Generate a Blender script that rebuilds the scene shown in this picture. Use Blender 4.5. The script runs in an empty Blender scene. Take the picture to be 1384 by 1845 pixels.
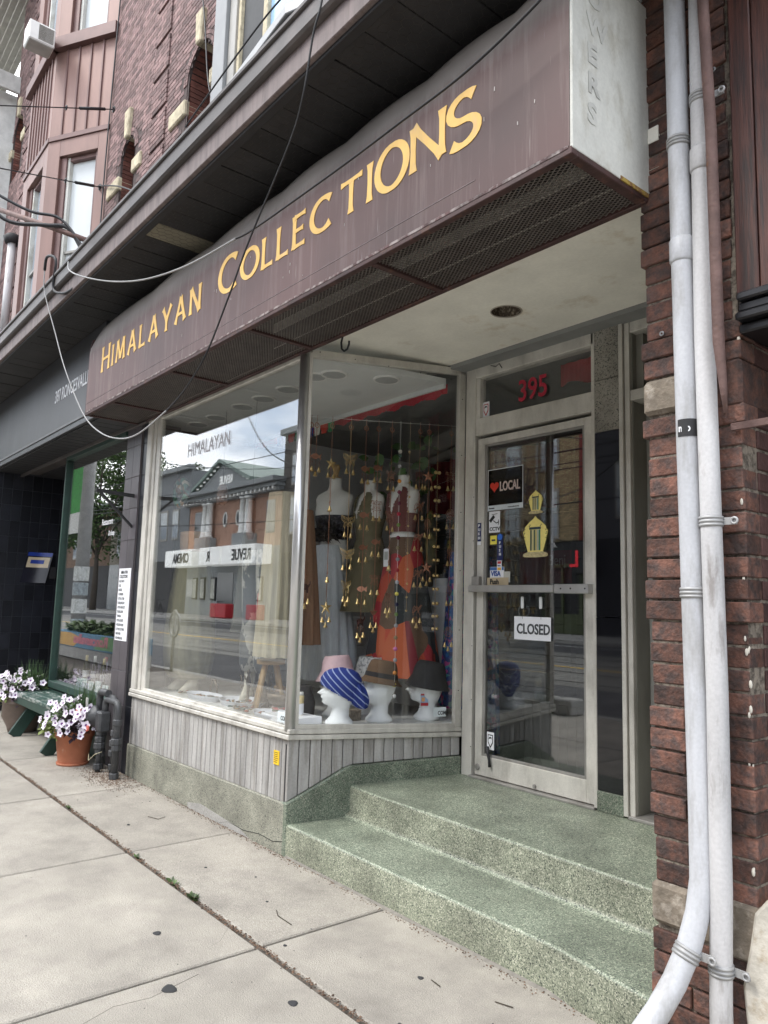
import bpy, bmesh, math, random
from math import sin, cos, pi, radians, sqrt, atan2
from mathutils import Vector, Matrix
random.seed(7)
sc = bpy.context.scene
COL = sc.collection
# ---------------------------------------------------------------- camera
yaw, pit, rol = radians(50.634), radians(7.151), radians(1.577)
f_ = Vector((-sin(yaw)*cos(pit), cos(yaw)*cos(pit), sin(pit)))
r0 = Vector((cos(yaw), sin(yaw), 0)); u0 = r0.cross(f_)
r_ = r0*cos(rol) + u0*sin(rol); u_ = u0*cos(rol) - r0*sin(rol)
cam = bpy.data.cameras.new('camera'); co = bpy.data.objects.new('camera', cam); COL.objects.link(co)
m = Matrix.Identity(4)
for i in range(3):
    m[i][0] = r_[i]; m[i][1] = u_[i]; m[i][2] = -f_[i]
m[0][3], m[1][3], m[2][3] = 0, -2.458, 1.45
co.matrix_world = m
cam.sensor_fit = 'VERTICAL'; cam.sensor_height = 24; cam.lens = 24*1342.2/1845
cam.clip_start = 0.05; cam.clip_end = 3000
sc.camera = co
# ---------------------------------------------------------------- world, sun
SUN_EL, SUN_AZ = radians(52), radians(200)      # azimuth from +Y clockwise: over the far side of the street
w = bpy.data.worlds.new('World'); sc.world = w; w.use_nodes = True
nt = w.node_tree; nt.nodes.clear()
def N(nt, t, **k):
    n = nt.nodes.new(t)
    for a, b in k.items(): setattr(n, a, b)
    return n
out = N(nt, 'ShaderNodeOutputWorld'); bg = N(nt, 'ShaderNodeBackground'); bg.inputs[1].default_value = 0.15
sky = N(nt, 'ShaderNodeTexSky', sky_type='NISHITA'); sky.sun_disc = False; sky.sun_elevation = SUN_EL; sky.sun_rotation = SUN_AZ
sky.dust_density = 1.5
tc = N(nt, 'ShaderNodeTexCoord'); mp = N(nt, 'ShaderNodeMapping'); mp.inputs['Scale'].default_value = (1.4, 1.4, 3.2); mp.inputs['Location'].default_value = (0.35, 0.2, 0)
nz = N(nt, 'ShaderNodeTexNoise'); nz.inputs['Scale'].default_value = 1.7; nz.inputs['Detail'].default_value = 8; nz.inputs['Roughness'].default_value = .55
cr = N(nt, 'ShaderNodeValToRGB'); cr.color_ramp.elements[0].position = .38; cr.color_ramp.elements[1].position = .52
nz2 = N(nt, 'ShaderNodeTexNoise'); nz2.inputs['Scale'].default_value = 3.1; nz2.inputs['Detail'].default_value = 6
cr2 = N(nt, 'ShaderNodeValToRGB'); e = cr2.color_ramp.elements; e[0].color = (8.5, 9.0, 9.8, 1); e[1].color = (15, 15.2, 15.4, 1); e[0].position = .35; e[1].position = .65
mx = N(nt, 'ShaderNodeMix', data_type='RGBA')
L = nt.links.new
L(tc.outputs['Generated'], mp.inputs[0]); L(mp.outputs[0], nz.inputs[0]); L(mp.outputs[0], nz2.inputs[0])
L(nz.outputs[0], cr.inputs[0]); L(nz2.outputs[0], cr2.inputs[0])
L(cr.outputs[0], mx.inputs[0]); L(sky.outputs[0], mx.inputs[6]); L(cr2.outputs[0], mx.inputs[7])
L(mx.outputs[2], bg.inputs[0]); L(bg.outputs[0], out.inputs[0])
sl = bpy.data.lights.new('sun', 'SUN'); sl.energy = 1.3; sl.angle = radians(16); sl.color = (1, .96, .9)
so = bpy.data.objects.new('sun', sl); COL.objects.link(so)
sd = Vector((sin(SUN_AZ)*cos(SUN_EL), cos(SUN_AZ)*cos(SUN_EL), sin(SUN_EL)))
so.rotation_euler = sd.to_track_quat('Z', 'Y').to_euler()
sc.view_settings.view_transform = 'Standard'; sc.view_settings.look = 'None'; sc.view_settings.exposure = 0.92; sc.view_settings.gamma = 1
sc.cycles.max_bounces = 12; sc.cycles.transparent_max_bounces = 24; sc.cycles.diffuse_bounces = 5; sc.cycles.glossy_bounces = 4

# ================================================================ materials
MATS = {}
def mat(name, col, rough=.6, metal=0, var=.18, scale=6, stretch=(1, 1, 1), bump=.0, bscale=60, col2=None, thr=(.45, .6), rnd=0, island=0, spec=.5, fine=0, emit=None):
    """principled with: low noise tint, optional second colour in blotches, fine grain, bump, per-object / per-island tint"""
    if name in MATS: return MATS[name]
    mt = bpy.data.materials.new(name); mt.use_nodes = True; nt = mt.node_tree; b = nt.nodes['Principled BSDF']; L = nt.links.new
    b.inputs['Roughness'].default_value = rough; b.inputs['Metallic'].default_value = metal; b.inputs['Specular IOR Level'].default_value = spec
    tc = N(nt, 'ShaderNodeTexCoord'); mp = N(nt, 'ShaderNodeMapping'); mp.inputs['Scale'].default_value = stretch
    L(tc.outputs['Object'], mp.inputs[0])
    if rnd or island:
        oi = N(nt, 'ShaderNodeObjectInfo'); cm = N(nt, 'ShaderNodeCombineXYZ'); mm = N(nt, 'ShaderNodeMath', operation='MULTIPLY'); mm.inputs[1].default_value = 37
        L(oi.outputs['Random'], mm.inputs[0]); L(mm.outputs[0], cm.inputs[0]); L(mm.outputs[0], cm.inputs[2]); L(cm.outputs[0], mp.inputs['Location'])
    nz = N(nt, 'ShaderNodeTexNoise'); nz.inputs['Scale'].default_value = scale; nz.inputs['Detail'].default_value = 6; nz.inputs['Roughness'].default_value = .6
    L(mp.outputs[0], nz.inputs[0])
    base = N(nt, 'ShaderNodeRGB'); base.outputs[0].default_value = (*col, 1); cur = base.outputs[0]
    if col2:
        rp = N(nt, 'ShaderNodeValToRGB'); rp.color_ramp.elements[0].position = thr[0]; rp.color_ramp.elements[1].position = thr[1]
        n2 = N(nt, 'ShaderNodeTexNoise'); n2.inputs['Scale'].default_value = scale*1.7; n2.inputs['Detail'].default_value = 8; n2.inputs['Roughness'].default_value = .65
        L(mp.outputs[0], n2.inputs[0]); L(n2.outputs[0], rp.inputs[0])
        mx = N(nt, 'ShaderNodeMix', data_type='RGBA'); mx.inputs[7].default_value = (*col2, 1); L(rp.outputs[0], mx.inputs[0]); L(cur, mx.inputs[6]); cur = mx.outputs[2]
    def mulv(val, lo, hi, cur):
        mr = N(nt, 'ShaderNodeMapRange'); mr.inputs[1].default_value = lo[0]; mr.inputs[2].default_value = lo[1]; mr.inputs[3].default_value = hi[0]; mr.inputs[4].default_value = hi[1]
        L(val, mr.inputs[0]); hs = N(nt, 'ShaderNodeVectorMath', operation='SCALE'); L(cur, hs.inputs[0]); L(mr.outputs[0], hs.inputs['Scale']); return hs.outputs[0]
    cur = mulv(nz.outputs[0], (.3, .7), (1-var, 1+var), cur)
    if fine:
        n3 = N(nt, 'ShaderNodeTexNoise'); n3.inputs['Scale'].default_value = bscale*2; n3.inputs['Detail'].default_value = 3; L(tc.outputs['Object'], n3.inputs[0])
        cur = mulv(n3.outputs[0], (.3, .7), (1-fine, 1+fine), cur)
    if rnd:
        cur = mulv(oi.outputs['Random'], (0, 1), (1-rnd, 1+rnd), cur)
    if island:
        g = N(nt, 'ShaderNodeNewGeometry'); cur = mulv(g.outputs['Random Per Island'], (0, 1), (1-island, 1+island), cur)
    L(cur, b.inputs['Base Color'])
    if bump:
        n4 = N(nt, 'ShaderNodeTexNoise'); n4.inputs['Scale'].default_value = bscale; n4.inputs['Detail'].default_value = 5; L(mp.outputs[0], n4.inputs[0])
        bp = N(nt, 'ShaderNodeBump'); bp.inputs['Strength'].default_value = bump; bp.inputs['Distance'].default_value = .01; L(n4.outputs[0], bp.inputs['Height']); L(bp.outputs[0], b.inputs['Normal'])
    if emit:
        b.inputs['Emission Color'].default_value = (*emit[0], 1); b.inputs['Emission Strength'].default_value = emit[1]
    MATS[name] = mt; return mt
def glass(name, f0=.08, tint=(.98, .99, .985), rough=0.0):
    """thin pane: transparent + mirror, mixed by Schlick's law on both faces"""
    if name in MATS: return MATS[name]
    mt = bpy.data.materials.new(name); mt.use_nodes = True; nt = mt.node_tree; nt.nodes.clear(); L = nt.links.new
    o = N(nt, 'ShaderNodeOutputMaterial'); t = N(nt, 'ShaderNodeBsdfTransparent'); g = N(nt, 'ShaderNodeBsdfGlossy'); mx = N(nt, 'ShaderNodeMixShader')
    t.inputs[0].default_value = (*tint, 1); g.inputs['Roughness'].default_value = rough; g.inputs[0].default_value = (1, 1, 1, 1)
    lw = N(nt, 'ShaderNodeLayerWeight'); lw.inputs[0].default_value = .5
    pw = N(nt, 'ShaderNodeMath', operation='POWER'); pw.inputs[1].default_value = 5; L(lw.outputs['Facing'], pw.inputs[0])
    ma = N(nt, 'ShaderNodeMath', operation='MULTIPLY_ADD'); ma.inputs[1].default_value = 1-f0; ma.inputs[2].default_value = f0; L(pw.outputs[0], ma.inputs[0])
    tc = N(nt, 'ShaderNodeTexCoord'); nz = N(nt, 'ShaderNodeTexNoise'); nz.inputs['Scale'].default_value = 1.3; nz.inputs['Detail'].default_value = 1
    bp = N(nt, 'ShaderNodeBump'); bp.inputs['Strength'].default_value = .02; bp.inputs['Distance'].default_value = .02
    L(tc.outputs['Object'], nz.inputs[0]); L(nz.outputs[0], bp.inputs['Height']); L(bp.outputs[0], g.inputs['Normal'])
    L(ma.outputs[0], mx.inputs[0]); L(t.outputs[0], mx.inputs[1]); L(g.outputs[0], mx.inputs[2]); L(mx.outputs[0], o.inputs[0])
    MATS[name] = mt; return mt
def terrazzo(name, a, b, c, scale=260, grime=.35, rough=.45):
    mt = bpy.data.materials.new(name); mt.use_nodes = True; nt = mt.node_tree; bs = nt.nodes['Principled BSDF']; L = nt.links.new
    bs.inputs['Roughness'].default_value = rough
    tc = N(nt, 'ShaderNodeTexCoord'); v = N(nt, 'ShaderNodeTexVoronoi'); v.inputs['Scale'].default_value = scale; L(tc.outputs['Object'], v.inputs[0])
    sp = N(nt, 'ShaderNodeSeparateColor'); L(v.outputs['Color'], sp.inputs[0])
    rp = N(nt, 'ShaderNodeValToRGB'); rp.color_ramp.interpolation = 'CONSTANT'; e = rp.color_ramp.elements
    e[0].position = 0; e[0].color = (*a, 1); e[1].position = .42; e[1].color = (*b, 1); n = e.new(.78); n.color = (*c, 1); n = e.new(.9); n.color = (.05, .06, .05, 1)
    L(sp.outputs[0], rp.inputs[0])
    nz = N(nt, 'ShaderNodeTexNoise'); nz.inputs['Scale'].default_value = 3.5; nz.inputs['Detail'].default_value = 7; nz.inputs['Roughness'].default_value = .65; L(tc.outputs['Object'], nz.inputs[0])
    mr = N(nt, 'ShaderNodeMapRange'); mr.inputs[1].default_value = .35; mr.inputs[2].default_value = .65; mr.inputs[3].default_value = 1-grime; mr.inputs[4].default_value = 1+grime*.5; L(nz.outputs[0], mr.inputs[0])
    s = N(nt, 'ShaderNodeVectorMath', operation='SCALE'); L(rp.outputs[0], s.inputs[0]); L(mr.outputs[0], s.inputs['Scale']); L(s.outputs[0], bs.inputs['Base Color'])
    bp = N(nt, 'ShaderNodeBump'); bp.inputs['Strength'].default_value = .25; bp.inputs['Distance'].default_value = .002; L(v.outputs['Distance'], bp.inputs['Height']); L(bp.outputs[0], bs.inputs['Normal'])
    MATS[name] = mt; return mt
def voro(name, cols, scale, rough=.8, stretch=(1, 1, 1), rand=1.0, bump=0):
    mt = bpy.data.materials.new(name); mt.use_nodes = True; nt = mt.node_tree; bs = nt.nodes['Principled BSDF']; L = nt.links.new; bs.inputs['Roughness'].default_value = rough
    tc = N(nt, 'ShaderNodeTexCoord'); mp = N(nt, 'ShaderNodeMapping'); mp.inputs['Scale'].default_value = stretch; L(tc.outputs['Object'], mp.inputs[0])
    v = N(nt, 'ShaderNodeTexVoronoi'); v.inputs['Scale'].default_value = scale; v.inputs['Randomness'].default_value = rand; L(mp.outputs[0], v.inputs[0])
    sp = N(nt, 'ShaderNodeSeparateColor'); L(v.outputs['Color'], sp.inputs[0]); rp = N(nt, 'ShaderNodeValToRGB'); rp.color_ramp.interpolation = 'CONSTANT'; e = rp.color_ramp.elements
    for i, c in enumerate(cols):
        p = i/len(cols)
        x = e[0] if i == 0 else (e[1] if i == 1 else e.new(p)); x.position = p; x.color = (*c, 1)
    L(sp.outputs[0], rp.inputs[0]); L(rp.outputs[0], bs.inputs['Base Color']); MATS[name] = mt; return mt
def stripes(name, a, b, freq, width=.5, axis='X', rough=.8, rot=(0, 0, 0)):
    mt = bpy.data.materials.new(name); mt.use_nodes = True; nt = mt.node_tree; bs = nt.nodes['Principled BSDF']; L = nt.links.new; bs.inputs['Roughness'].default_value = rough
    tc = N(nt, 'ShaderNodeTexCoord'); mp = N(nt, 'ShaderNodeMapping'); mp.inputs['Rotation'].default_value = rot; L(tc.outputs['Object'], mp.inputs[0])
    wv = N(nt, 'ShaderNodeTexWave', bands_direction=axis); wv.inputs['Scale'].default_value = freq; wv.inputs['Distortion'].default_value = .0; L(mp.outputs[0], wv.inputs[0])
    rp = N(nt, 'ShaderNodeValToRGB'); rp.color_ramp.interpolation = 'CONSTANT'; e = rp.color_ramp.elements; e[0].color = (*a, 1); e[1].position = width; e[1].color = (*b, 1)
    L(wv.outputs[0], rp.inputs[0]); L(rp.outputs[0], bs.inputs['Base Color']); MATS[name] = mt; return mt

ALU = mat('aged aluminium', (.58, .56, .51), .45, .15, .22, 5, (1, 1, .4), .05, 80, col2=(.40, .38, .34), thr=(.5, .75), fine=.06)
ALUB = mat('bright aluminium', (.62, .62, .62), .28, .8, .12, 6, (1, 1, .3), .02, 80)
ALUD = mat('dull dark aluminium', (.30, .29, .27), .5, .3, .2, 5, (1, 1, .4), .05, 80, col2=(.2, .19, .17), thr=(.5, .7))
PAINTG = mat('grey painted wood', (.37, .36, .345), .7, 0, .3, 9, (1, 1, .12), .15, 40, col2=(.235, .22, .20), thr=(.48, .66), rnd=.10, fine=.08)
CREAM = mat('cream plaster', (.82, .80, .72), .85, 0, .1, 2.5, (1, 1, 1), .08, 30, col2=(.62, .55, .43), thr=(.58, .75), fine=.03)
WHITEC = mat('white ceiling paint', (.66, .68, .67), .8, 0, .06, 3)
MAROON = mat('weathered maroon sheet', (.098, .062, .068), .55, .0, .16, 5, (2.5, 1, .22), .05, 30, col2=(.165, .125, .13), thr=(.56, .82), fine=.05)
MAROOND = mat('dark maroon frame', (.055, .026, .024), .6, .1, .35, 9, (1, 1, 1), .2, 50, col2=(.11, .05, .035), thr=(.55, .65))
YEL = mat('yellow ochre sign paint', (.74, .47, .13), .55, 0, .12, 9, (1, 1, .3), col2=(.66, .44, .2), thr=(.55, .7))
MESHM = mat('expanded metal', (.19, .165, .15), .5, .6, .2, 12)
DARK = mat('dark void', (.012, .012, .013), .8, 0, .2)
CONC = mat('sidewalk concrete', (.345, .318, .275), .88, 0, .18, 2.2, (1, 1, 1), .5, 170, col2=(.262, .24, .21), thr=(.44, .72), rnd=.06, fine=.42)
DIRT = mat('joint dirt', (.10, .085, .07), .95, 0, .4, 20, bump=.5, bscale=90)
KERBM = mat('kerb concrete', (.36, .35, .33), .85, 0, .15, 4, bump=.2, fine=.1)
ASPH = mat('asphalt', (.075, .075, .078), .8, 0, .2, 2, (1, .3, 1), .3, 120, fine=.2, col2=(.12, .12, .12), thr=(.5, .7))
ROADC = mat('tram lane concrete', (.20, .195, .18), .8, 0, .2, 2, (.2, 1, 1), .1, 60, fine=.1)
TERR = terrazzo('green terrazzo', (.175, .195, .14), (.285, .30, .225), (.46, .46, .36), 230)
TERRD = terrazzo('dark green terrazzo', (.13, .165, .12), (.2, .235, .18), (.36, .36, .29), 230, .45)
TERRB = terrazzo('olive stucco terrazzo', (.235, .235, .19), (.295, .29, .235), (.38, .37, .30), 260, .35, .8)
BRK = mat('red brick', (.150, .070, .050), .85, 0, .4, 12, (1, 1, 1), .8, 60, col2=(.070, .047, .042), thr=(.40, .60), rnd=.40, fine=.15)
BRKD = mat('shaded red brick', (.075, .036, .032), .85, 0, .3, 14, bump=.5, rnd=.3, fine=.12)  # darker copy of the red brick: shade of the side faces put into colour
BRKU = mat('purple brown brick', (.20, .128, .122), .85, 0, .3, 10, bump=.2, rnd=.45, fine=.12)
BRKS = mat('purple brown brick field', (.20, .128, .122), .85, 0, .3, 10, bump=.2, island=.45, fine=.12)
MORT = mat('dark mortar', (.075, .055, .052), .95, 0, .3, 20, bump=.5)
MORTL = mat('pale mortar', (.24, .205, .165), .95, 0, .3, 20, bump=.6, bscale=80, col2=(.09, .075, .06), thr=(.46, .58))
STONEC = mat('cream sandstone', (.52, .46, .33), .9, 0, .25, 10, bump=1, bscale=25, col2=(.34, .29, .20), thr=(.5, .7))
STONEB = mat('rough brown stone', (.215, .18, .14), .9, 0, .35, 14, bump=1.2, bscale=28, col2=(.33, .29, .24), thr=(.52, .62))
COPPER = mat('pinkish brown cladding', (.225, .135, .115), .5, .15, .18, 3, (1, 1, .25), col2=(.20, .12, .105), thr=(.5, .75), rnd=.06)
COPD = mat('brown trim', (.15, .085, .078), .5, .1, .2, 4)
GUTD = mat('dark brown gutter', (.085, .076, .073), .5, .15, .25, 4, (.6, 1, 1), col2=(.13, .11, .105), thr=(.5, .7))
GUTP = mat('faded gutter lip', (.17, .135, .13), .6, .1, .25, 6, (3, 1, .3), col2=(.12, .09, .085), thr=(.5, .65))
SOFB = mat('black soffit board', (.022, .021, .022), .6, 0, .3, 6, bump=.1, rnd=.2)
WPIPE = mat('white painted pipe', (.50, .51, .535), .45, 0, .15, 6, (1, 1, .25), .15, 50, col2=(.33, .325, .32), thr=(.50, .70), fine=.05)
WPIPE2 = mat('scuffed white pipe', (.52, .515, .52), .5, 0, .15, 7, (1, 1, .25), .15, 50, col2=(.30, .28, .27), thr=(.56, .68), fine=.06)
GPIPE = mat('grey clamp', (.38, .38, .38), .5, .3, .15)
RUST = mat('rusty brown pipe', (.135, .082, .072), .7, .2, .3, 12, bump=.4, bscale=60, col2=(.2, .1, .06), thr=(.6, .7))
WOODR = mat('stained red wood', (.075, .026, .018), .55, 0, .4, 7, (6, 1, .35), .2, 40, col2=(.025, .012, .01), thr=(.45, .62))
BLACKP = mat('black gloss paint', (.012, .012, .014), .3, 0, .3)
BLACKG = mat('black structural glass', (.004, .004, .006), .03, 0, .2, spec=.7)
TILEP = mat('grey purple tile', (.075, .066, .075), .35, 0, .25, 8, (1, 1, .4), .05, 40, rnd=.12)
TILEB = mat('black tile', (.013, .014, .019), .3, 0, .3, 8, rnd=.35)
GREENP = mat('dark green paint', (.013, .042, .031), .5, 0, .25, 9, bump=.1)
BENCHG = mat('worn green bench paint', (.022, .06, .046), .6, 0, .25, 14, (.35, 1, 1), .1, 40, col2=(.25, .27, .25), thr=(.50, .60))
FASC = mat('charcoal fascia', (.040, .043, .048), .45, 0, .2, 2, (1, 1, .5), col2=(.06, .064, .068), thr=(.5, .75))
GLASS = glass('window glass', .16)
GLASSD = glass('door glass', .045, (.985, .99, .99))
WHITE = mat('white paint', (.78, .78, .76), .5, 0, .05)
WHITEW = mat('weathered white', (.58, .58, .54), .75, 0, .18, 4, (1, 1, .5), .15, 40, col2=(.38, .36, .30), thr=(.52, .70), fine=.05)
STYRO = mat('white styrofoam', (.80, .82, .82), .75, 0, .04, 20, bump=.1, bscale=120)
BLK = mat('matte black', (.02, .02, .022), .6, 0, .2)
RED = mat('signal red', (.45, .03, .04), .5, 0, .1)
CRIMSON = mat('crimson curtain cloth', (.19, .012, .022), .8, 0, .25, 5, (4, 4, .3))
PAPER = mat('white paper', (.80, .81, .84), .6, 0, .02)
BRASS = mat('brass', (.62, .45, .20), .32, .85, .15, 30)
COPM = mat('copper wire', (.34, .16, .10), .4, .7, .25, 40)
TERRAC = mat('terracotta', (.38, .135, .07), .75, 0, .15, 8, bump=.15, col2=(.45, .24, .16), thr=(.6, .75))
BROWNP = mat('brown grey pot', (.14, .105, .085), .6, 0, .15, 8, (1, 1, 2))
LEAF = mat('leaf', (.06, .10, .028), .6, 0, .3, 20, island=.5)
LEAFY = mat('yellow green leaf', (.15, .19, .045), .6, 0, .3, 20, island=.4)
LEAFP = mat('dark purple leaf', (.035, .02, .028), .6, 0, .3, 20, island=.5)
PETAL = mat('pale petal', (.78, .72, .80), .7, 0, .05, rnd=.06)
PETALC = mat('purple petal eye', (.16, .05, .2), .7, 0, .1)
METER = mat('grey gas pipe paint', (.062, .064, .068), .5, .2, .3, 12, bump=.3, bscale=50, col2=(.12, .12, .12), thr=(.58, .68))
SALM = mat('salmon knob', (.7, .16, .12), .5)
BLIND = mat('white blind', (.60, .63, .64), .7, 0, .06, 2)
CURT = mat('dull blue grey glass', (.34, .38, .43), .2, 0, .2, 1.5, spec=.8)
BGLASS = mat('reflective dark glass', (.03, .035, .04), .06, 0, .2, 1, spec=1)

# ================================================================ geometry helpers
def wloc(o):
    v = Vector((0, 0, 0))
    while o: v += o.location; o = o.parent
    return v
class MB:
    def __init__(s): s.v = []; s.f = []; s.s = []
    def add(s, vs, fs, smooth=False):
        n = len(s.v); s.v += [tuple(v) for v in vs]; s.f += [tuple(n+i for i in f) for f in fs]; s.s += [smooth]*len(fs); return s
    def box(s, x0, x1, y0, y1, z0, z1):
        if x0 > x1: x0, x1 = x1, x0
        if y0 > y1: y0, y1 = y1, y0
        if z0 > z1: z0, z1 = z1, z0
        vs = [(x0,y0,z0),(x1,y0,z0),(x1,y1,z0),(x0,y1,z0),(x0,y0,z1),(x1,y0,z1),(x1,y1,z1),(x0,y1,z1)]
        return s.add(vs, [(0,3,2,1),(4,5,6,7),(0,1,5,4),(1,2,6,5),(2,3,7,6),(3,0,4,7)])
    def bar(s, a, b, w, h, up=(0, 0, 1)):
        a, b = Vector(a), Vector(b); d = (b-a).normalized(); up = Vector(up); sd = d.cross(up)
        if sd.length < 1e-4: sd = d.cross(Vector((0, 1, 0)))
        sd.normalize(); u = sd.cross(d); sd *= w/2; u *= h/2
        vs = [a-sd-u, a+sd-u, a+sd+u, a-sd+u, b-sd-u, b+sd-u, b+sd+u, b-sd+u]
        return s.add(vs, [(0,1,2,3),(4,7,6,5),(0,4,5,1),(1,5,6,2),(2,6,7,3),(3,7,4,0)])
    def prism(s, poly, ext, depth):
        """poly: list of 3D points (planar), ext: direction vector"""
        e = Vector(ext).normalized()*depth; P = [Vector(p) for p in poly]; n = len(P)
        vs = P + [p+e for p in P]
        fs = [tuple(range(n)), tuple(range(2*n-1, n-1, -1))] + [(i, i+n, (i+1) % n+n, (i+1) % n) for i in range(n)]
        return s.add(vs, fs)
    def tube(s, pts, r, n=8, cap=True, smooth=True):
        P = [Vector(p) for p in pts]; rs = r if isinstance(r, (list, tuple)) else [r]*len(P); rings = []; prev = None
        for i, p in enumerate(P):
            d = (P[min(i+1, len(P)-1)]-P[max(i-1, 0)]).normalized()
            if prev is None:
                a = d.cross(Vector((0, 0, 1)));
                if a.length < 1e-3: a = d.cross(Vector((0, 1, 0)))
            else: a = prev - d*prev.dot(d)
            a.normalize(); prev = a; b = d.cross(a)
            rings.append([p + (a*cos(2*pi*k/n)+b*sin(2*pi*k/n))*rs[i] for k in range(n)])
        vs = [v for R in rings for v in R]; fs = []
        for i in range(len(P)-1):
            for k in range(n): fs.append((i*n+k, i*n+(k+1) % n, (i+1)*n+(k+1) % n, (i+1)*n+k))
        s.add(vs, fs, smooth)
        if cap: s.f += [tuple(len(s.v)-len(vs)+k for k in range(n))[::-1], tuple(len(s.v)-n+k for k in range(n))]; s.s += [False, False]
        return s
    def loft(s, c, rings, n=20, keep=None, cap=(True, True), smooth=True, axis='z', fun=None):
        """rings: (h, rx, ry[, dx, dy]) stacked along z from c"""
        c = Vector(c); vs = []
        for R in rings:
            h, rx, ry = R[:3]; dx, dy = (R[3:5] if len(R) > 3 else (0, 0))
            for k in range(n):
                t = 2*pi*k/n; q = fun(t, h) if fun else 1
                p = Vector((dx+rx*cos(t)*q, dy+ry*sin(t)*q, h))
                if axis == 'y': p = Vector((p.x, -p.z, p.y))
                if axis == 'x': p = Vector((p.z, p.x, p.y))
                vs.append(c+p)
        fs = []
        for i in range(len(rings)-1):
            for k in range(n):
                if keep and not keep(2*pi*(k+.5)/n, (rings[i][0]+rings[i+1][0])/2): continue
                fs.append((i*n+k, i*n+(k+1) % n, (i+1)*n+(k+1) % n, (i+1)*n+k))
        s.add(vs, fs, smooth)
        b = len(s.v)-len(vs)
        if cap[0]: s.f.append(tuple(b+k for k in range(n))[::-1]); s.s.append(False)
        if cap[1]: s.f.append(tuple(len(s.v)-n+k for k in range(n))); s.s.append(False)
        return s
    def torus(s, c, R, r, ax='z', n=20, m=6):
        c = Vector(c); vs = []; fs = []
        for i in range(n):
            t = 2*pi*i/n
            for j in range(m):
                q = 2*pi*j/m; a = (R+r*cos(q)); p = Vector((a*cos(t), a*sin(t), r*sin(q)))
                if ax == 'y': p = Vector((p.x, p.z, p.y))
                if ax == 'x': p = Vector((p.z, p.x, p.y))
                vs.append(c+p)
        for i in range(n):
            for j in range(m): fs.append((i*m+j, ((i+1) % n)*m+j, ((i+1) % n)*m+(j+1) % m, i*m+(j+1) % m))
        return s.add(vs, fs, True)
    def ball(s, c, r, n=10, m=6, sq=(1, 1, 1)):
        c = Vector(c); rg = [(-cos(pi*i/m)*r*sq[2], max(sin(pi*i/m), .02)*r*sq[0], max(sin(pi*i/m), .02)*r*sq[1]) for i in range(m+1)]
        return s.loft(c, rg, n)
    def build(s, name, mt, parent=None, bevel=0, fix=True, **k):
        me = bpy.data.meshes.new(name); me.from_pydata(s.v, [], s.f); me.update()
        me.polygons.foreach_set('use_smooth', s.s)
        if fix:
            bm = bmesh.new(); bm.from_mesh(me); bmesh.ops.recalc_face_normals(bm, faces=bm.faces)
            if bevel: bmesh.ops.bevel(bm, geom=[e for e in bm.edges if e.calc_face_angle(0) > .6], offset=bevel, segments=1, affect='EDGES')
            bm.to_mesh(me); bm.free()
        me.materials.append(mt)
        return link(name, me, parent, (0, 0, 0), **k)
def link(name, me, parent=None, loc=(0, 0, 0), rot=None, scale=None, label=None, cat=None, group=None, kind=None):
    o = bpy.data.objects.new(name, me); COL.objects.link(o)
    if parent:
        o.parent = parent; o.location = Vector(loc) - wloc(parent)
    else: o.location = loc
    if rot: o.rotation_euler = rot
    if scale: o.scale = scale if hasattr(scale, '__len__') else (scale,)*3
    tag(o, label, cat, group, kind); return o
def tag(o, label=None, cat=None, group=None, kind=None):
    if label: o['label'] = label
    if cat: o['category'] = cat
    if group: o['group'] = group
    if kind: o['kind'] = kind
def thing(name, loc, label=None, cat=None, group=None, kind=None):
    o = bpy.data.objects.new(name, None); COL.objects.link(o); o.location = loc; o.empty_display_size = .1; tag(o, label, cat, group, kind); return o
def bx(name, mt, d, parent=None, bevel=0, **k): return MB().box(*d).build(name, mt, parent, bevel, **k)
X, Y, Z = Vector((1, 0, 0)), Vector((0, 1, 0)), Vector((0, 0, 1))
def text(name, body, size, loc, mt, parent=None, u=X, v=Z, sx=1, ext=.0015, bold=0, align='LEFT', spacing=1, **k):
    cu = bpy.data.curves.new(name, 'FONT'); cu.body = body; cu.size = size; cu.extrude = ext; cu.offset = bold; cu.align_x = align; cu.space_character = spacing; cu.resolution_u = 3
    o = bpy.data.objects.new(name, cu); COL.objects.link(o); dg = bpy.context.evaluated_depsgraph_get()
    me = bpy.data.meshes.new_from_object(o.evaluated_get(dg)); bpy.data.objects.remove(o); bpy.data.curves.remove(cu)
    u = Vector(u).normalized(); v = Vector(v).normalized(); n = u.cross(v); M = Matrix((u*sx, v, n)).transposed().to_4x4()
    M.translation = Vector(loc); me.transform(M); me.materials.clear(); me.materials.append(mt); me.name = name
    return link(name, me, parent, (0, 0, 0), **k)
def lerp(a, b, t): return a+(b-a)*t

# ================================================================ GROUND
g = MB().add([(-900, -900, -.6), (900, -900, -.6), (900, 900, -.6), (-900, 900, -.6)], [(0, 1, 2, 3)]).build('ground', mat('far ground', (.12, .12, .11), .9), kind='structure')
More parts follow.
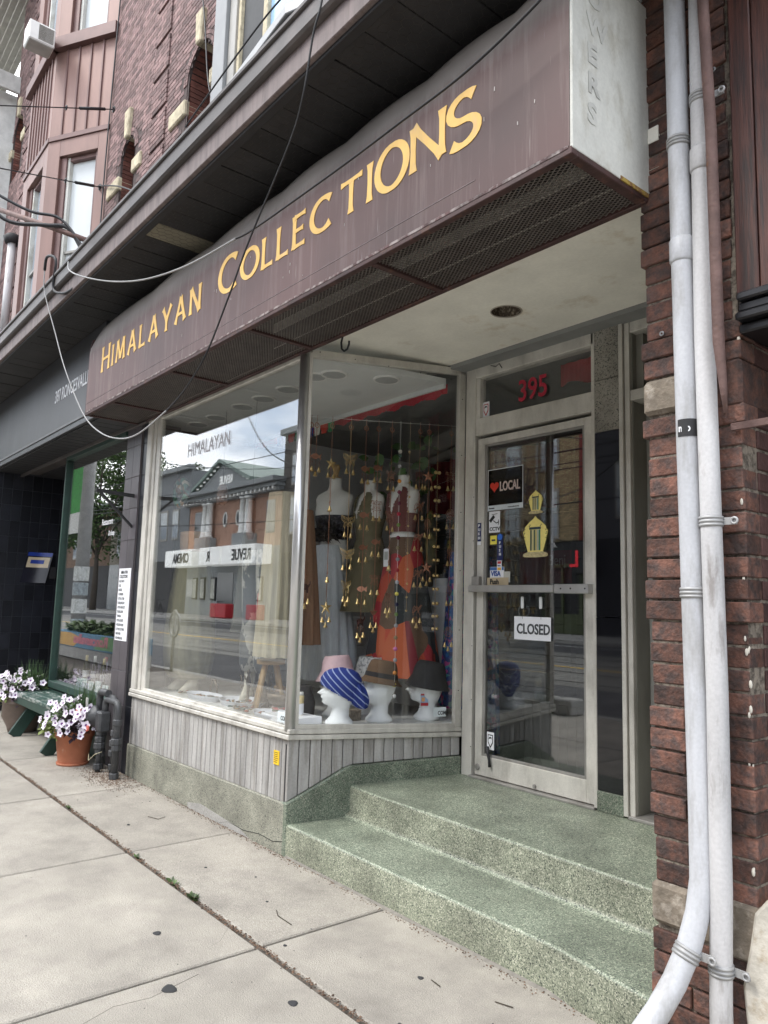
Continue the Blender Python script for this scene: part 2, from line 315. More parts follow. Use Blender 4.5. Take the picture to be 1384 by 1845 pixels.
# road: cross-sloped up to the far kerb
def zr(y): return -.13 + (-4.35-y)/12.6*.42
rd = MB()
ys = [-4.35, -6.6, -10.6, -14.6, -16.95]
def strip(m_, y0, y1, dz=0, x0=-120, x1=60): m_.add([(x0, y0, zr(y0)+dz), (x1, y0, zr(y0)+dz), (x1, y1, zr(y1)+dz), (x0, y1, zr(y1)+dz)], [(0, 1, 2, 3)])
strip(rd, ys[0], ys[4]); road = rd.build('road', ASPH, kind='structure')
t = MB(); strip(t, -7.4, -13.8, .004); t.build('tram_lane', ROADC, road)
for yy in (-8.0, -9.45, -11.2, -12.65):
    t = MB(); strip(t, yy, yy-.07, .010); t.build('tram_rail', mat('rail steel', (.11, .10, .10), .35, .8), road)
YL = mat('road yellow paint', (.75, .48, .05), .7)
t = MB(); strip(t, -10.35, -10.47, .009); t.build('yellow_line', YL, road)
t = MB(); strip(t, -6.0, -6.14, .006, -60, -24.5); t.build('yellow_line', YL, road)
t = MB(); strip(t, -15.9, -16.0, .006, -60, 30); t.build('white_line', WHITE, road)
bx('near_kerb', KERBM, (-120, 60, -4.35, -4.15, -.3, .0), None, .01, kind='structure')
bx('far_kerb', KERBM, (-120, 60, -17.15, -16.95, -.3, .42), None, .01, kind='structure')
fs = MB().add([(-120, -17.15, .41), (60, -17.15, .41), (60, -21.5, .5), (-120, -21.5, .5)], [(0, 1, 2, 3)]).build('far_sidewalk', KERBM, kind='structure')
# near sidewalk: bed + slabs
sw = bx('sidewalk', DIRT, (-60, 20, -4.15, 1.0, -.3, -.014), kind='structure')
rows = [(-.675, -.002), (-2.25, -.705), (-4.14, -2.262)]
for ri, (y0, y1) in enumerate(rows):
    for k in range(-14, 4):
        x0 = -2.9+1.48*k; xw = 1.468
        ya, yb = y0, y1
        dx = (.02*random.uniform(-1, 1))
        a = Vector((x0+.008, 0, 0))
        j = random.uniform(-.002, .002)
        if x0 < -16: continue
        # cross joints are very slightly skewed like in the street
        s_ = .03
        P = [(x0+.006-s_*(yb-ya)*0, ya), (x0+xw, ya), (x0+xw, yb), (x0+.006, yb)]
        q = MB().prism([(p[0], p[1], -.06) for p in P], (0, 0, 1), .06+j).build('paving_slab', CONC, sw, .006)
bx('paved_strip', CONC, (-60, -23.7, -4.14, 0, -.1, -.001), sw)
bx('paved_strip', CONC, (1.6, 20, -4.14, 0, -.1, -.001), sw)
# debris and weeds in the long joint (uncountable)
deb = MB()
for i in range(2600):
    x = random.uniform(-9.5, -.5); y = -.69+random.gauss(0, .009)
    r = random.uniform(.002, .006); z = -.006+random.uniform(0, .006)
    deb.add([(x-r, y-r, z), (x+r, y-r*.5, z+.002), (x+r*.4, y+r, z+.003), (x-r*.3, y, z+r*1.2)], [(0, 1, 2), (0, 1, 3), (1, 2, 3), (2, 0, 3)])
for i in range(1500):   # against the plinth
    x = random.uniform(-6.3, -1.6); y = -.01-abs(random.gauss(0, .022)); r = random.uniform(.0015, .004); z = .002
    if random.random() < .5 and not (-5.2 < x < -3.6): continue
    deb.add([(x-r, y-r, z), (x+r, y-r*.5, z), (x+r*.4, y+r, z), (x-r*.3, y, z+r)], [(0, 1, 3), (1, 2, 3), (2, 0, 3)])
for i in range(1500):   # spill round the gas pipes
    x = -6.25+random.gauss(0, .22); y = -.16+random.gauss(0, .09); r = random.uniform(.0015, .005); z = .002
    if y > -.01: continue
    deb.add([(x-r, y-r, z), (x+r, y-r*.5, z), (x+r*.4, y+r, z), (x-r*.3, y, z+r)], [(0, 1, 3), (1, 2, 3), (2, 0, 3)])
deb.build('joint_debris', mat('brown debris', (.12, .075, .05), .95, island=.6), sw, fix=False, kind='stuff')
wd = MB()
for cx, n, r in ((-3.55, 90, .028), (-3.78, 24, .05), (-4.26, 12, .015), (-5.5, 18, .02)):
    for i in range(n):
        a = random.uniform(0, 2*pi); d = random.random()*r; x = cx+cos(a)*d*1.6; y = -.69+sin(a)*d*.4; l = random.uniform(.008, .022)
        b = Vector((cos(a), sin(a), 1.0))*l; s_ = Vector((-sin(a), cos(a), 0))*l*.35; p = Vector((x, y, -.004))
        wd.add([p-s_*.3, p+s_*.3, p+b*.6+s_, p+b, p+b*.6-s_], [(0, 1, 2, 3, 4)])
wd.build('weeds', LEAF, sw, fix=False, kind='stuff')
GUM = mat('old gum', (.035, .035, .037), .9)
for i in range(70):
    x = random.uniform(-8, -1.2); y = random.uniform(-3.0, -.06); r = random.uniform(.002, .006)
    MB().loft((x, y, -.001), [(0, r, r*.8), (.0025, r*.8, r*.6)], 7, fun=lambda t, h: 1+.2*sin(3*t+x*9)).build('grit_spot', GUM, sw)
CRK = mat('hairline crack', (.10, .09, .075), .95)
for pts in ([(-4.30, -.12), (-4.1, -.19), (-3.98, -.17), (-3.8, -.26), (-3.72, -.24)], [(-2.84, -1.0), (-2.78, -1.22), (-2.8, -1.35), (-2.70, -1.6)], [(-3.16, -.70), (-3.05, -.80), (-3.02, -.88)]):
    MB().tube([(a, b, -.0002) for a, b in pts], .0011, 4).build('hairline_crack', CRK, sw)
for x, y, r in ((-3.276, -.988, .022), (-2.799, -1.14, .034), (-2.988, -.673, .0), (-2.439, -.823, .022), (-4.66, -.731, .0), (-4.9, -.5, .012), (-3.9, -.45, .010), (-3.3, -.42, .009), (-2.85, -.6, .010), (-2.3, -.32, .014), (-3.62, -.3, .008), (-2.1, -.6, .01)):
    if r: MB().loft((x, y, 0), [(0, r, r*.8), (.003, r*.9, r*.72), (.004, r*.5, r*.4)], 11, fun=lambda t, h: 1+.12*sin(3*t+x*9)).build('gum_spot', GUM, sw)
TWL = ['longer bent dry twig on the sidewalk in front of the steps', 'thin V shaped dry twig on the sidewalk below the big window', 'short dry twig beside the foot of the steps', 'tiny dry twig close to the lower step riser']
tw = mat('twig', (.06, .045, .03), .9)
for pts in ([(-3.18, -.44, .004), (-3.12, -.47, .006), (-3.0, -.47, .004)], [(-5.0, -.33, .004), (-4.9, -.30, .005), (-4.93, -.24, .004)], [(-2.26, -.3, .004), (-2.2, -.31, .006)], [(-2.0, -.22, .004), (-1.93, -.2, .006)]):
    MB().tube(pts, .002, 5).build('fallen_twig', tw, label=TWL[len([o for o in COL.objects if o.name.startswith('fallen_twig')])], cat='twig', group='twigs on the sidewalk')

# ================================================================ SHOPFRONT (y = 0 is the building line)
DX, DY = .22, 1.21          # splayed side pane runs (-3.82,0) -> (-3.60,1.21)
def ang(t, off=0, z=0):     # t metres into the doorway along the splayed side; off = outwards (towards the steps)
    l = sqrt(DX*DX+DY*DY); ux, uy = DX/l, DY/l
    return Vector((-3.82+ux*t+uy*off, uy*t-ux*off, z))
AL = sqrt(DX*DX+DY*DY)
shop = thing('shopfront', (-3.82, 0, 0), 'aluminium framed shopfront with big display window, grey board stall riser and cream entry ceiling', 'shopfront')
# plinth
pl = MB().prism([(-6.30, 0, -.08), (-3.835, 0, -.08), (-3.835, 0, .288), (-6.30, 0, .25)], Y, .3).build('plinth', TERRB, shop, .008)
# plinth flank following the splay up onto the landing
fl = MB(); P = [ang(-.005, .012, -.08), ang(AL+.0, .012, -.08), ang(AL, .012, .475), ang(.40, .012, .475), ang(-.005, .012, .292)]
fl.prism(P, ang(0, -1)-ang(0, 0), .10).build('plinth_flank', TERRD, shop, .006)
# backing behind boards
MB().prism([(-6.29, .03, .24), (-3.84, .03, .24), (-3.84, .03, .62), (-6.29, .03, .62)], Y, .05).build('board_backing', BLK, shop)
nb = 35; pw = (6.285-3.835)/nb
for i in range(nb):
    x0 = -6.285+pw*i; zb0 = .252+.036*(i/nb)
    MB().box(x0+.003, x0+pw-.003, .008, .03, zb0+.0, .65).build('stall_board', PAINTG, shop, .0035)
MB().prism([ang(0, -.03, .2), ang(AL, -.03, .2), ang(AL, -.03, .62), ang(0, -.03, .62)], ang(0, -1)-ang(0, 0), .04).build('board_backing', BLK, shop)
na = 17; pw2 = AL/na
for i in range(na):
    t0, t1 = pw2*i+.003, pw2*(i+1)-.003
    zb = lambda t: .296+(.479-.296)*min(max(t, 0)/.40, 1)
    MB().prism([ang(t0, -.008, zb(t0)), ang(t1, -.008, zb(t1)), ang(t1, -.008, .66-.05*t1/AL), ang(t0, -.008, .66-.05*t0/AL)], ang(0, -1)-ang(0, 0), .02).build('stall_board', PAINTG, shop, .0035)
bx('yellow_notice', mat('yellow sticker', (.80, .52, .02), .5, var=.05), (-3.985, -3.925, .003, .0075, .487, .568), None, label='small yellow notice sticker on the grey boards below the window corner', cat='sticker')
ynt = bpy.data.objects['yellow_notice']
for i in range(6): bx('printed_line', BLK, (-3.979, -3.979+random.uniform(.03, .048), .0022, .0031, .555-i*.011, .558-i*.011), ynt)
# sill
sill = MB()
for (z0, z1, o) in ((.652, .680, .018), (.684, .712, .012)):
    d_ = -.012
    sill.prism([(-6.30, -o, z0+d_), (-3.80, -o, z0), (-3.80, -o, z1), (-6.30, -o, z1+d_)], Y, .07)
sill.build('window_sill', ALU, shop, .004)
sl_ = MB()
for (z0, z1, o) in ((.652, .680, .014), (.684, .712, .010)):
    d_ = .052
    sl_.prism([ang(-.012, o, z0), ang(AL, o, z0-d_), ang(AL, o, z1-d_), ang(-.012, o, z1)], ang(0, -1)-ang(0, 0), .06)
sl_.build('window_sill', ALU, shop, .003)
bx('sill_joint', DARK, (-6.29, -3.83, -.006, .05, .666, .674), shop)
for x in (-3.93,): MB().loft((x, -.0215, .650), [(0, .005, .005), (.003, .004, .004)], 8, axis='y').build('screw', BLK, shop)
# display window
dw = MB()
dw.box(-6.29, -6.20, -.005, .07, .70, 3.02).box(-6.19, -6.14, .012, .08, .70, 3.02).box(-6.135, -6.06, .02, .06, .70, 3.02)
dw.box(-6.06, -3.87, .015, .05, .70, .722).box(-6.06, -3.87, .01, .06, 2.985, 3.02)
dwf = dw.build('window_frame', ALU, shop, .003)
MB().loft((-3.838, .018, .70), [(0, .034, .034), (2.32, .034, .034)], 20).build('corner_post', ALUB, dwf)
MB().prism([ang(.03, .006, .7), ang(.055, .006, .7), ang(.055, .006, 3.02), ang(.03, .006, 3.02)], ang(0, -1)-ang(0, 0), .03).build('corner_trim', ALU, dwf)
bx('front_pane', GLASS, (-6.06, -3.872, .028, .034, .72, 2.985), dwf)
MB().prism([ang(.055, -.012, .72), ang(AL-.055, -.012, .66), ang(AL-.055, -.012, 3.09), ang(.055, -.012, 3.0)], ang(0, -1)-ang(0, 0), .006).build('side_pane', GLASSD, dwf)
sf = MB()
sf.prism([ang(AL-.055, .006, .66), ang(AL, .006, .66), ang(AL, .006, 3.125), ang(AL-.055, .006, 3.125)], ang(0, -1)-ang(0, 0), .04)
sf.prism([ang(.05, .006, 2.99), ang(AL, .006, 3.08), ang(AL, .006, 3.128), ang(.05, .006, 3.04)], ang(0, -1)-ang(0, 0), .04)
sf.prism([ang(.05, .004, .71), ang(AL-.055, .004, .655), ang(AL-.055, .004, .685), ang(.05, .004, .736)], ang(0, -1)-ang(0, 0), .03)
sf.build('side_frame', ALU, dwf, .003)
for z in (.9, 1.3, 1.7, 2.1, 2.5, 2.9):
    p = ang(AL-.03, .007, z); MB().ball(p, .004, 6, 4).build('screw', BLK, dwf)
for t_ in (.1, .35, .6, .85, 1.1):
    p = ang(t_, .007, 3.03); MB().ball(p, .004, 6, 4).build('screw', BLK, dwf)
# entry ceiling with the torn-out downlight
def holed(m_, x0, x1, y0, y1, z, c, r, n=32):
    vs = []; 
    for k in range(n):
        t = 2*pi*k/n; vs.append((c[0]+r*cos(t), c[1]+r*sin(t), z))
    for k in range(n):
        t = 2*pi*k/n; a, b = cos(t), sin(t); s_ = min((x1-c[0])/a if a > 1e-6 else ((x0-c[0])/a if a < -1e-6 else 9e9), (y1-c[1])/b if b > 1e-6 else ((y0-c[1])/b if b < -1e-6 else 9e9))
        vs.append((c[0]+a*s_, c[1]+b*s_, z))
    fs = [(k, (k+1) % n, n+(k+1) % n, n+k) for k in range(n)]
    # corners
    cs = [(x0, y0, z), (x1, y0, z), (x1, y1, z), (x0, y1, z)]; b0 = len(vs); vs += cs
    for ci, c_ in enumerate(cs):
        best = None
        for k in range(n):
            p, q = vs[n+k], vs[n+(k+1) % n]
            if abs(p[0]-q[0]) > 1e-6 and abs(p[1]-q[1]) > 1e-6:
                if (abs(p[0]-c_[0]) < 1e-6 or abs(q[0]-c_[0]) < 1e-6) and (abs(p[1]-c_[1]) < 1e-6 or abs(q[1]-c_[1]) < 1e-6): fs.append((n+k, n+(k+1) % n, b0+ci))
    m_.add(vs, fs)
cl = MB(); holed(cl, -4.2, -1.40, -.01, 1.5, 3.13, (-2.72, .633), .085)
cl.build('entry_ceiling', CREAM, shop)
bx('ceiling_slab', CREAM, (-4.2, -1.40, -.01, 1.5, 3.24, 3.3), shop)
MB().loft((-2.72, .633, 3.128), [(0, .086, .086), (.09, .086, .086)], 24, cap=(False, True)).build('downlight_hole', mat('dirty can', (.09, .07, .05), .7, .3, .4, 30, col2=(.3, .26, .2), thr=(.5, .6)), shop)
MB().torus((-2.72, .633, 3.129), .088, .004, 'z', 28, 6).build('downlight_rim', mat('stained rim', (.4, .36, .3), .7), shop)
# header strip between window head and awning
bx('head_trim', CREAM, (-6.45, -3.85, -.01, .02, 3.022, 3.05), shop)
# hook under awning
MB().tube([(-3.45, .02, 3.05), (-3.45, .02, 3.02), (-3.462, .02, 2.985), (-3.455, .02, 2.945), (-3.43, .02, 2.925), (-3.40, .02, 2.93), (-3.385, .02, 2.955), (-3.385, .02, 2.975)], .006, 8).build('ceiling_hook', BLK, None, label='dark iron hook hanging from the awning edge above the entry', cat='hook')

# steps
terr = MB()
def xl(y): return -3.82+max(0, y)*DX/DY+.004
prof = [(0.0, -.10, 0), (0.0, .160, 0), (.003, .170, 0), (.010, .1765, 0), (.022, .178, 0), (.335, .178, 1), (.36, .182, 1), (.374, .193, 1), (.381, .21, 1), (.381, .343, 1), (.384, .353, 1), (.391, .3595, 1), (.402, .361, 1), (1.6, .361, 1)]
xs = [0, .1, .25, .5, .8, .82, .84, .9, .95, 1.0]
dyb = {.8: 0, .82: -.004, .84: -.01, .9: -.03, .95: -.045, 1.0: -.06}
vs = []; n = len(prof)
for sx_ in xs:
    for (y, z, flg) in prof:
        x = lerp(xl(y), -1.462, sx_); yy = y
        if not flg: yy += dyb.get(sx_, 0)
        if flg and .375 < y < .41 and sx_ == 0: yy += .02
        vs.append((x, yy, z))
fs_ = [(i*n+j, (i+1)*n+j, (i+1)*n+j+1, i*n+j+1) for i in range(len(xs)-1) for j in range(n-1)]
terr.add(vs, fs_, True)
steps = terr.build('entry_steps', TERR, None, label='two green speckled terrazzo steps and landing up to the shop door', cat='steps')
for pts in ([(-4.62, -.0012, .0), (-4.5, -.0012, .035), (-4.3, -.0012, .03), (-4.1, -.0012, .055), (-3.95, -.0012, .05), (-3.84, -.0012, .075)],): MB().tube(pts, .0018, 5).build('plinth_crack', DARK, shop)
MB().prism([(-5.1, -.0005, -.02), (-4.15, -.0005, -.02), (-4.35, -.0005, .03), (-4.9, -.0005, .06), (-5.1, -.0005, .03)], -Y, .002).build('cement_patch', mat('grey patch', (.33, .32, .30), .9, fine=.2), shop)
bx('corner_crack', DARK, (-3.838, -3.826, -.0015, .02, -.02, .285), shop)
# cement fillet along the foot
MB().prism([(-3.8, .0, -.02), (-3.8, -.018, -.003), (-3.8, 0, .010)], X, 2.0).build('cement_fillet', mat('dirty cement', (.2, .185, .16), .9, 0, .3, 20), steps)
TREAD = terrazzo('worn green tread', (.15, .178, .135), (.25, .285, .215), (.42, .44, .34), 230, .30)  # treads darker than risers: wear plus the risers' frontal light, put into colour
NOSE = terrazzo('worn nosing highlight', (.20, .235, .17), (.30, .335, .25), (.47, .49, .39), 230, .2)  # pale edge highlight painted on nosing and cove, on top of real wear
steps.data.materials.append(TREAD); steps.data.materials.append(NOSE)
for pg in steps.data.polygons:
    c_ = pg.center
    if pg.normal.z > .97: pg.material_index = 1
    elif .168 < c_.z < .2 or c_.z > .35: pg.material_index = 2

# ---------------- door
YD = 1.21
dr = thing('glass_shop_door', (-3.02, YD, .361), 'aluminium framed glass shop door with push bar and stickers, under the 395 transom', 'door')
fr = MB().box(-3.585, -3.495, YD-.01, YD+.08, .36, 3.125).box(-3.495, -2.535, YD-.005, YD+.08, 2.625, 2.745).box(-3.495, -2.535, YD-.01, YD+.08, 3.03, 3.125).box(-2.555, -2.53, YD-.01, YD+.08, .37, 3.125)
fr.build('door_frame', ALU, dr, .004)
bx('door_threshold', ALUD, (-3.5, -2.54, YD-.03, YD+.05, .36, .375), dr, .003)
lf = MB().box(-3.478, -3.418, YD+.005, YD+.045, .38, 2.60).box(-2.615, -2.56, YD+.005, YD+.045, .38, 2.60).box(-3.418, -2.615, YD+.005, YD+.045, 2.555, 2.60).box(-3.418, -2.615, YD+.005, YD+.045, .38, .505)
lf.build('door_leaf', ALU, dr, .003)
lf = MB().box(-3.418, -3.400, YD+.012, YD+.04, .505, 2.555).box(-2.632, -2.615, YD+.012, YD+.04, .505, 2.555).box(-3.4, -2.632, YD+.012, YD+.04, 2.54, 2.555).box(-3.4, -2.632, YD+.012, YD+.04, .505, .52)
lf.build('glazing_bead', ALUD, dr, .002)
bx('door_pane', glass('darker door glass', .13, (.72, .74, .74)), (-3.40, -2.632, YD+.024, YD+.030, .52, 2.54), dr)
bx('transom_pane', GLASSD, (-3.46, -2.56, YD+.034, YD+.040, 2.745, 3.03), dr)
bx('transom_stile', ALU, (-3.495, -3.46, YD+.0, YD+.06, 2.745, 3.03), dr, .002)
pb = bx('push_bar', ALUB, (-3.50, -2.80, YD-.055, YD-.02, 1.555, 1.60), dr, .004)
bx('bar_bracket', ALUB, (-2.80, -2.555, YD-.045, YD+.0, 1.55, 1.605), dr, .003)
bx('bar_bracket', ALUD, (-3.495, -3.43, YD-.03, YD+.01, 1.56, 1.66), dr, .004)
for x in (-2.75, -2.68, -2.58): MB().ball((x, YD-.046, 1.578), .005, 8, 4).build('screw', BLK, dr)
MB().loft((-3.45, YD+.004, .43), [(0, .02, .02), (.006, .019, .019), (.008, .012, .012)], 16, axis='y').build('floor_lock', ALUD, dr)
MB().loft((-2.98, YD+.004, .40), [(0, .012, .012), (.01, .011, .011)], 12, axis='y').build('floor_lock', ALUD, dr)
MB().tube([(-3.36, YD-.004, .57), (-3.345, YD-.012, .53), (-3.335, YD-.012, .49), (-3.33, YD-.01, .45)], [.014, .01, .008, .012], 8).build('kick_latch', BLK, dr)
for i, z in enumerate((.55, .85, 1.2, 1.9, 2.2)): MB().ball((-3.50, YD-.008, z), .004, 6, 4).build('screw', BLK, dr)
MB().tube([(-3.37, YD-.005, 3.10), (-3.3, YD-.02, 3.07), (-3.27, YD-.02, 3.085), (-3.25, YD-.015, 3.05)], .003, 5).build('cable_stub', BLK, dr)
bx('door_closer', ALUD, (-2.8, -2.56, YD+.05, YD+.10, 2.56, 2.61), dr, .004)
# house number on transom glass
REDN = mat('dark red numeral', (.40, .015, .04), .5)
text('house_number', '395', .20, (-3.142, YD+.022, 2.803), REDN, dr, sx=.82, bold=.003)
# stickers and notices
def card(name, mt, x0, x1, z0, z1, label, y=YD+.0215, cat='sticker', rot=0): return bx(name, mt, (x0, x1, y, y+.0015, z0, z1), None, label=label, cat=cat)
gl = glass('smoky film', .02, (.42, .42, .42))
s = card('heart_local_sticker', gl, -3.393, -3.097, 2.098, 2.372, 'dark see-through poster with a red heart and the word LOCAL on the door glass', cat='poster')
y = YD+.0195
b = MB()
for d in ((-3.397, -3.393, 2.094, 2.376), (-3.097, -3.093, 2.094, 2.376)): b.box(d[0], d[1], y, y+.001, d[2], d[3])
b.box(-3.393, -3.097, y, y+.001, 2.372, 2.376); b.build('poster_border', PAPER, s)
bx('poster_footer', mat('pale grey strip', (.6, .65, .68), .6), (-3.393, -3.097, y, y+.001, 2.098, 2.132), s)
h = []
for k in range(40):
    t = 2*pi*k/40; h.append((-3.338+.0024*16*sin(t)**3, y, 2.258+.0024*(13*cos(t)-5*cos(2*t)-2*cos(3*t)-cos(4*t))))
MB().prism(h, Y, .001).build('red_heart', mat('heart red', (.62, .04, .02), .6), s)
text('poster_word', 'LOCAL', .088, (-3.292, y, 2.225), mat('pale pink ink', (.75, .6, .56), .6), s, sx=.62, bold=.0015)
text('poster_print', 'Toronto', .014, (-3.385, y-.001, 2.109), BLK, s, bold=.0005); text('poster_print', 'www.rentlocal.com', .012, (-3.22, y-.001, 2.109), BLK, s)
s = card('cctv_sticker', PAPER, -3.385, -3.289, 1.95, 2.092, 'white CCTV sticker with a black camera symbol on the door glass')
text('sticker_word', 'CCTV', .034, (-3.378, y, 1.963), BLK, s, bold=.0006)
c = MB(); c.bar((-3.375, y, 2.025), (-3.338, y, 2.06), .002, .022, up=(-.7, 0, .7)).bar((-3.345, y, 2.03), (-3.318, y, 2.012), .001, .006).bar((-3.318, y, 2.012), (-3.296, y, 2.02), .001, .006).bar((-3.3, y, 2.0), (-3.3, y, 2.035), .001, .006).bar((-3.36, y, 2.07), (-3.31, y, 2.075), .001, .003); c.build('camera_symbol', BLK, s)
s = card('yellow_sticker', mat('lemon sticker', (.78, .68, .10), .5), -3.372, -3.316, 1.872, 1.930, 'small square yellow sticker below the CCTV sticker')
bx('sticker_print', BLK, (-3.36, -3.328, y, y+.001, 1.893, 1.905), s)
NAVY = mat('navy plastic', (.012, .02, .10), .4)
s = bx('push_plate', NAVY, (-3.470, -3.440, YD+.001, YD+.0035, 1.895, 2.02), None, label='narrow navy PUSH sign on the left door stile', cat='sign')
for i, ch in enumerate('PUSH'): text('sign_letter', ch, .026, (-3.462, YD-.0005, 1.993-i*.028), PAPER, s, bold=.001)
bx('sign_foot', PAPER, (-3.470, -3.440, YD+.0, YD+.003, 1.872, 1.8945), s)
s = card('press_sticker', NAVY, -3.310, -3.262, 1.765, 1.935, 'tall navy PUSH sticker on the glass above the card logos')
MB().loft((-3.286, y+.001, 1.918), [(0, .021, .021), (.001, .021, .021)], 16, axis='y').build('blue_disc', mat('bright blue', (.03, .15, .6), .5), s)
for i, ch in enumerate('PUSH'): text('sticker_letter', ch, .024, (-3.293, y, 1.872-i*.025), PAPER, s, bold=.0008)
s = card('card_logo_strip', PAPER, -3.308, -3.268, 1.695, 1.763, 'small white strip of payment card logos', y-.002)
bx('red_logo', RED, (-3.303, -3.273, y-.0035, y-.0022, 1.742, 1.758), s); text('logo_word', 'VISA', .014, (-3.303, y-.0035, 1.724), mat('visa blue', (.02, .07, .35), .5), s); bx('orange_logo', mat('logo orange', (.8, .45, .05), .5), (-3.303, -3.273, y-.0035, y-.0022, 1.70, 1.717), s)
s = card('visa_sticker', PAPER, -3.372, -3.250, 1.635, 1.722, 'VISA card sticker above the Push sign')
bx('blue_band', mat('visa band', (.05, .16, .42), .5), (-3.37, -3.252, y, y+.001, 1.70, 1.720), s); bx('ochre_band', mat('ochre band', (.5, .28, .08), .5), (-3.37, -3.252, y, y+.001, 1.637, 1.652), s)
text('card_word', 'VISA', .048, (-3.360, y-.0005, 1.662), mat('visa ink', (.02, .07, .3), .5), s, bold=.001, sx=.85)
s = card('push_card', mat('kraft card', (.52, .42, .27), .7), -3.392, -3.208, 1.595, 1.652, 'tan card reading Push just above the push bar', y-.004, 'sign')
text('card_word', 'Push', .048, (-3.366, y-.0055, 1.609), BLK, s, sx=.85, bold=.0008)
bx('card_back', mat('pale card', (.5, .5, .45), .7), (-3.25, -3.195, y-.002, y-.001, 1.62, 1.69), s)
def stupa(x, z0, z1, w, label, nm):
    s = thing(nm, (x, YD+.01, z0), label, 'sticker'); h = z1-z0; yy = YD+.019
    base = [(-.5, 0), (-.42, -.03), (0, -.045), (.42, -.03), (.5, 0), (.47, .05), (.30, .10), (-.30, .10), (-.47, .05)]
    body = [(-.30, .10), (.30, .10), (.36, .25), (.44, .45), (.49, .60), (.40, .74), (.22, .86), (.08, .93), (0, 1.0), (-.08, .93), (-.22, .86), (-.40, .74), (-.49, .60), (-.44, .45), (-.36, .25)]
    P = lambda q, yo: [(x+a*w, yy+yo, z0+b*h) for a, b in q]
    MB().prism(P(body, 0), Y, .0012).build('sticker_body', mat('pale yellow print', (.85, .72, .22), .5, var=.08, scale=60), s)
    MB().prism(P(base, 0), Y, .0013).build('sticker_base', mat('dull gold print', (.50, .42, .22), .5, var=.4, scale=90), s)
    bx('dark_band', mat('ink green', (.03, .05, .06), .5), (x-w*.24, x+w*.22, yy-.0015, yy-.0005, z0+h*.66, z0+h*.72), s)
    for i, (a, cc) in enumerate(((-.2, (.05, .08, .08)), (-.13, (.7, .62, .3)), (-.06, (.10, .13, .08)), (.0, (.6, .5, .2)), (.07, (.45, .5, .4)), (.14, (.05, .22, .14)))):
        bx('print_bar', mat('bar ink %d' % i, cc, .5), (x+a*w, x+(a+.06)*w, yy-.0015, yy-.0005, z0+h*.13, z0+h*.65), s)
    ink = mat('symbol ink', (.10, .11, .05), .5)
    for i in range(7):
        for sg in (-1, 1):
            zz = .16+i*.10; ww = .36+.08*sin(zz*3)
            if zz > .75: ww = .22
            cx = x+sg*ww*w; cz = z0+zz*h; q = w*.035
            MB().box(cx-q, cx+q*.2, yy-.0015, yy-.0005, cz-q, cz-q*.3).box(cx-q*.2, cx+q, yy-.0015, yy-.0005, cz+q*.2, cz+q).build('print_mark', ink, s)
stupa(-2.99, 2.055, 2.20, .115, 'smaller yellow mandala shaped sticker, upper of the two on the door', 'mandala_sticker')
stupa(-2.992, 1.785, 2.035, .20, 'larger yellow mandala shaped sticker, lower of the two on the door', 'mandala_sticker')
s = thing('closed_sign', (-3.0, YD-.0, 1.26), 'white hanging sign reading CLOSED on the door glass', 'sign')
bx('sign_board', PAPER, (-3.155, -2.868, YD+.014, YD+.017, 1.262, 1.405), s)
text('sign_word', 'CLOSED', .088, (-3.134, YD+.012, 1.30), mat('sign ink', (.05, .055, .06), .5), s, sx=.80, bold=.0018)
for x in (-3.09, -2.945):
    bx('suction_hook', mat('clear hook', (.7, .72, .72), .3), (x-.012, x+.012, YD+.010, YD+.018, 1.455, 1.53), s, .005)
    MB().tube([(x, YD+.014, 1.46), (x+.002, YD+.014, 1.39)], .0012, 4).build('hook_wire', BLK, s)
def shield(x, z, label):
    s = thing('shield_sticker', (x, YD+.01, z), label, 'sticker'); yy = YD+.0185
    if z > 2: yy = YD+.029
    bx('sticker_ground', PAPER, (x-.03, x+.03, yy, yy+.0015, z-.055, z+.055), s)
    MB().prism([(x-.022, yy, z+.04), (x+.022, yy, z+.04), (x+.022, yy, z-.01), (x, yy, z-.045), (x-.022, yy, z-.01)], -Y, .001).build('shield', RED if z > 2 else BLK, s)
    MB().prism([(x-.016, yy-.0012, z+.034), (x+.016, yy-.0012, z+.034), (x+.016, yy-.0012, z-.005), (x, yy-.0012, z-.032), (x-.016, yy-.0012, z-.005)], -Y, .0006).build('shield_centre', PAPER, s)
    MB().prism([(x-.014, yy-.002, z+.01), (x-.008, yy-.002, z+.026), (x+.008, yy-.002, z+.026), (x+.014, yy-.002, z+.01), (x+.008, yy-.002, z+.016), (x-.006, yy-.002, z+.014)], -Y, .0006).build('helmet_mark', BLK, s)
shield(-3.43, 2.805, 'small red and black shield sticker in the corner of the transom glass')
shield(-3.352, .605, 'small black and white shield sticker at the foot of the door glass')
# pier right of the door: speckled stone over black glass
pp = thing('stone_pilaster', (-2.44, YD, .361), 'narrow pilaster of speckled stone over black glass beside the shop door', 'pilaster')
SPK = terrazzo('speckled beige stone', (.30, .285, .25), (.27, .255, .22), (.17, .155, .13), 200, .3, .8)
bx('stone_block', SPK, (-2.528, -2.365, YD-.015, YD+.05, 2.80, 3.125), pp, .003); bx('stone_block', SPK, (-2.528, -2.365, YD-.015, YD+.05, 2.488, 2.796), pp, .003)
bx('black_panel', BLACKG, (-2.528, -2.365, YD-.012, YD+.05, 1.42, 2.484), pp, .001); bx('black_panel', BLACKG, (-2.528, -2.365, YD-.012, YD+.05, .472, 1.416), pp, .001)
bx('terrazzo_base', TERRD, (-2.530, -2.36, YD-.02, YD+.05, .361, .470), pp, .004)
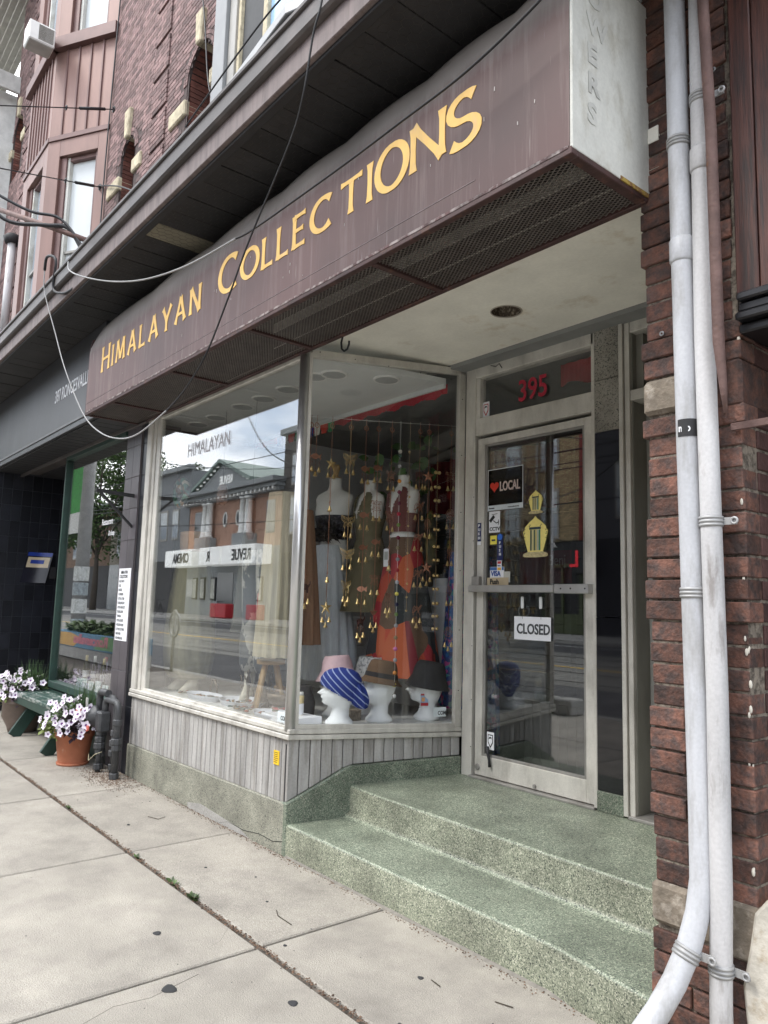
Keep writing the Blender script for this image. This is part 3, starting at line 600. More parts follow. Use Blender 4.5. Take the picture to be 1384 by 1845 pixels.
# side door
sd_ = thing('grey_side_door', (-1.9, 1.35, .361), 'grey painted side door with brass lock, half hidden by the brick pier', 'door')
PGD = mat('grey door paint', (.40, .395, .365), .6, 0, .1, 5, (1, 1, .5), .1, 60, col2=(.30, .29, .26), thr=(.6, .75))
DJ = mat('dull jamb paint', (.24, .235, .205), .6, 0, .2, 5, (1, 1, .4), .05, 60)
MB().box(-2.362, -2.335, YD-.02, YD+.02, .37, 3.125).box(-2.332, -2.30, YD-.005, YD+.03, .37, 3.125).build('jamb_trim', ALU, sd_, .002)
bx('jamb', DJ, (-2.31, -2.295, YD+.02, 1.40, .37, 3.125), sd_, .002)
bx('transom_bar', ALU, (-2.30, -1.40, YD+.0, 1.34, 2.64, 2.70), sd_, .003)
bx('transom_head', ALU, (-2.30, -1.40, YD+.0, 1.34, 3.04, 3.125), sd_, .003)
bx('transom_pane', BGLASS, (-2.27, -1.40, 1.33, 1.34, 2.70, 3.04), sd_)
MB().box(-2.295, -2.25, 1.27, 1.33, 2.70, 3.04).build('transom_stile', DJ, sd_)
bx('door_leaf', PGD, (-2.295, -1.40, 1.36, 1.40, .39, 2.64), sd_, .003)
bx('threshold', ALUD, (-2.33, -1.40, YD-.03, 1.38, .361, .378), sd_, .003)
MB().loft((-2.235, 1.36, 1.74), [(0, .032, .032), (.012, .030, .030), (.02, .02, .02), (.03, .018, .018)], 20, axis='y').build('brass_lock', BRASS, sd_)
for z0, z1, x in ((1.53, 1.65, -2.275), (1.34, 1.37, -2.24)):
    bx('latch_plate', PGD, (x-.014, x+.02, 1.345, 1.362, z0, z1), sd_, .003)
    MB().ball((x+.004, 1.344, (z0+z1)/2+.02), .004, 6, 4).build('screw', BLK, sd_)
for z in (.5, .75, 1.0): MB().ball((-2.25, 1.358, z), .004, 6, 4).build('screw', BLK, sd_)
bx('rear_wall', CREAM, (-2.3, -1.2, 1.41, 1.5, .3, 3.2), shop)
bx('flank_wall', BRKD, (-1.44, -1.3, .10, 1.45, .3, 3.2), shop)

# ================================================================ AWNING SIGN
aw = thing('awning_sign', (-3.98, -.24, 3.02), 'long weathered maroon box awning lettered HIMALAYAN COLLECTIONS in yellow', 'sign')
prof = [(-.486, 3.022), (-.486, 3.30), (-.486, 3.56), (-.482, 3.62), (-.468, 3.68), (-.44, 3.73), (-.40, 3.765), (-.34, 3.79), (-.24, 3.81), (-.12, 3.82), (0, 3.82)]
ribs = [-6.50, -5.30, -4.30, -3.45, -2.85, -2.25, -1.75, -1.455]
xs = []
for a, b in zip(ribs[:-1], ribs[1:]):
    for k in range(8): xs.append((lerp(a, b, k/8), sin(pi*k/8)))
xs.append((ribs[-1], 0))
vs = []; n = len(prof)
for x, sg in xs:
    lf_ = min((x+6.50)/.18, 1)
    for j, (y_, z_) in enumerate(prof):
        k = max(0, (z_-3.56)/.26)
        z = z_ + .055*k - .016*(1-sg)*k
        y2 = y_ + (1-sg)*.012*k
        if x < -6.32: z -= (1-lf_)**2*.10*k; 
        vs.append((x, y2, z))
fs_ = [(i*n+j, (i+1)*n+j, (i+1)*n+j+1, i*n+j+1) for i in range(len(xs)-1) for j in range(n-1)]
def awm():
    mt = bpy.data.materials.new('weathered maroon awning'); mt.use_nodes = True; nt = mt.node_tree; b = nt.nodes['Principled BSDF']; L = nt.links.new
    b.inputs['Roughness'].default_value = .5
    tc = N(nt, 'ShaderNodeTexCoord'); sp = N(nt, 'ShaderNodeSeparateXYZ'); L(tc.outputs['Object'], sp.inputs[0])
    m1 = N(nt, 'ShaderNodeMapping'); m1.inputs['Scale'].default_value = (9, 1, .5); L(tc.outputs['Object'], m1.inputs[0])
    n1 = N(nt, 'ShaderNodeTexNoise'); n1.inputs['Scale'].default_value = 3; n1.inputs['Detail'].default_value = 8; n1.inputs['Roughness'].default_value = .7; L(m1.outputs[0], n1.inputs[0])
    n2 = N(nt, 'ShaderNodeTexNoise'); n2.inputs['Scale'].default_value = 1.3; n2.inputs['Detail'].default_value = 6; L(tc.outputs['Object'], n2.inputs[0])
    r1 = N(nt, 'ShaderNodeValToRGB'); r1.color_ramp.elements[0].position = .50; r1.color_ramp.elements[1].position = .82; L(n1.outputs[0], r1.inputs[0])
    a = N(nt, 'ShaderNodeMix', data_type='RGBA'); a.inputs[6].default_value = (.078, .034, .030, 1); a.inputs[7].default_value = (.165, .115, .105, 1); L(r1.outputs[0], a.inputs[0])
    # paler grey-olive shoulder with an uneven lower border
    ad = N(nt, 'ShaderNodeMath', operation='MULTIPLY_ADD'); ad.inputs[1].default_value = .12; L(n1.outputs[0], ad.inputs[0]); L(sp.outputs['Z'], ad.inputs[2])
    mr = N(nt, 'ShaderNodeMapRange'); mr.inputs[1].default_value = 3.60; mr.inputs[2].default_value = 3.70; L(ad.outputs[0], mr.inputs[0])
    c = N(nt, 'ShaderNodeMix', data_type='RGBA'); c.inputs[7].default_value = (.19, .17, .155, 1); L(mr.outputs[0], c.inputs[0]); L(a.outputs[2], c.inputs[6])
    r2 = N(nt, 'ShaderNodeMapRange'); r2.inputs[1].default_value = .3; r2.inputs[2].default_value = .7; r2.inputs[3].default_value = .68; r2.inputs[4].default_value = 1.35; L(n2.outputs[0], r2.inputs[0])
    s = N(nt, 'ShaderNodeVectorMath', operation='SCALE'); L(c.outputs[2], s.inputs[0]); L(r2.outputs[0], s.inputs['Scale'])
    # white drips
    m3 = N(nt, 'ShaderNodeMapping'); m3.inputs['Scale'].default_value = (26, 1, 1.2); L(tc.outputs['Object'], m3.inputs[0])
    n3 = N(nt, 'ShaderNodeTexNoise'); n3.inputs['Scale'].default_value = 2.3; n3.inputs['Detail'].default_value = 3; L(m3.outputs[0], n3.inputs[0])
    r3 = N(nt, 'ShaderNodeValToRGB'); r3.color_ramp.elements[0].position = .69; r3.color_ramp.elements[1].position = .76; r3.color_ramp.elements[1].color = (.55, .55, .55, 1); L(n3.outputs[0], r3.inputs[0])
    d = N(nt, 'ShaderNodeMix', data_type='RGBA'); d.inputs[7].default_value = (.42, .39, .36, 1); L(r3.outputs[0], d.inputs[0]); L(s.outputs[0], d.inputs[6])
    L(d.outputs[2], b.inputs['Base Color'])
    return mt
MB().add(vs, fs_, True).build('awning_cover', awm(), aw)
MB().prism([(-1.4545, y_, z_) for y_, z_ in prof]+[(-1.4545, 0, 3.022)], X, .012).build('end_panel', WHITEW, aw, .002)
MB().prism([(-6.512, y_, min(z_, 3.70) if y_ < -.3 else z_-.08) for y_, z_ in prof]+[(-6.512, 0, 3.022)], X, .010).build('end_panel', MAROOND, aw)
for i, ch in enumerate('OWERS'): text('ghost_letter', ch, .105, (-1.4405, -.40, 3.62-i*.115), mat('ghost lettering', (.50, .50, .47), .75, var=.2), aw, u=Y, v=Z, bold=.004, sx=1.1, ext=.0004)
bx('awning_crease', mat('dull crease', (.19, .15, .15), .7, var=.4, scale=20), (-6.48, -1.9, -.4875, -.486, 3.1035, 3.1065), aw)
bx('worn_edge', mat('scuffed pale edge', (.30, .26, .25), .8, var=.5, scale=12, col2=(.09, .05, .05), thr=(.42, .56)), (-6.5, -1.46, -.490, -.4865, 3.022, 3.034), aw)
for i in range(26):
    x = random.uniform(-6.2, -1.6); z = random.uniform(3.12, 3.52); bx('paint_chip', mat('pale chip', (.45, .42, .40), .8), (x, x+random.uniform(.002, .005), -.4878, -.4862, z, z+random.uniform(.004, .022)), aw)
# bottom frame and expanded metal
bf = MB().box(-6.50, -1.445, -.488, -.455, 3.0, 3.03).box(-6.50, -1.445, -.03, .0, 3.0, 3.03).box(-6.50, -6.47, -.455, -.03, 3.0, 3.03).box(-1.485, -1.445, -.455, -.03, 3.0, 3.03)
bf.build('bottom_frame', MAROOND, aw, .003)
cb = [-5.90, -4.79, -3.71, -2.565]
for x in cb: bx('cross_bar', MAROOND, (x-.018, x+.018, -.455, -.03, 2.998, 3.022), aw, .002)
ed = [-6.47]+cb+[-1.485]
for a, b in zip(ed[:-1], ed[1:]):
    q = MB(); p = .030; y0, y1 = -.455, -.03; w_ = y1-y0; sl2 = .55   # dx per dy
    k = a-w_*2
    while k < b+w_*2:
        for sg in (1, -1):
            x0_, x1_ = k, k+sg*w_/sl2*.9
            pa, pb_ = [x0_, y0], [x1_, y1]
            # clip to the bay
            def cut(P, Q):
                (xa, ya), (xb, yb) = P, Q
                if xa > xb: xa, ya, xb, yb = xb, yb, xa, ya
                if xb <= a or xa >= b: return None
                if xa < a: ya += (a-xa)/(xb-xa)*(yb-ya); xa = a
                if xb > b: yb = ya+(b-xa)/(xb-xa)*(yb-ya); xb = b
                return (xa, ya), (xb, yb)
            c = cut(pa, pb_)
            if c: q.bar((*c[0], 3.012+sg*.0012), (*c[1], 3.012+sg*.0012), .0045, .002)
        k += p
    q.build('metal_mesh', MESHM, aw, kind='stuff', fix=False)
bx('awning_shade_sheet', DARK, (-6.47, -1.49, -.47, -.01, 3.35, 3.36), aw)  # black sheet added so the box reads as shaded through the mesh
bx('awning_back', DARK, (-6.56, -1.455, .002, .008, 3.03, 3.8), aw)
bx('awning_back', DARK, (-6.60, -6.514, -.32, .008, 3.09, 3.7), aw)
bx('rust_edge', mat('yellow rust', (.40, .28, .06), .8, col2=(.2, .1, .05), thr=(.45, .6), scale=30), (-1.446, -1.440, -.20, -.0, 3.018, 3.034), aw)
bx('rust_edge', mat('yellow rust', (.4, .28, .06)), (-6.50, -5.6, .001, .008, 3.012, 3.03), aw)
# hand-painted flared capitals
GL = {
 'H': [[(0, 0), (0, 1)], [(.62, 0), (.62, 1)], [(.0, .5), (.62, .5)]], 'I': [[(0, 0), (0, 1)]],
 'M': [[(0, 0), (.10, 1)], [(.10, 1), (.42, .12)], [(.42, .12), (.74, 1)], [(.74, 1), (.84, 0)]],
 'A': [[(0, 0), (.36, 1)], [(.36, 1), (.72, 0)], [(.15, .33), (.58, .33)]],
 'L': [[(0, 1), (0, 0)], [(0, .05), (.48, .05)]], 'Y': [[(0, 1), (.34, .45)], [(.68, 1), (.34, .45)], [(.34, .47), (.34, 0)]],
 'N': [[(0, 0), (0, 1)], [(0, 1), (.66, 0)], [(.66, 0), (.66, 1)]], 'E': [[(0, 0), (0, 1)], [(0, .05), (.48, .05)], [(0, .52), (.40, .52)], [(0, .95), (.48, .95)]],
 'T': [[(.33, 0), (.33, .97)], [(0, .95), (.66, .95)]],
}
def arc(cx, cz, rx, rz, a0, a1, n=22): return [(cx+rx*cos(radians(lerp(a0, a1, i/n))), cz+rz*sin(radians(lerp(a0, a1, i/n)))) for i in range(n+1)]
GL['O'] = [arc(.44, .5, .44, .46, 0, 360, 32)]; GL['C'] = [arc(.46, .5, .46, .46, 48, 312, 26)]
GL['S'] = [arc(.29, .73, .27, .23, 40, 270, 14)+arc(.29, .27, .29, .23, 90, -140, 14)[1:]]
GW = {'H': .62, 'I': 0, 'M': .84, 'A': .72, 'L': .46, 'Y': .68, 'N': .66, 'E': .48, 'T': .66, 'O': .88, 'C': .80, 'S': .56}
def letter(ch, x, z, h, lean=0, wx=1):
    q = MB(); d = 0
    for st in GL[ch]:
        d += 1; w0 = .050*h+.0085
        pts = [Vector((x+a*h*wx, 0, z+b*h)) for a, b in st]; nn = len(pts)
        if ch in 'OCS':
            closed = ch == 'O'; Lp = []; Rp = []
            for i, p in enumerate(pts):
                t_ = (pts[(i+1) % nn if not closed else (i+1) % (nn-1)]-pts[i-1 if i else (nn-2 if closed else 0)]) if 0 < i < nn-1 or closed else (pts[min(i+1, nn-1)]-pts[max(i-1, 0)])
                t_.normalize(); no = Vector((t_.z, 0, -t_.x)); ww = w0*(1.0+.0*i)
                if not closed: ww *= 1+.45*max(0, abs(i/(nn-1)-.5)*2-.82)/.18
                ww *= .62+.5*abs(no.x)
                Lp.append(p+no*ww); Rp.append(p-no*ww)
            vs = []; 
            for yy in (-.4885-.0004*d, -.4865): vs += [(p.x, yy, p.z) for p in Lp]+[(p.x, yy, p.z) for p in Rp]
            fs = []
            for i in range(nn-1): fs += [(i, i+1, nn+i+1, nn+i), (i, 2*nn+i, 2*nn+i+1, i+1), (nn+i, nn+i+1, 3*nn+i+1, 3*nn+i)]
            fs += [(0, nn, 3*nn, 2*nn), (nn-1, 2*nn-1, 4*nn-1, 3*nn-1)] if not closed else []
            q.add(vs, fs)
        else:
            a, b = pts; t_ = (b-a).normalized(); no = Vector((t_.z, 0, -t_.x)); thin = .6 if abs(t_.x) > .9 else .95
            wm = w0*thin; P = []
            for k, fl_ in ((0, 1.45), (.18, 1.02), (.5, .92), (.82, 1.02), (1, 1.45)): P.append(a.lerp(b, k)+no*wm*fl_)
            for k, fl_ in ((1, 1.45), (.82, 1.02), (.5, .92), (.18, 1.02), (0, 1.45)): P.append(a.lerp(b, k)-no*wm*fl_)
            q.prism([(p.x, -.4865, p.z) for p in P], -Y, .0018+.0004*d)
    q.build('sign_letter', YEL, aw)
def word(wd_, x0, x1, z, h1, h2, wx=1.15):
    tot = sum(GW[c]*wx*(h1 if i == 0 else h2) for i, c in enumerate(wd_)); free = (x1-x0-tot)/(len(wd_)-1); x = x0
    for i, c in enumerate(wd_):
        h = h1 if i == 0 else h2
        letter(c, x, z+random.uniform(-.003, .003), h, wx=wx); x += GW[c]*h*wx+free
word('HIMALAYAN', -6.145, -4.335, 3.308, .216, .178, 1.12)
word('COLLEC', -4.06, -2.88, 3.303, .235, .185, 1.15)
for c, x, z, h, wx in (('T', -2.80, 3.304, .176, 1.45), ('I', -2.572, 3.300, .19, 1), ('O', -2.515, 3.288, .222, 1.03), ('N', -2.27, 3.302, .207, 1.32), ('S', -2.05, 3.275, .236, 1.18)): letter(c, x, z, h, wx=wx)

# ================================================================ BRICK BUILDING ABOVE
bb = thing('brick_building', (-6, 0, 0), 'upper storeys of purple brown brick with narrow arched niches and pale keystones', 'building')
ARCH = [(-5.675, .25, 6.02), (-7.36, .20, 6.03), (-12.75, .30, 9.0)]
def inarch(x, z, e=0):
    for cx, r, cz in ARCH:
        lo = cz-1.2 if cz < 7 else cz-.8
        if lo < z <= cz and abs(x-cx) < r+e: return True
        if z > cz and (x-cx)**2+(z-cz)**2 < (r+e)**2: return True
    return False
wb = MB()
def mortar(x0, x1, z0, z1, y=.001, st=.05):
    nx = int((x1-x0)/st); nz_ = int((z1-z0)/st)
    for i in range(nx):
        k = 0
        while k < nz_:
            xx = x0+(i+.5)*st
            if inarch(xx, z0+(k+.5)*st, -.01): k += 1; continue
            k2 = k
            while k2 < nz_ and not inarch(xx, z0+(k2+.5)*st, -.01): k2 += 1
            wb.add([(x0+i*st, y, z0+k*st), (x0+(i+1)*st, y, z0+k*st), (x0+(i+1)*st, y, z0+k2*st), (x0+i*st, y, z0+k2*st)], [(0, 1, 2, 3)]); k = k2
mortar(-13.1, -3.6, 3.6, 12.5)
wall = wb.build('wall', MORT, bb, fix=False)
C_H, C_P = .0405, .0471       # drawn at 1/1.56, see the set-back below
near = []
def brickrow(x0, x1, z, y=0, L_=.1315, pitch=.1385, off=0):
    x = x0-off
    while x < x1:
        a, b = max(x, x0), min(x+L_, x1)
        if b-a > .03: yield ((a+b)/2, b-a, z)
        x += pitch
cells = []
z = 4.95; r = 0
while z < 12.0:
    for (xa, xb) in ((-8.0, -5.31), (-5.31, -3.7), (-13.1, -10.45)):
        if xa == -5.31 and z > 5.0: continue
        segs = [(xa, xb)] if xa != -8.0 or r % 8 == 0 else [(-8.0, -6.742), (-6.738, -6.382), (-6.378, -5.31)]
        for cx, l, zz in [q_ for (a_, b_) in segs for q_ in brickrow(a_, b_, z, off=(.069 if r % 2 else 0)+.03)]:
            if zz > 8.6 and xa == -8.0 and cx > -5.3: continue
            if inarch(cx, zz, .085) or inarch(cx-l*.3, zz, .085) or inarch(cx+l*.3, zz, .085): continue
            yo = 0
            if -6.742 < cx < -6.38 and r % 8 != 0: yo = -.016
            if -12.2 < cx < -11.7 and r % 8 != 0: yo = -.016
            cells.append((cx, l, zz, yo))
    z += C_P; r += 1
cam0 = Vector((0, -2.458, 1.45))
vis = lambda c: not (c[2] < 5.15) and c[2] < 8.3+max(0, (-6-c[0]))*1.0
cells.sort(key=lambda c: (not vis(c), (Vector((c[0], 0, c[2]))-cam0).length))
bmesh_cache = {}
def brickmesh(l, h, d, key, mt):
    k = (round(l, 2), round(h, 3), round(d, 2), key)
    if k not in bmesh_cache:
        l2 = max(round(l, 2), .03)
        me = bpy.data.meshes.new('brick'); bm = bmesh.new(); bmesh.ops.create_cube(bm, size=1)
        for v in bm.verts: v.co = Vector((v.co.x*l2, v.co.y*d, v.co.z*h))
        bmesh.ops.bevel(bm, geom=list(bm.edges), offset=.0035 if h > .05 else .002, segments=1, affect='EDGES')
        bm.to_mesh(me); bm.free(); me.materials.append(mt); bmesh_cache[k] = me
    return bmesh_cache[k]
for c in cells[:300]:
    link('brick', brickmesh(c[1], C_H, .09, 'u', BRKU), wall, (c[0], .045-.003+c[3]+random.uniform(-.001, .001), c[2]), rot=(0, random.uniform(-.004, .004), 0))
bs_ = MB()
for c in cells[300:]:
    l = c[1]/2; y0 = -.003+c[3]+random.uniform(-.001, .001); bs_.box(c[0]-l, c[0]+l, y0, .05, c[2]-C_H/2, c[2]+C_H/2)
bs_.build('brick_field', BRKS, wall, fix=False, kind='stuff')
# arched niches
for cx, r, cz in ARCH:
    n = MB(); vo = MB(); bot = cz-1.0 if cz < 7 else cz-.8
    pts = [(cx-r, bot)]+[(cx+r*cos(pi-pi*k/14), cz+r*sin(pi-pi*k/14)) for k in range(15)]+[(cx+r, bot)]
    for (a, b), (c_, d) in zip(pts[:-1], pts[1:]): n.add([(a, -.004, b), (c_, -.004, d), (c_, .34, d), (a, .34, b)], [(0, 1, 2, 3)])
    nich = n.build('arched_niche', MORT, bb, fix=False)
    # reveal bricks
    rv = MB(); zz = bot+.05
    while zz < cz+.02:
        rv.box(cx-r-.002, cx-r+.012, .02, .19, zz, zz+C_H).box(cx-r-.002, cx-r+.012, .2, .33, zz, zz+C_H).box(cx+r-.012, cx+r+.002, .02, .19, zz, zz+C_H); zz += C_P
    for k in range(7):
        a0, a1 = pi-pi*k/14-.02, pi-pi*(k+1)/14+.02
        rv.add([(cx+(r-.012)*cos(t_), y_, cz+(r-.012)*sin(t_)) for t_ in (a0, a1) for y_ in (.02, .33)], [(0, 1, 3, 2)])
    rv.build('reveal_brick', mat('niche red brick', (.15, .055, .04), .85, 0, .3, 10, bump=.4, island=.35), nich, fix=False, kind='stuff')
    fr_ = MB(); P2 = [(cx-r+.03, bot)]+[(cx+(r-.03)*cos(pi-pi*k/14), cz+(r-.03)*sin(pi-pi*k/14)) for k in range(15)]+[(cx+r-.03, bot)]
    fr_.tube([(a, .24, b) for a, b in P2], .03, 6, smooth=False); fr_.build('niche_frame', mat('flaking grey frame', (.2, .18, .16), .8, var=.4, scale=25, bump=.6), nich)
    MB().prism([(a, .27, b) for a, b in P2], Y, .01).build('niche_pane', BGLASS, nich)
    vs_ = MB()
    for ring in (0, 1):
        ra, rb = r+.004+ring*.040, r+.040+ring*.040-.003; nk = 30
        for k in range(nk):
            a0, a1 = pi*k/nk+.008, pi*(k+1)/nk-.008
            vs_.prism([(cx+ra*cos(a0), -.008, cz+ra*sin(a0)), (cx+rb*cos(a0), -.008, cz+rb*sin(a0)), (cx+rb*cos(a1), -.008, cz+rb*sin(a1)), (cx+ra*cos(a1), -.008, cz+ra*sin(a1))], Y, .05)
    vs_.build('voussoir_ring', BRKS, nich, fix=False, kind='stuff')
    k = MB().prism([(cx-.045, -.045, cz+r-.015), (cx+.045, -.045, cz+r-.015), (cx+.075, -.045, cz+r+.30), (cx-.075, -.045, cz+r+.30)], Y, .18).build('keystone', STONEC, nich, .012)
    for sg in (-1, 1):
        x0_ = cx+sg*r; x1_ = cx+sg*(r+(.33 if sg < 0 else .22))
        bx('impost_stone', STONEC, (x0_-sg*.01, x1_, -.03, .30 if sg < 0 else .1, cz-.30, cz-.15), nich, .012)
# flat band between eave and wall
# --- bay window
bay = MB()
A0, A1, A2, A3 = Vector((-8.02, 0, 0)), Vector((-8.76, -.44, 0)), Vector((-9.86, -.44, 0)), Vector((-10.45, 0, 0))
Bay = bx('bay_window', COPD, (-10.3, -8.15, .0, .05, 4.4, 12.0), bb)
cant = (A1-A0); cn = Vector((-cant.y, cant.x, 0)).normalized(); cn = cn if cn.y < 0 else -cn
fn = Vector((0, -1, 0))
def facep(P, Q, nrm, t, z, o=0): return P.lerp(Q, t)+nrm*o+Z*z
def panel(name, mt, P, Q, nrm, t0, t1, z0, z1, o0=-.04, o1=0, par=None, bevel=.003):
    pts = [facep(P, Q, nrm, t0, z0, o0), facep(P, Q, nrm, t1, z0, o0), facep(P, Q, nrm, t1, z1, o0), facep(P, Q, nrm, t0, z1, o0)]
    return MB().prism(pts, nrm, o1-o0).build(name, mt, par or Bay, bevel)
for (P, Q, nr, cnt) in ((A0, A1, cn, 5), (A1, A2, fn, 8)):
    for k in range(cnt):
        panel('cladding_panel', COPPER, P, Q, nr, k/cnt+.012/cnt, (k+1)/cnt-.012/cnt, 6.72, 7.80, -.04, 0)
        if k: panel('cladding_seam', COPD, P, Q, nr, k/cnt-.012, k/cnt+.012, 6.72, 7.80, -.03, .016)
    panel('bay_backing', BLK, P, Q, nr, 0, 1, 4.4, 12, -.30, -.28)
    panel('trim_band', COPD, P, Q, nr, -.03, 1.03, 7.80, 7.95, -.05, .07)
    panel('trim_band', COPD, P, Q, nr, -.0, 1.0, 6.66, 6.72, -.05, .02)
    for (z0, z1, zt) in ((4.4, 6.66, 6.46), (7.95, 10.4, 10.1)):
        panel('window_frame', COPPER, P, Q, nr, 0, .17, z0, z1, -.06, .004)
        panel('window_frame', COPPER, P, Q, nr, .80, 1.0, z0, z1, -.06, .004)
        panel('window_frame', COPPER, P, Q, nr, .17, .80, zt, z1, -.06, .004)
        panel('window_frame', COPD, P, Q, nr, .17, .23, z0, zt, -.12, -.03); panel('window_frame', COPD, P, Q, nr, .71, .80, z0, zt, -.12, -.03)
        panel('window_frame', WHITEW, P, Q, nr, .67, .71, z0, zt, -.12, -.05)
        panel('window_blind', BLIND if nr is cn else CURT, P, Q, nr, .23, .67, z0, zt-.05, -.14, -.10)
        panel('window_frame', COPD, P, Q, nr, .23, .67, zt-.05, zt, -.12, -.05)
        if z0 < 5:
            panel('meeting_rail', ALUD, P, Q, nr, .23, .67, 5.30, 5.33, -.11, -.07)
            panel('meeting_rail', ALUD, P, Q, nr, .23, .67, 4.95, 4.98, -.11, -.07)
MB().prism([(-8.3, -.50, 4.55), (-9.9, -.50, 4.55), (-9.9, -.50, 4.64), (-8.3, -.50, 4.64)], Y, .3).build('bay_sill', ALUD, Bay, .005)
# far return of the bay
panel('cladding_panel', COPPER, A2, A3, Vector((-.5, -.8, 0)).normalized(), 0, 1, 4.4, 12, -.02, 0)
# --- grey box window at right
bw = bx('box_window', ALUD, (-5.18, -3.9, .02, .08, 5.0, 7.5), bb)
GREYF = mat('grey window flashing', (.24, .245, .25), .5, .1, .08)
GREYL = mat('light grey sill', (.36, .365, .37), .5, .1, .08)
MB().box(-5.22, -5.02, -.10, .02, 5.28, 7.5).build('window_frame', GREYF, bw, .004)
MB().box(-5.01, -4.90, -.07, .02, 5.28, 7.5).build('window_frame', ALUD, bw, .004)
MB().box(-4.90, -4.86, -.05, .02, 5.28, 7.5).box(-4.5, -4.44, -.05, .02, 5.28, 7.5).box(-4.90, -4.44, -.04, .02, 5.28, 5.34).box(-4.9, -4.44, -.045, .02, 6.45, 6.50).build('window_frame', STONEC, bw, .003)
bx('window_pane', mat('insect screen', (.05, .052, .055), .7), (-4.86, -4.50, -.02, .01, 5.34, 7.5), bw)
bx('window_pane', mat('painted sky reflection', (.32, .50, .72), .15, var=.15, scale=2), (-4.44, -3.95, -.02, .01, 5.34, 7.5), bw)  # reflected blue sky painted into the pane colour
sP = [(-5.30, -.15), (-3.80, -.27), (-3.62, -.20), (-3.62, .0), (-5.30, .0)]
MB().prism([(a, b, 5.18) for a, b in sP], Z, .07).build('window_sill', GREYL, bw, .005)
MB().prism([(a*.999, b+.02, 5.10) for a, b in sP], Z, .08).build('sill_underside', BLK, bw)
# --- eave
ev = thing('eave', (-6, -.4, 3.9), 'long dark gutter and black boarded soffit over the shopfronts', 'gutter')
XE0, XE1 = -16.0, -.9
bx('gutter', GUTD, (XE0, XE1, -.825, -.70, 4.045, 4.165), ev, .012)
MB().box(XE0, XE1, -.84, -.80, 4.145, 4.175).build('gutter_lip', GUTD, ev, .006)
bx('fascia_board', GUTP, (XE0, XE1, -.785, -.755, 3.915, 4.045), ev, .004)
bx('fascia_drip', BLK, (XE0, XE1, -.76, -.71, 3.895, 3.916), ev, .003)
x = XE0; k = 0
CRB = mat('bare cream board', (.20, .18, .13), .8, 0, .2, 5)
while x < XE1:
    m_ = SOFB if k != 51 else CRB
    bx('soffit_board', m_, (x+.003, x+.217, -.71, .01, 3.905+random.uniform(-.003, .003), 3.925), ev, .002, label='bare cream soffit board among the black ones' if k == 51 else None)
    x += .22; k += 1
MB().prism([(XE0, -.80, 4.14), (XE0, 1.6, 4.75), (XE0, 1.6, 4.65), (XE0, -.76, 4.06)], X, XE1-XE0).build('eave_roof', BLK, ev)
bx('eave_flashing', ALUD, (XE0, XE1, 1.36, 1.40, 4.66, 4.80), ev)
# chicken wire under the soffit
cw = MB(); hx = .06
for i in range(0, 150):
    for j in range(0, 10):
        x0_ = -7.6+i*hx*.75*1.0; y0_ = -.69+j*hx*.866+(hx*.433 if i % 2 else 0)
        if x0_ > -1.2 or y0_ > -.08: continue
        zz = 3.885-.012*sin((x0_)*3)*sin(y0_*8)
        a = Vector((x0_, y0_, zz)); cw.bar(a, a+Vector((hx*.5, 0, 0)), .0012, .0012); cw.bar(a+Vector((hx*.5, 0, 0)), a+Vector((hx*.75, hx*.433, 0)), .0012, .0012); cw.bar(a+Vector((hx*.5, 0, 0)), a+Vector((hx*.75, -hx*.433, 0)), .0012, .0012)
cw.build('chicken_wire', mat('old wire', (.07, .065, .06), .5, .5), ev, fix=False, kind='stuff')
# --- wall above the awning hidden part closes the gap
bx('front_upstand', MORT, (-16, -1.1, .02, .3, 3.86, 4.3), ev)
bx('structure_core', DARK, (-13.0, -1.2, .36, .4, 4.6, 12.4), bb)

# ================================================================ BRICK PIER with pipes
P_P = .0735
pr = thing('brick_pier', (-1.3, 0, 0), 'red brick pier with rough stone blocks at the right of the shop', 'pier')
PX0, PX1 = -1.466, -1.122
bx('pier_core', MORTL, (PX0+.004, PX1-.004, .001, .9, -.2, 3.95), pr)
stones = [(.405, .545), (2.165, 2.300)]
z = -.12+P_P/2; r = 0
while z < 3.92:
    st = [s for s in stones if s[0]-.02 < z < s[1]+.02]
    if st: z += P_P; r += 1; continue
    proud = ((r % 9) in (3, 4, 5, 6, 7)); o = -.010 if proud else 0; e = .012 if proud else 0
    wd_ = PX1-PX0; sp = .60 if r % 2 else .36
    xr = PX1-(.02 if z > 2.45 else 0)
    x0_, x1_ = PX0-e+random.uniform(-.004, .004), xr+e*.6+random.uniform(-.003, .003); xm = lerp(PX0, PX1, sp)
    for a, b in ((x0_, xm-.004), (xm+.004, x1_)):
        link('brick', brickmesh(b-a, .0655, .105, 'p', BRK), pr, ((a+b)/2, .0525-.005+o*.8+random.uniform(-.0025, .0025), z), rot=(0, random.uniform(-.01, .01), 0))
    # right return (in the recess of the neighbour)
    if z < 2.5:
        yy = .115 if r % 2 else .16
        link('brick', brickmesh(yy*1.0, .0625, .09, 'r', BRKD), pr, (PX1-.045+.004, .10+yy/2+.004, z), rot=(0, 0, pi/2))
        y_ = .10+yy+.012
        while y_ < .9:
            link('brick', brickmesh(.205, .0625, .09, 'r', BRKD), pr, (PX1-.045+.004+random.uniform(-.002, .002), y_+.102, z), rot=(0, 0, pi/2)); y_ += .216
    z += P_P; r += 1
for z0, z1 in stones:
    q = MB().box(PX0-.012, -1.335, -.022, .12, z0+.005, z1).box(-1.33, -1.235, -.012, .12, z0-.01, z1-.02)
    q.build('quoin_stone', STONEB, pr, .014)
    MB().box(-1.228, PX1+.008, -.018, .20, z0-.02, z1+.012).build('quoin_stone', STONEB if z0 < 1 else BRK, pr, .012)
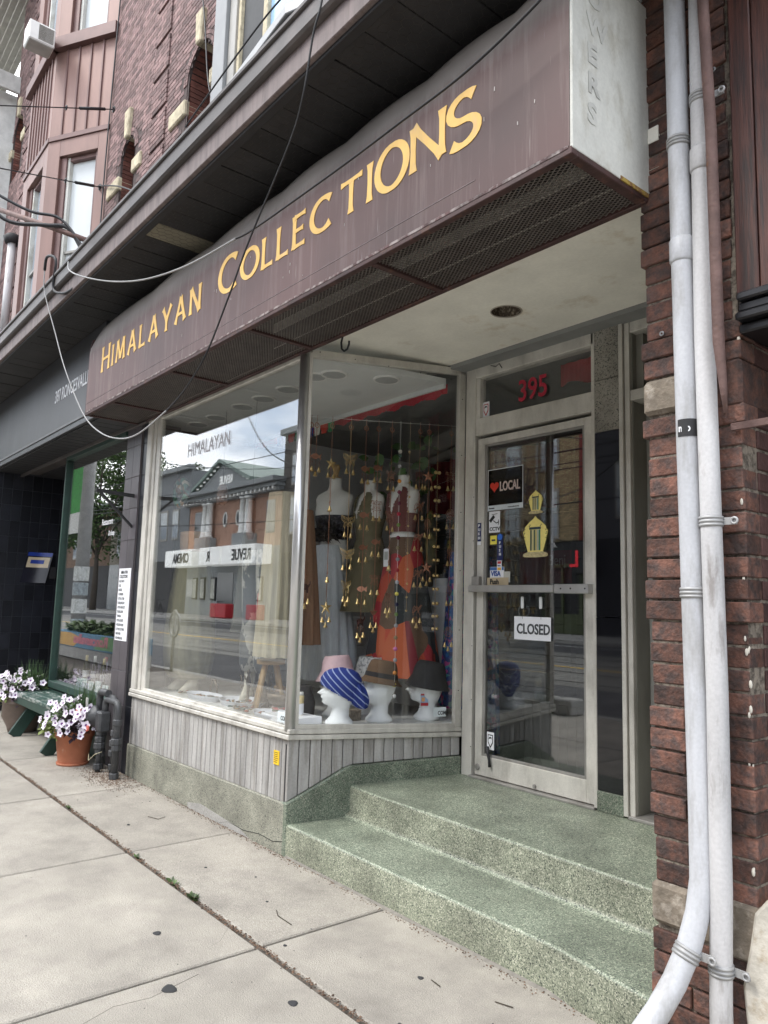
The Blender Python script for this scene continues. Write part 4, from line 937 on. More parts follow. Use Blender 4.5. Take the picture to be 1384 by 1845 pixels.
# broken render at the foot, right
rn = MB(); pts = [(-1.155, -.12), (-1.165, .05), (-1.15, .2), (-1.16, .33), (-1.135, .45), (-1.118, .55), (-1.08, .60), (-1.0, .63), (-.8, .62), (-.5, .6), (-.5, -.12)]
rn.prism([(a, -.045, b) for a, b in pts], Y, .10).build('broken_render', mat('cracked pale render', (.50, .47, .41), .9, 0, .2, 8, bump=1, bscale=20, col2=(.36, .30, .22), thr=(.5, .65)), pr, .01)
bx('render_core', MORTL, (-1.11, -.4, .07, .3, -.2, .55), pr)
# mortar drips on the bricks
for i in range(26):
    z = random.uniform(.6, 2.4); x = PX1+random.uniform(-.012, .002); MB().ball((x, -.008, z), random.uniform(.003, .007), 6, 4, (1, .5, 2.2)).build('mortar_smear', mat('white smear', (.55, .52, .46), .9), pr)
# anchors
for x, z in ((-1.40, 2.47), (-1.385, 2.42), (-1.18+.0, 3.40), (-1.3, 1.34)):
    MB().torus((x, -.012, z), .007, .003, 'y', 12, 6).build('wall_anchor', GPIPE, pr)
bx('bracket_strap', RUST, (-1.15, -1.0, -.03, -.02, 2.06, 2.085), pr, .002)

def pipe(name, pts, r, mt, label, clamps, couplings=()):
    p = thing(name, pts[-1], label, 'pipe')
    MB().tube(pts, r, 20).build('pipe_tube', mt, p)
    P = [Vector(q) for q in pts]
    def at(z):
        for a, b in zip(P[:-1], P[1:]):
            if min(a.z, b.z) <= z <= max(a.z, b.z) and abs(a.z-b.z) > 1e-5: return a.lerp(b, (z-a.z)/(b.z-a.z)), (b-a).normalized()
    for z in clamps:
        c, d = at(z); q = MB()
        for dz in (-.012, 0, .012): q.tube([c-d*(dz+.004), c-d*(dz-.004)], r+.0045, 20)
        q.tube([c-d*.018, c+d*.018], r+.0025, 20); q.build('pipe_clamp', GPIPE, p)
        e = MB(); e.box(c.x+r, c.x+r+.045, c.y+r*.3, c.y+r*.3+.006, c.z-.012, c.z+.012); e.torus((c.x+r+.04, c.y+r*.3-.004, c.z), .010, .004, 'y', 12, 6); e.build('clamp_ear', GPIPE, p)
    for z in couplings:
        c, d = at(z); MB().tube([c-d*.045, c-d*.035, c+d*.035, c+d*.045], [r+.001, r+.005, r+.005, r+.001], 20).build('pipe_coupling', mt, p)
pipe('bent_white_downpipe', [(-1.288, -.082, 4.3), (-1.284, -.082, 3.7), (-1.272, -.082, 2.02), (-1.258, -.084, .80), (-1.256, -.09, .62), (-1.262, -.11, .52), (-1.276, -.145, .42), (-1.298, -.19, .33), (-1.325, -.24, .25), (-1.36, -.30, .17), (-1.40, -.37, .08), (-1.44, -.44, -.02)], .037, WPIPE,
     'thicker white pipe that bends out over the sidewalk at its foot', (3.13, 1.52, .41), (2.72,))
pipe('straight_white_downpipe', [(-1.190, -.080, 4.3), (-1.197, -.080, 3.2), (-1.204, -.080, 2.4), (-1.197, -.082, 1.66), (-1.193, -.082, 1.2), (-1.198, -.082, .60), (-1.208, -.082, .285), (-1.212, -.082, -.1)], .0335, WPIPE2,
     'straight scuffed white pipe, right of the bent one', (3.26, 1.753, .373), (3.03,))
p3 = thing('rusty_brown_pipe', (-1.15, -.07, 2.12), 'thin rusty brown conduit beside the white pipes, flattened at its lower end', 'pipe')
P3P = [(-1.175, -.125, 4.3), (-1.155, -.125, 3.594), (-1.139, -.125, 3.089), (-1.134, -.125, 2.341), (-1.124, -.122, 2.18), (-1.121, -.118, 2.10)]
MB().tube(P3P, [.019, .019, .019, .019, .012, .006], 14).build('pipe_tube', RUST, p3)
st = thing('pipe_sticker', (-1.27, -.12, 2.0), 'small black and white torn sticker on the bent white pipe', 'sticker')
q = MB()
for k in range(8):
    a0, a1 = radians(-115+k*13), radians(-115+(k+1)*13); R = .0385; c = (-1.2715, -.082)
    q.add([(c[0]+R*cos(a0), c[1]+R*sin(a0), 2.045), (c[0]+R*cos(a1), c[1]+R*sin(a1), 2.045), (c[0]+R*cos(a1), c[1]+R*sin(a1), 2.105), (c[0]+R*cos(a0), c[1]+R*sin(a0), 2.105)], [(0, 1, 2, 3)])
q.build('sticker_ground', BLK, st, fix=False)
text('sticker_word', 'nop', .036, (-1.283, -.1215, 2.062), PAPER, st, sx=.7, bold=.001, u=(.96, .25, 0))

# right neighbour: dark red boards over a black cornice
rb = thing('neighbour_board_front', (-.8, 0, 2.4), 'dark red brown wooden boards above a black moulded cornice at the right edge', 'shopfront')
for k in range(5):
    bx('wood_board', WOODR, (-1.115+k*.078+.001*k, -1.115+(k+1)*.078-.003, -.03, .02, 2.515, 4.2), rb, .004)
for i, (z0, z1, o) in enumerate(((2.485, 2.515, -.07), (2.45, 2.485, -.05), (2.42, 2.45, -.065), (2.385, 2.42, -.03))):
    bx('cornice_moulding', BLACKP, (-1.10-.004*i, -.3, o, .3, z0+.001, z1-.001), rb, .006)
bx('dark_recess', DARK, (-1.11, 1.2, .9, .95, -.1, 4), rb)
bx('recess_ceiling', BLK, (-1.11, 1.2, .02, .95, 2.42, 2.5), rb)

# ================================================================ LEFT NEIGHBOUR
ln = thing('black_tiled_shopfront', (-8.5, 0, 0), 'charcoal neighbouring shopfront with green framed window and black tiled alcove', 'shopfront')
bx('fascia_panel', FASC, (-16, -6.52, -.36, -.33, 3.04, 3.90), ln, .004)
bx('fascia_trim', mat('fascia lower lip', (.10, .105, .11), .5), (-16, -6.52, -.37, -.355, 3.095, 3.12), ln, .002)
bx('lower_soffit', GUTD, (-16, -6.42, -.33, .25, 3.045, 3.08), ln, .003)
bx('lower_fascia', GUTD, (-16, -6.3, -.03, .0, 2.99, 3.04), ln, .003)
for xx in range(30): bx('soffit_slat', BLK, (-6.6-xx*.16, -6.6-xx*.16-.15, -.325, -.03, 3.025, 3.042), ln, .002)
text('shop_address', '397 RONCESVALLES', .185, (-7.93, -.3625, 3.41), PAPER, ln, sx=.68, bold=.001, ext=.001)
# tile pillar
for c_ in range(2):
    for r_i in range(11):
        bx('pillar_tile', TILEP, (-6.775+c_*.173+.0015, -6.775+(c_+1)*.173-.0015, -.004, .01, -.03+r_i*.285+.0015, -.03+(r_i+1)*.285-.0015), ln, .002)
bx('pillar_core', mat('tile grout', (.11, .10, .10), .9), (-6.77, -6.43, .002, .25, -.1, 3.05), ln)
for r_i in range(11): bx('pillar_tile', TILEB, (-6.426, -6.30, .012, .03, -.03+r_i*.285+.0015, -.03+(r_i+1)*.285-.0015), ln, .002)
bx('pillar_core', mat('tile grout', (.1, .1, .1)), (-6.43, -6.30, .018, .3, -.1, 3.05), ln)
# green window
gw = MB().box(-8.58, -8.54, -.02, .05, .50, 3.0).box(-8.54, -6.78, -.02, .05, 2.95, 3.0).box(-8.54, -6.78, -.03, .06, .49, .56).box(-8.54, -6.78, -.01, .05, .38, .47).build('window_frame', GREENP, ln, .004)
bx('window_pane', GLASS, (-8.54, -6.78, .018, .024, .56, 2.95), gw)
bx('under_window', GREENP, (-8.58, -6.78, .03, .2, -.1, .49), ln)
bx('shop_interior', mat('neighbour interior', (.10, .085, .07), .8, var=.4, scale=3), (-8.6, -6.4, 1.6, 1.65, .3, 3.0), ln)
bx('window_bed', mat('grey display bed', (.24, .23, .22), .8), (-8.54, -6.78, .06, 1.6, .40, .52), ln)
bx('interior_ceiling', DARK, (-8.6, -6.4, .05, 1.65, 2.95, 3.0), ln)
bx('side_panel', DARK, (-6.44, -6.40, .26, 1.65, .3, 3.0), ln); bx('side_panel', TILEB, (-8.62, -8.56, .06, 2.6, -.1, 3.04), ln)
# alcove tiles (wall facing the camera)
yy = -.35; k = 0
while yy < 2.4:
    for r_i in range(15):
        z0 = -.05+r_i*.205
        bx('alcove_tile', TILEB, (-10.50, -10.488+random.uniform(0, .0015), yy+.002, yy+.118, z0+.002, z0+.202), ln, .001)
    yy += .121
bx('alcove_wall', mat('alcove grout', (.07, .075, .085), .8), (-10.6, -10.495, -.36, 2.6, -.1, 3.05), ln)
bx('alcove_back', BLK, (-10.5, -8.56, 2.5, 2.6, -.1, 3.05), ln); bx('alcove_ceiling', BLK, (-16, -8.56, .2, 2.6, 3.02, 3.06), ln)
bx('alcove_floor', KERBM, (-10.6, -8.56, .02, 2.6, -.1, .06), ln)
bx('stone_sill', KERBM, (-16, -10.5, -.02, .3, -.1, .22), ln, .01)
bx('far_front', TILEB, (-16, -10.6, .1, .3, .2, 3.05), ln)
# poster & lock box
ps = thing('curled_poster', (-10.47, .33, 1.75), 'glossy blue and cream leaflet curled on the black tiled wall', 'poster')
def pq(y0, y1, z0, z1, o, mt, nm):
    R = lambda y_, z_: (-10.485+o+.10*((y_-.20)/.3)**2, y_+(z_-1.9)*.18, z_)
    MB().add([R(lerp(y0, y1, k/4), z_) for z_ in (z0, z1) for k in range(5)], [(k, k+1, k+6, k+5) for k in range(4)], True).build(nm, mt, ps, fix=False)
pq(.12, .42, 1.62, 2.02, .0, mat('poster dark', (.02, .02, .03), .25), 'poster_sheet'); pq(.125, .415, 1.97, 2.018, .004, mat('poster blue', (.02, .05, .3), .3), 'poster_band'); pq(.14, .40, 1.82, 1.955, .004, mat('poster cream', (.6, .5, .35), .3), 'poster_photo'); pq(.18, .34, 1.87, 1.92, .008, mat('poster blue', (0, 0, 0)), 'poster_band')
bx('lock_box', BLK, (-10.487, -10.45, .42, .50, 1.68, 1.84), None, .004, label='small black lock box on the black tiled wall beside the leaflet', cat='lock box')
# bracket on pillar
bk = thing('sign_bracket', (-6.51, 0, 2.2), 'empty black triangular sign bracket on the tiled pillar', 'bracket')
MB().bar((-6.52, .0, 2.36), (-6.52, -.34, 2.375), .025, .03).bar((-6.52, -.30, 2.36), (-6.52, .0, 2.08), .02, .02).build('bracket_arm', BLK, bk)
# list of goods
ls = thing('goods_list', (-6.6, -.006, 1.08), 'tall white printed list headed HIMALAYAN COLLECTIONS on the tiled pillar', 'sign')
bx('list_board', PAPER, (-6.735, -6.455, -.0085, -.0055, 1.08, 1.715), ls)
lines = ['HIMALAYAN', 'COLLECTIONS', 'PALO SANTO', 'SAGE', 'INCENSE', 'OIL PERFUME', 'CRYSTAL STONE', 'SILVER JEWELLERY', 'CRYSTAL BRACELET', 'SINGING BOWL', 'THANGKA', 'CRYSTAL ROSERY', 'WOODEN ROSERY', 'COTTON CLOTHING', 'MANY MORE', 'FROM HIMALAYAS']
for i, tx in enumerate(lines):
    text('list_line', tx, .040 if i < 2 else .032, (-6.69 if i == 0 else -6.715, -.0095, 1.668-i*.0385), mat('sign ink', (0, 0, 0)), ls, sx=.72 if i < 2 else .62, bold=.0008 if i < 2 else 0, ext=.0003)

# bench
bn = thing('green_bench', (-8.1, -.1, 0), 'worn green wooden bench between the two flower pots', 'bench')
for k in range(3): bx('seat_plank', BENCHG, (-8.80, -7.15, -.32+k*.135, -.32+k*.135+.128, .405, .445), bn, .005)
bx('seat_apron', GREENP, (-8.78, -7.17, -.315, -.295, .33, .405), bn, .003)
for x in (-8.55, -7.4):
    for sg in (-1, 1):
        q = MB().bar((x, -.12-sg*.05, .40), (x, -.12+sg*.21, .0), .04, .12, up=(0, 1, .6)); q.build('bench_leg', GREENP, bn, .004)
    bx('leg_brace', GREENP, (x-.02, x+.02, -.28, .05, .34, .40), bn, .003)

# planters
def blob_leaves(m_, c, R, n, size, fl=.7):
    for i in range(n):
        u_1 = random.uniform(-1, 1); a = random.uniform(0, 2*pi); rr = random.random()**.5; s1 = sqrt(max(0, 1-u_1*u_1))
        p = Vector(c)+Vector((R[0]*rr*s1*cos(a), R[1]*rr*s1*sin(a), R[2]*rr*u_1)); l = size*random.uniform(.6, 1.3)
        d = Vector((cos(a)+random.gauss(0, .5), sin(a)+random.gauss(0, .5), random.gauss(0, fl))).normalized(); sd2 = d.cross(Vector((random.gauss(0, .4), random.gauss(0, .4), 1))).normalized()*l*.32
        m_.add([p, p+d*l*.45+sd2, p+d*l, p+d*l*.45-sd2], [(0, 1, 2, 3)])
    return m_
fm = None
def flowermesh():
    global fm
    if fm: return fm
    me = bpy.data.meshes.new('flower'); vs = [(0, 0, -.006)]; n = 20
    for k in range(n):
        t = 2*pi*k/n; q = .030*(1+.16*cos(5*t)); vs.append((q*.32*cos(t), q*.32*sin(t), 0))
    for k in range(n):
        t = 2*pi*k/n; q = .030*(1+.16*cos(5*t)); vs.append((q*cos(t), q*sin(t), .006+.003*cos(10*t)))
    fs = [(0, 1+k, 1+(k+1) % n) for k in range(n)]+[(1+k, n+1+k, n+1+(k+1) % n, 1+(k+1) % n) for k in range(n)]
    me.from_pydata(vs, [], fs); me.materials.append(PETAL); me.materials.append(PETALC)
    for i, p in enumerate(me.polygons): p.material_index = 1 if i < n else 0; p.use_smooth = True
    fm = me; return me
def planter(x, y, rb, rt, h, pm, label, fol, bulge=False):
    p = thing('flower_planter', (x, y, 0), label, 'planter')
    if bulge: rg = [(0, rb, rb), (.05, rb*1.1, rb*1.1), (h*.45, rt*1.08, rt*1.08), (h*.80, rt*1.06, rt*1.06), (h*.82, rt*1.10, rt*1.10), (h*.86, rt*1.06, rt*1.06), (h*.98, rt*.98, rt*.98), (h, rt*1.02, rt*1.02), (h, rt*.9, rt*.9), (h-.05, rt*.85, rt*.85)]
    else: rg = [(0, rb, rb), (.02, rb*1.04, rb*1.04), (h*.78, rt*.93, rt*.93), (h*.79, rt, rt), (h*.98, rt*1.03, rt*1.03), (h, rt*1.01, rt*1.01), (h, rt*.92, rt*.92), (h-.05, rt*.88, rt*.88)]
    MB().loft((x, y, 0), rg, 32).build('pot', pm, p)
    if not bulge: MB().loft((x, y, 0), [(0, rb*1.12, rb*1.12), (.02, rb*1.15, rb*1.15)], 32).build('pot_foot', pm, p)
    blob_leaves(MB(), (x, y, h+.10), (rt*1.35, rt*1.35, .16), 900, .045).build('foliage', LEAF, p, fix=False, kind='stuff')
    blob_leaves(MB(), (x-.1, y-.1, h+.0), (rt*1.3, rt*.9, .09), 350, .05).build('foliage', LEAFY, p, fix=False, kind='stuff')
    blob_leaves(MB(), (x+rt*.8, y-.06, h+.04), (rt*.6, rt*.6, .12), 150, .07, 1.2).build('dark_foliage', LEAFP, p, fix=False, kind='stuff')
    gr = MB()
    for i in range(130):
        a = random.uniform(0, 2*pi); q = Vector((x+.05+random.gauss(0, .06), y+.06+random.gauss(0, .05), h)); l = random.uniform(.25, .42); d = Vector((cos(a)*.14, sin(a)*.14, 1)) if random.random() < .8 else Vector((cos(a)*.6, sin(a)*.5, .9))
        gr.tube([q, q+d*l*.5, q+d*l+Vector((0, 0, -.02))], [.003, .003, .001], 4, smooth=False)
    gr.build('grass_blades', mat('grass green', (.055, .105, .04), .7, island=.4), p, fix=False, kind='stuff')
    for (fx, fy, fz) in fol:
        c = Vector((x+fx, y+fy, h+fz)); d = Vector((fx+.45, fy-.45, .25)).normalized()
        d = (d+Vector((random.gauss(0, .25), random.gauss(0, .25), random.gauss(0, .25)))).normalized()
        link('flower', flowermesh(), p, c, rot=d.to_track_quat('Z', 'Y').to_euler(), scale=random.uniform(.85, 1.15))
def cloud(n, R, up):
    o = []
    for i in range(n):
        a = random.uniform(pi*.75, pi*2.15); q = random.uniform(.4, 1.1); o.append((R*q*cos(a), R*q*sin(a)*.8, up+random.uniform(-.14, .10)-(q-.7)*.16))
    return o
planter(-6.93, -.23, .118, .165, .30, TERRAC, 'terracotta pot of white petunias beside the gas meters', cloud(74, .34, .15))
planter(-8.86, -.17, .14, .20, .37, BROWNP, 'brown grey pot of pale pink petunias at the far end of the bench', cloud(70, .38, .14), True)

# gas meter set
gm = thing('gas_meter_set', (-6.35, -.15, 0), 'cluster of dark grey gas pipes and regulators with red caps against the tiled pillar', 'gas meter')
def gp(pts, r, nm='gas_pipe'): MB().tube(pts, r, 12).build(nm, METER, gm)
def fit_(x, y, z, r, h=.05): MB().loft((x, y, z), [(0, r, r), (.006, r*1.12, r*1.12), (h-.006, r*1.12, r*1.12), (h, r, r)], 8, smooth=False).build('pipe_fitting', METER, gm)
def bend(a, b, c, n=6): 
    a, b, c = Vector(a), Vector(b), Vector(c); return [a.lerp(b, t).lerp(b.lerp(c, t), t) for t in [i/n for i in range(n+1)]]
gp([(-6.17, -.14, -.02), (-6.17, -.14, .50)]+bend((-6.17, -.14, .52), (-6.17, -.14, .60), (-6.24, -.14, .60))+[(-6.36, -.14, .60)]+bend((-6.40, -.14, .60), (-6.47, -.14, .60), (-6.47, -.14, .54))+[(-6.47, -.14, .48)], .027)
for z, r in ((.0, .036), (.22, .036), (.27, .041), (.42, .034)): fit_(-6.17, -.14, z, r)
gp([(-6.28, -.12, -.02), (-6.28, -.12, .52)]+bend((-6.28, -.12, .54), (-6.28, -.12, .62), (-6.36, -.12, .62))+[(-6.50, -.12, .63)], .022)
for z, r in ((.05, .03), (.16, .036), (.24, .034), (.32, .028)): fit_(-6.28, -.12, z, r)
gp([(-6.50, -.16, -.02), (-6.50, -.16, .45)], .022)
for z, r in ((.02, .034), (.14, .03), (.19, .042), (.24, .036), (.30, .03)): fit_(-6.50, -.16, z, r)
gp([(-6.60, -.10, -.02), (-6.60, -.10, .50)], .024); fit_(-6.60, -.10, .28, .032); fit_(-6.60, -.10, .1, .03)
gp([(-6.62, -.14, .44), (-6.62, -.14, .56)]+bend((-6.62, -.14, .58), (-6.62, -.14, .65), (-6.55, -.14, .65))+[(-6.42, -.14, .65)], .03)
bx('regulator_box', METER, (-6.53, -6.42, -.20, -.10, .33, .50), gm, .015)
MB().loft((-6.62, -.16, .44), [(-.02, .05, .05), (.0, .088, .088), (.015, .092, .092), (.03, .088, .088), (.05, .05, .05), (.08, .03, .03)], 20, axis='y').build('regulator_disc', METER, gm)
MB().loft((-6.72, -.26, .47), [(0, .030, .030), (.035, .030, .030)], 12, axis='y').build('red_cap', SALM, gm)
MB().tube([(-6.70, -.16, .46), (-6.72, -.26, .47)], .018, 10).build('cap_stem', GPIPE, gm)
MB().loft((-6.55, -.24, .355), [(0, .016, .024), (.02, .016, .024)], 10, axis='y').build('red_cap', SALM, gm)
MB().tube([(-6.62, -.20, .13), (-6.50, -.24, .10), (-6.42, -.22, .16), (-6.40, -.17, .18)], .003, 5).build('loose_wire', mat('pale wire', (.5, .45, .3), .6), gm)
bx('meter_tag', mat('dull tag', (.45, .45, .42), .5), (-6.80, -6.75, -.20, -.19, .49, .58), gm, .003)

# neighbour window contents
BL = ['gold topped wine bottle at the far left end of the green framed window', 'white topped wine bottle, second from the left in the green framed window', 'red topped wine bottle, third from the left in the green framed window', 'gold topped wine bottle, fourth from the left in the green framed window', 'white topped wine bottle just right of the middle of the green framed window', 'red topped wine bottle, third from the tiled pillar', 'gold topped wine bottle, second from the tiled pillar', 'white topped wine bottle closest to the tiled pillar']
for i, x in enumerate((-8.36, -8.22, -8.0, -7.82, -7.6, -7.42, -7.25, -7.05)):
    b = thing('wine_bottle', (x, .3+.04*(i % 3), .52), BL[i], 'bottle', 'wine bottles in the neighbouring window')
    yy = .3+.04*(i % 3)
    MB().loft((x, yy, .52), [(0, .035, .035), (.18, .036, .036), (.22, .030, .030), (.25, .014, .014), (.31, .013, .013)], 14).build('bottle_body', mat('bottle glass', (.03, .035, .015), .1, spec=.8), b)
    MB().loft((x, yy, .76), [(0, .0155, .0155), (.07, .0145, .0145)], 12).build('foil', (mat('gold foil', (.5, .38, .12), .4), WHITE, RED)[i % 3], b)
    MB().loft((x, yy, .60), [(0, .0365, .0365), (.07, .0365, .0365)], 14, cap=(False, False)).build('bottle_label', PAPER, b)
for i, (x, h) in enumerate(((-8.05, .10), (-7.9, .11), (-7.7, .10), (-7.5, .12), (-7.3, .10), (-7.08, .15), (-6.95, .12))):
    q = MB().prism([(x-.05, .12, .52), (x+.05, .14, .52), (x+.05, .15, .52+h), (x-.05, .13, .52+h)], Y, .003).build('greeting_card', mat('card print', (.6, .64, .66), .5, var=.3, scale=30, col2=(.25, .4, .42), thr=(.5, .55)), None, label='small printed card, number %s from the left along the neighbouring window' % ('one', 'two', 'three', 'four', 'five', 'six', 'seven')[i], cat='card', group='cards in the neighbouring window')
lv = thing('lavender_bunches', (-7.3, .4, .52), 'dried lavender and grass bunches in the neighbouring window', 'dried flowers')
q = MB()
for i in range(160):
    x = random.uniform(-8.0, -6.85); y_ = random.uniform(.18, .42); l = random.uniform(.12, .3); a = random.gauss(0, .25)
    q.tube([(x, y_, .52), (x+a*l, y_+random.gauss(0, .1)*l, .52+l)], [.002, .003], 4)
q.build('stems', mat('lavender', (.22, .2, .26), .8, island=.5), lv, fix=False, kind='stuff')
text('window_script', 'Restaurant', .085, (-7.35, .012, 2.15), PAPER, gw, sx=.8, ext=.0005); text('window_script', '& shop', .07, (-7.15, .012, 2.04), PAPER, gw, sx=.8, ext=.0005)
#INSERT2
# ================================================================ INTERIOR OF THE DISPLAY
FLOORZ = .69
inn = thing('display_interior', (-5, .6, FLOORZ), 'display window interior with pale floor, white low panels and dark slatted back wall', 'shop interior')
SLAT = mat('dark slat wall', (.055, .058, .062), .6, 0, .15, 3)
WPAN = mat('white display panel', (.78, .79, .78), .7, 0, .08, 3)
def splayed(name, mt, y0, y1, z0, z1):
    f = lambda y: -3.82+y*DX/DY-.03
    return MB().prism([(-6.40, y0, z0), (f(y0), y0, z0), (f(min(y1, 1.2)), min(y1, 1.2), z0), (f(min(y1, 1.2)), y1, z0), (-6.40, y1, z0)], Z, z1-z0).build(name, mt, inn)
splayed('display_floor', mat('pale display floor', (.62, .62, .60), .6, 0, .12, 4, col2=(.45, .43, .40), thr=(.55, .7)), .05, 1.55, .60, FLOORZ)
splayed('window_soffit', WHITEC, .05, 1.05, 3.00, 3.04)
splayed('soffit_edge', WHITEC, 1.05, 1.07, 2.97, 3.04)
bx('shop_ceiling', mat('dim ceiling tile', (.22, .225, .22), .8, 0, .1), (-6.45, -1.2, 1.08, 6, 3.10, 3.14), inn)
bx('left_wall', WPAN, (-6.44, -6.40, .07, 6, .3, 3.1), inn)
bx('right_wall', SLAT, (-1.3, -1.25, 1.5, 6, .3, 3.1), inn)
bx('shop_floor', mat('dim shop floor', (.10, .08, .06), .4), (-6.4, -1.25, 1.25, 6, .30, .36), inn)
for k in range(17): bx('wall_slat', SLAT, (-6.4, -1.3, 3.6+(.004 if k % 2 else 0), 3.64, .36+k*.16, .36+k*.16+.15), inn, .004)
bx('wall_backing', DARK, (-6.4, -1.3, 3.65, 3.7, .3, 3.1), inn)
for k in range(6): bx('low_panel', WPAN, (-6.40, -3.60, 1.50, 1.52, FLOORZ+k*.105, FLOORZ+k*.105+.100), inn, .003)
MB().box(-6.4, -3.6, 1.5, 1.53, FLOORZ+.63, FLOORZ+.66).build('panel_rail', WPAN, inn, .004)
bx('white_column', WPAN, (-5.0, -4.1, 1.46, 1.49, FLOORZ, 1.6), inn, .004)
for x, y, m_ in ((-4.16, .30, 0), (-4.55, .34, 0), (-4.9, .34, 0), (-5.23, .34, 0), (-5.7, .35, 0), (-6.05, .35, 0), (-4.02, .37, 0), (-3.86, .70, 0)):
    d = MB().torus((x, y, 2.998), .085, .010, 'z', 26, 6).build('downlight_trim', WHITE, inn)
    MB().loft((x, y, 2.990), [(0, .076, .076), (.006, .078, .078)], 24).build('downlight_lens', mat('frosted lens', (.42, .44, .44), .5), d)
# valance, curtain
vl = MB(); n = 60
for k in range(n):
    x0, x1 = -6.3+k*.0442, -6.3+(k+1)*.0442
    z0 = 2.925+.012*sin(k*1.3)-.01*random.random(); z1 = 2.925+.012*sin((k+1)*1.3)
    vl.add([(x0, 1.075+.006*sin(k*2), 3.0), (x1, 1.075+.006*sin((k+1)*2), 3.0), (x1, 1.075+.006*sin((k+1)*2), z1), (x0, 1.075+.006*sin(k*2), z0)], [(0, 1, 2, 3)])
vl.build('valance', mat('red valance', (.36, .015, .03), .8), None, fix=False, label='narrow crimson valance along the edge of the display soffit', cat='valance')
cu = MB(); vs = []; n = 160
for j in range(5):
    for k in range(n): x = -6.2+k*.03; vs.append((x, 3.3+.04*sin(k*.9), 3.08-j*.155+(.03*sin(k*.3) if j == 4 else 0)))
cu.add(vs, [(j*n+k, j*n+k+1, (j+1)*n+k+1, (j+1)*n+k) for j in range(4) for k in range(n-1)], True)
cu.build('swag_curtain', CRIMSON, None, fix=False, label='dark red pleated curtain hanging high at the back of the display', cat='curtain')
# prayer flags behind the front glass
pf = thing('prayer_flags', (-4.6, 1.0, 2.9), 'string of small coloured prayer flags under the soffit behind the big pane', 'flags')
FC = [(.02, .05, .25), (.6, .6, .55), (.5, .05, .03), (.03, .2, .08), (.6, .48, .05)]
for k in range(9):
    x = -5.75+k*.10; c = FC[k % 5]
    MB().add([(x, .98, 2.93), (x+.09, .98, 2.93), (x+.088, .975, 2.85), (x+.002, .985, 2.853)], [(0, 1, 2, 3)]).build('flag', mat('flag %d' % (k % 5), c, .8), pf, fix=False)
MB().tube([(-5.8, .98, 2.932), (-4.8, .98, 2.932)], .002, 4).build('flag_cord', WHITE, pf)
# second reflection of the sign, drawn as grey letters on the glass
gh = thing('reflected_lettering', (-5, .02, 2.6), 'faint grey painted reflection of the HIMALAYAN lettering across the top of the big pane', 'lettering')
text('reflected_word', 'HIMALAYAN', .155, (-5.52, .0262, 2.575), mat('painted reflection grey', (.55, .53, .55), .7), gh, sx=.82, bold=0, ext=.0003)

FORM = mat('white dress form', (.80, .80, .76), .6, 0, .06, 4)
TAN = mat('tan wood', (.42, .27, .12), .5, 0, .2, 10)
def torso(x, y, z, rot, s, name='dress_form', lab='', neck=.0, parent=None, fm_=None):
    """bust form; z is the waist height"""
    p = thing(name, (x, y, z), lab, 'dress form')
    rg = [(-.26, .11, .085), (-.18, .12, .09), (-.10, .115, .088), (0, .112, .088), (.08, .13, .10), (.16, .148, .12, 0, -.012), (.22, .155, .125, 0, -.018), (.28, .165, .11), (.33, .178, .095), (.365, .165, .075), (.39, .11, .062), (.405, .070, .055), (.43, .056, .052), (.47, .052, .050), (.50, .055, .052), (.505, .03, .03)]
    o = MB().loft((0, 0, 0), [(a*s, b*s, c*s, *(v*s for v in r_)) for a, b, c, *r_ in [(q[0], q[1], q[2], *(q[3:] if len(q) > 3 else (0, 0))) for q in rg]], 28).build('bust', fm_ or FORM, None)
    o.parent = p; p.rotation_euler.z = rot
    return p
def put(o, p): o.parent = p; o.location = (0, 0, 0); return o
def skirt(x, y, z0, z1, r0, r1, mt, name, label, n=72, pl=9, amp=.10, tiers=(), cat='skirt', ey=.8):
    m_ = MB(); K = 14; rg = []
    for k in range(K+1):
        t = k/K; r = lerp(r0, r1, t**.8)
        for tt in tiers:
            if t > tt: r *= 1.06
        rg.append((z0+(z1-z0)*t, r, r*ey))
    zt = z0
    m_.loft((x, y, 0), rg, n, cap=(False, False), fun=lambda t, h: 1+amp*min(1, abs(h-zt)/max(.01, abs(z1-z0)))*sin(pl*t+1.2*sin(2*t)+.6*sin(h*7)))
    o = m_.build(name, mt, None, fix=False); tag(o, label, cat); return o
GARL = mat('grey crinkle cotton', (.68, .72, .74), .85, 0, .12, 12, (8, 8, .4), .4, 40)
OLIVE = mat('olive cloth', (.15, .135, .078), .8, 0, .15, 5, (3, 3, .5))
MARO = mat('maroon jersey', (.15, .05, .045), .85, 0, .1, 6)
PATCH = voro('patchwork cloth', [(.48, .07, .035), (.035, .042, .045), (.20, .025, .035), (.045, .05, .05), (.50, .12, .05), (.04, .045, .05), (.13, .08, .05), (.36, .03, .04)], 6.6, .9, (1, 1, .60))
FLOR = voro('blue floral cloth', [(.01, .05, .22), (.01, .09, .30), (.02, .04, .12), (.35, .05, .22), (.01, .12, .25), (.05, .22, .25), (.01, .03, .15), (.28, .18, .3), (.01, .06, .26)], 34, .8)
BEIGE = mat('beige crinkle dress', (.45, .40, .28), .85, 0, .18, 12, (9, 9, .3), .5, 40)
KHAKI = mat('olive harem cloth', (.20, .185, .11), .85, 0, .15, 6, (5, 5, .5), .3, 30)
MANN = mat('cream mannequin skin', (.60, .56, .46), .35, 0, .04)
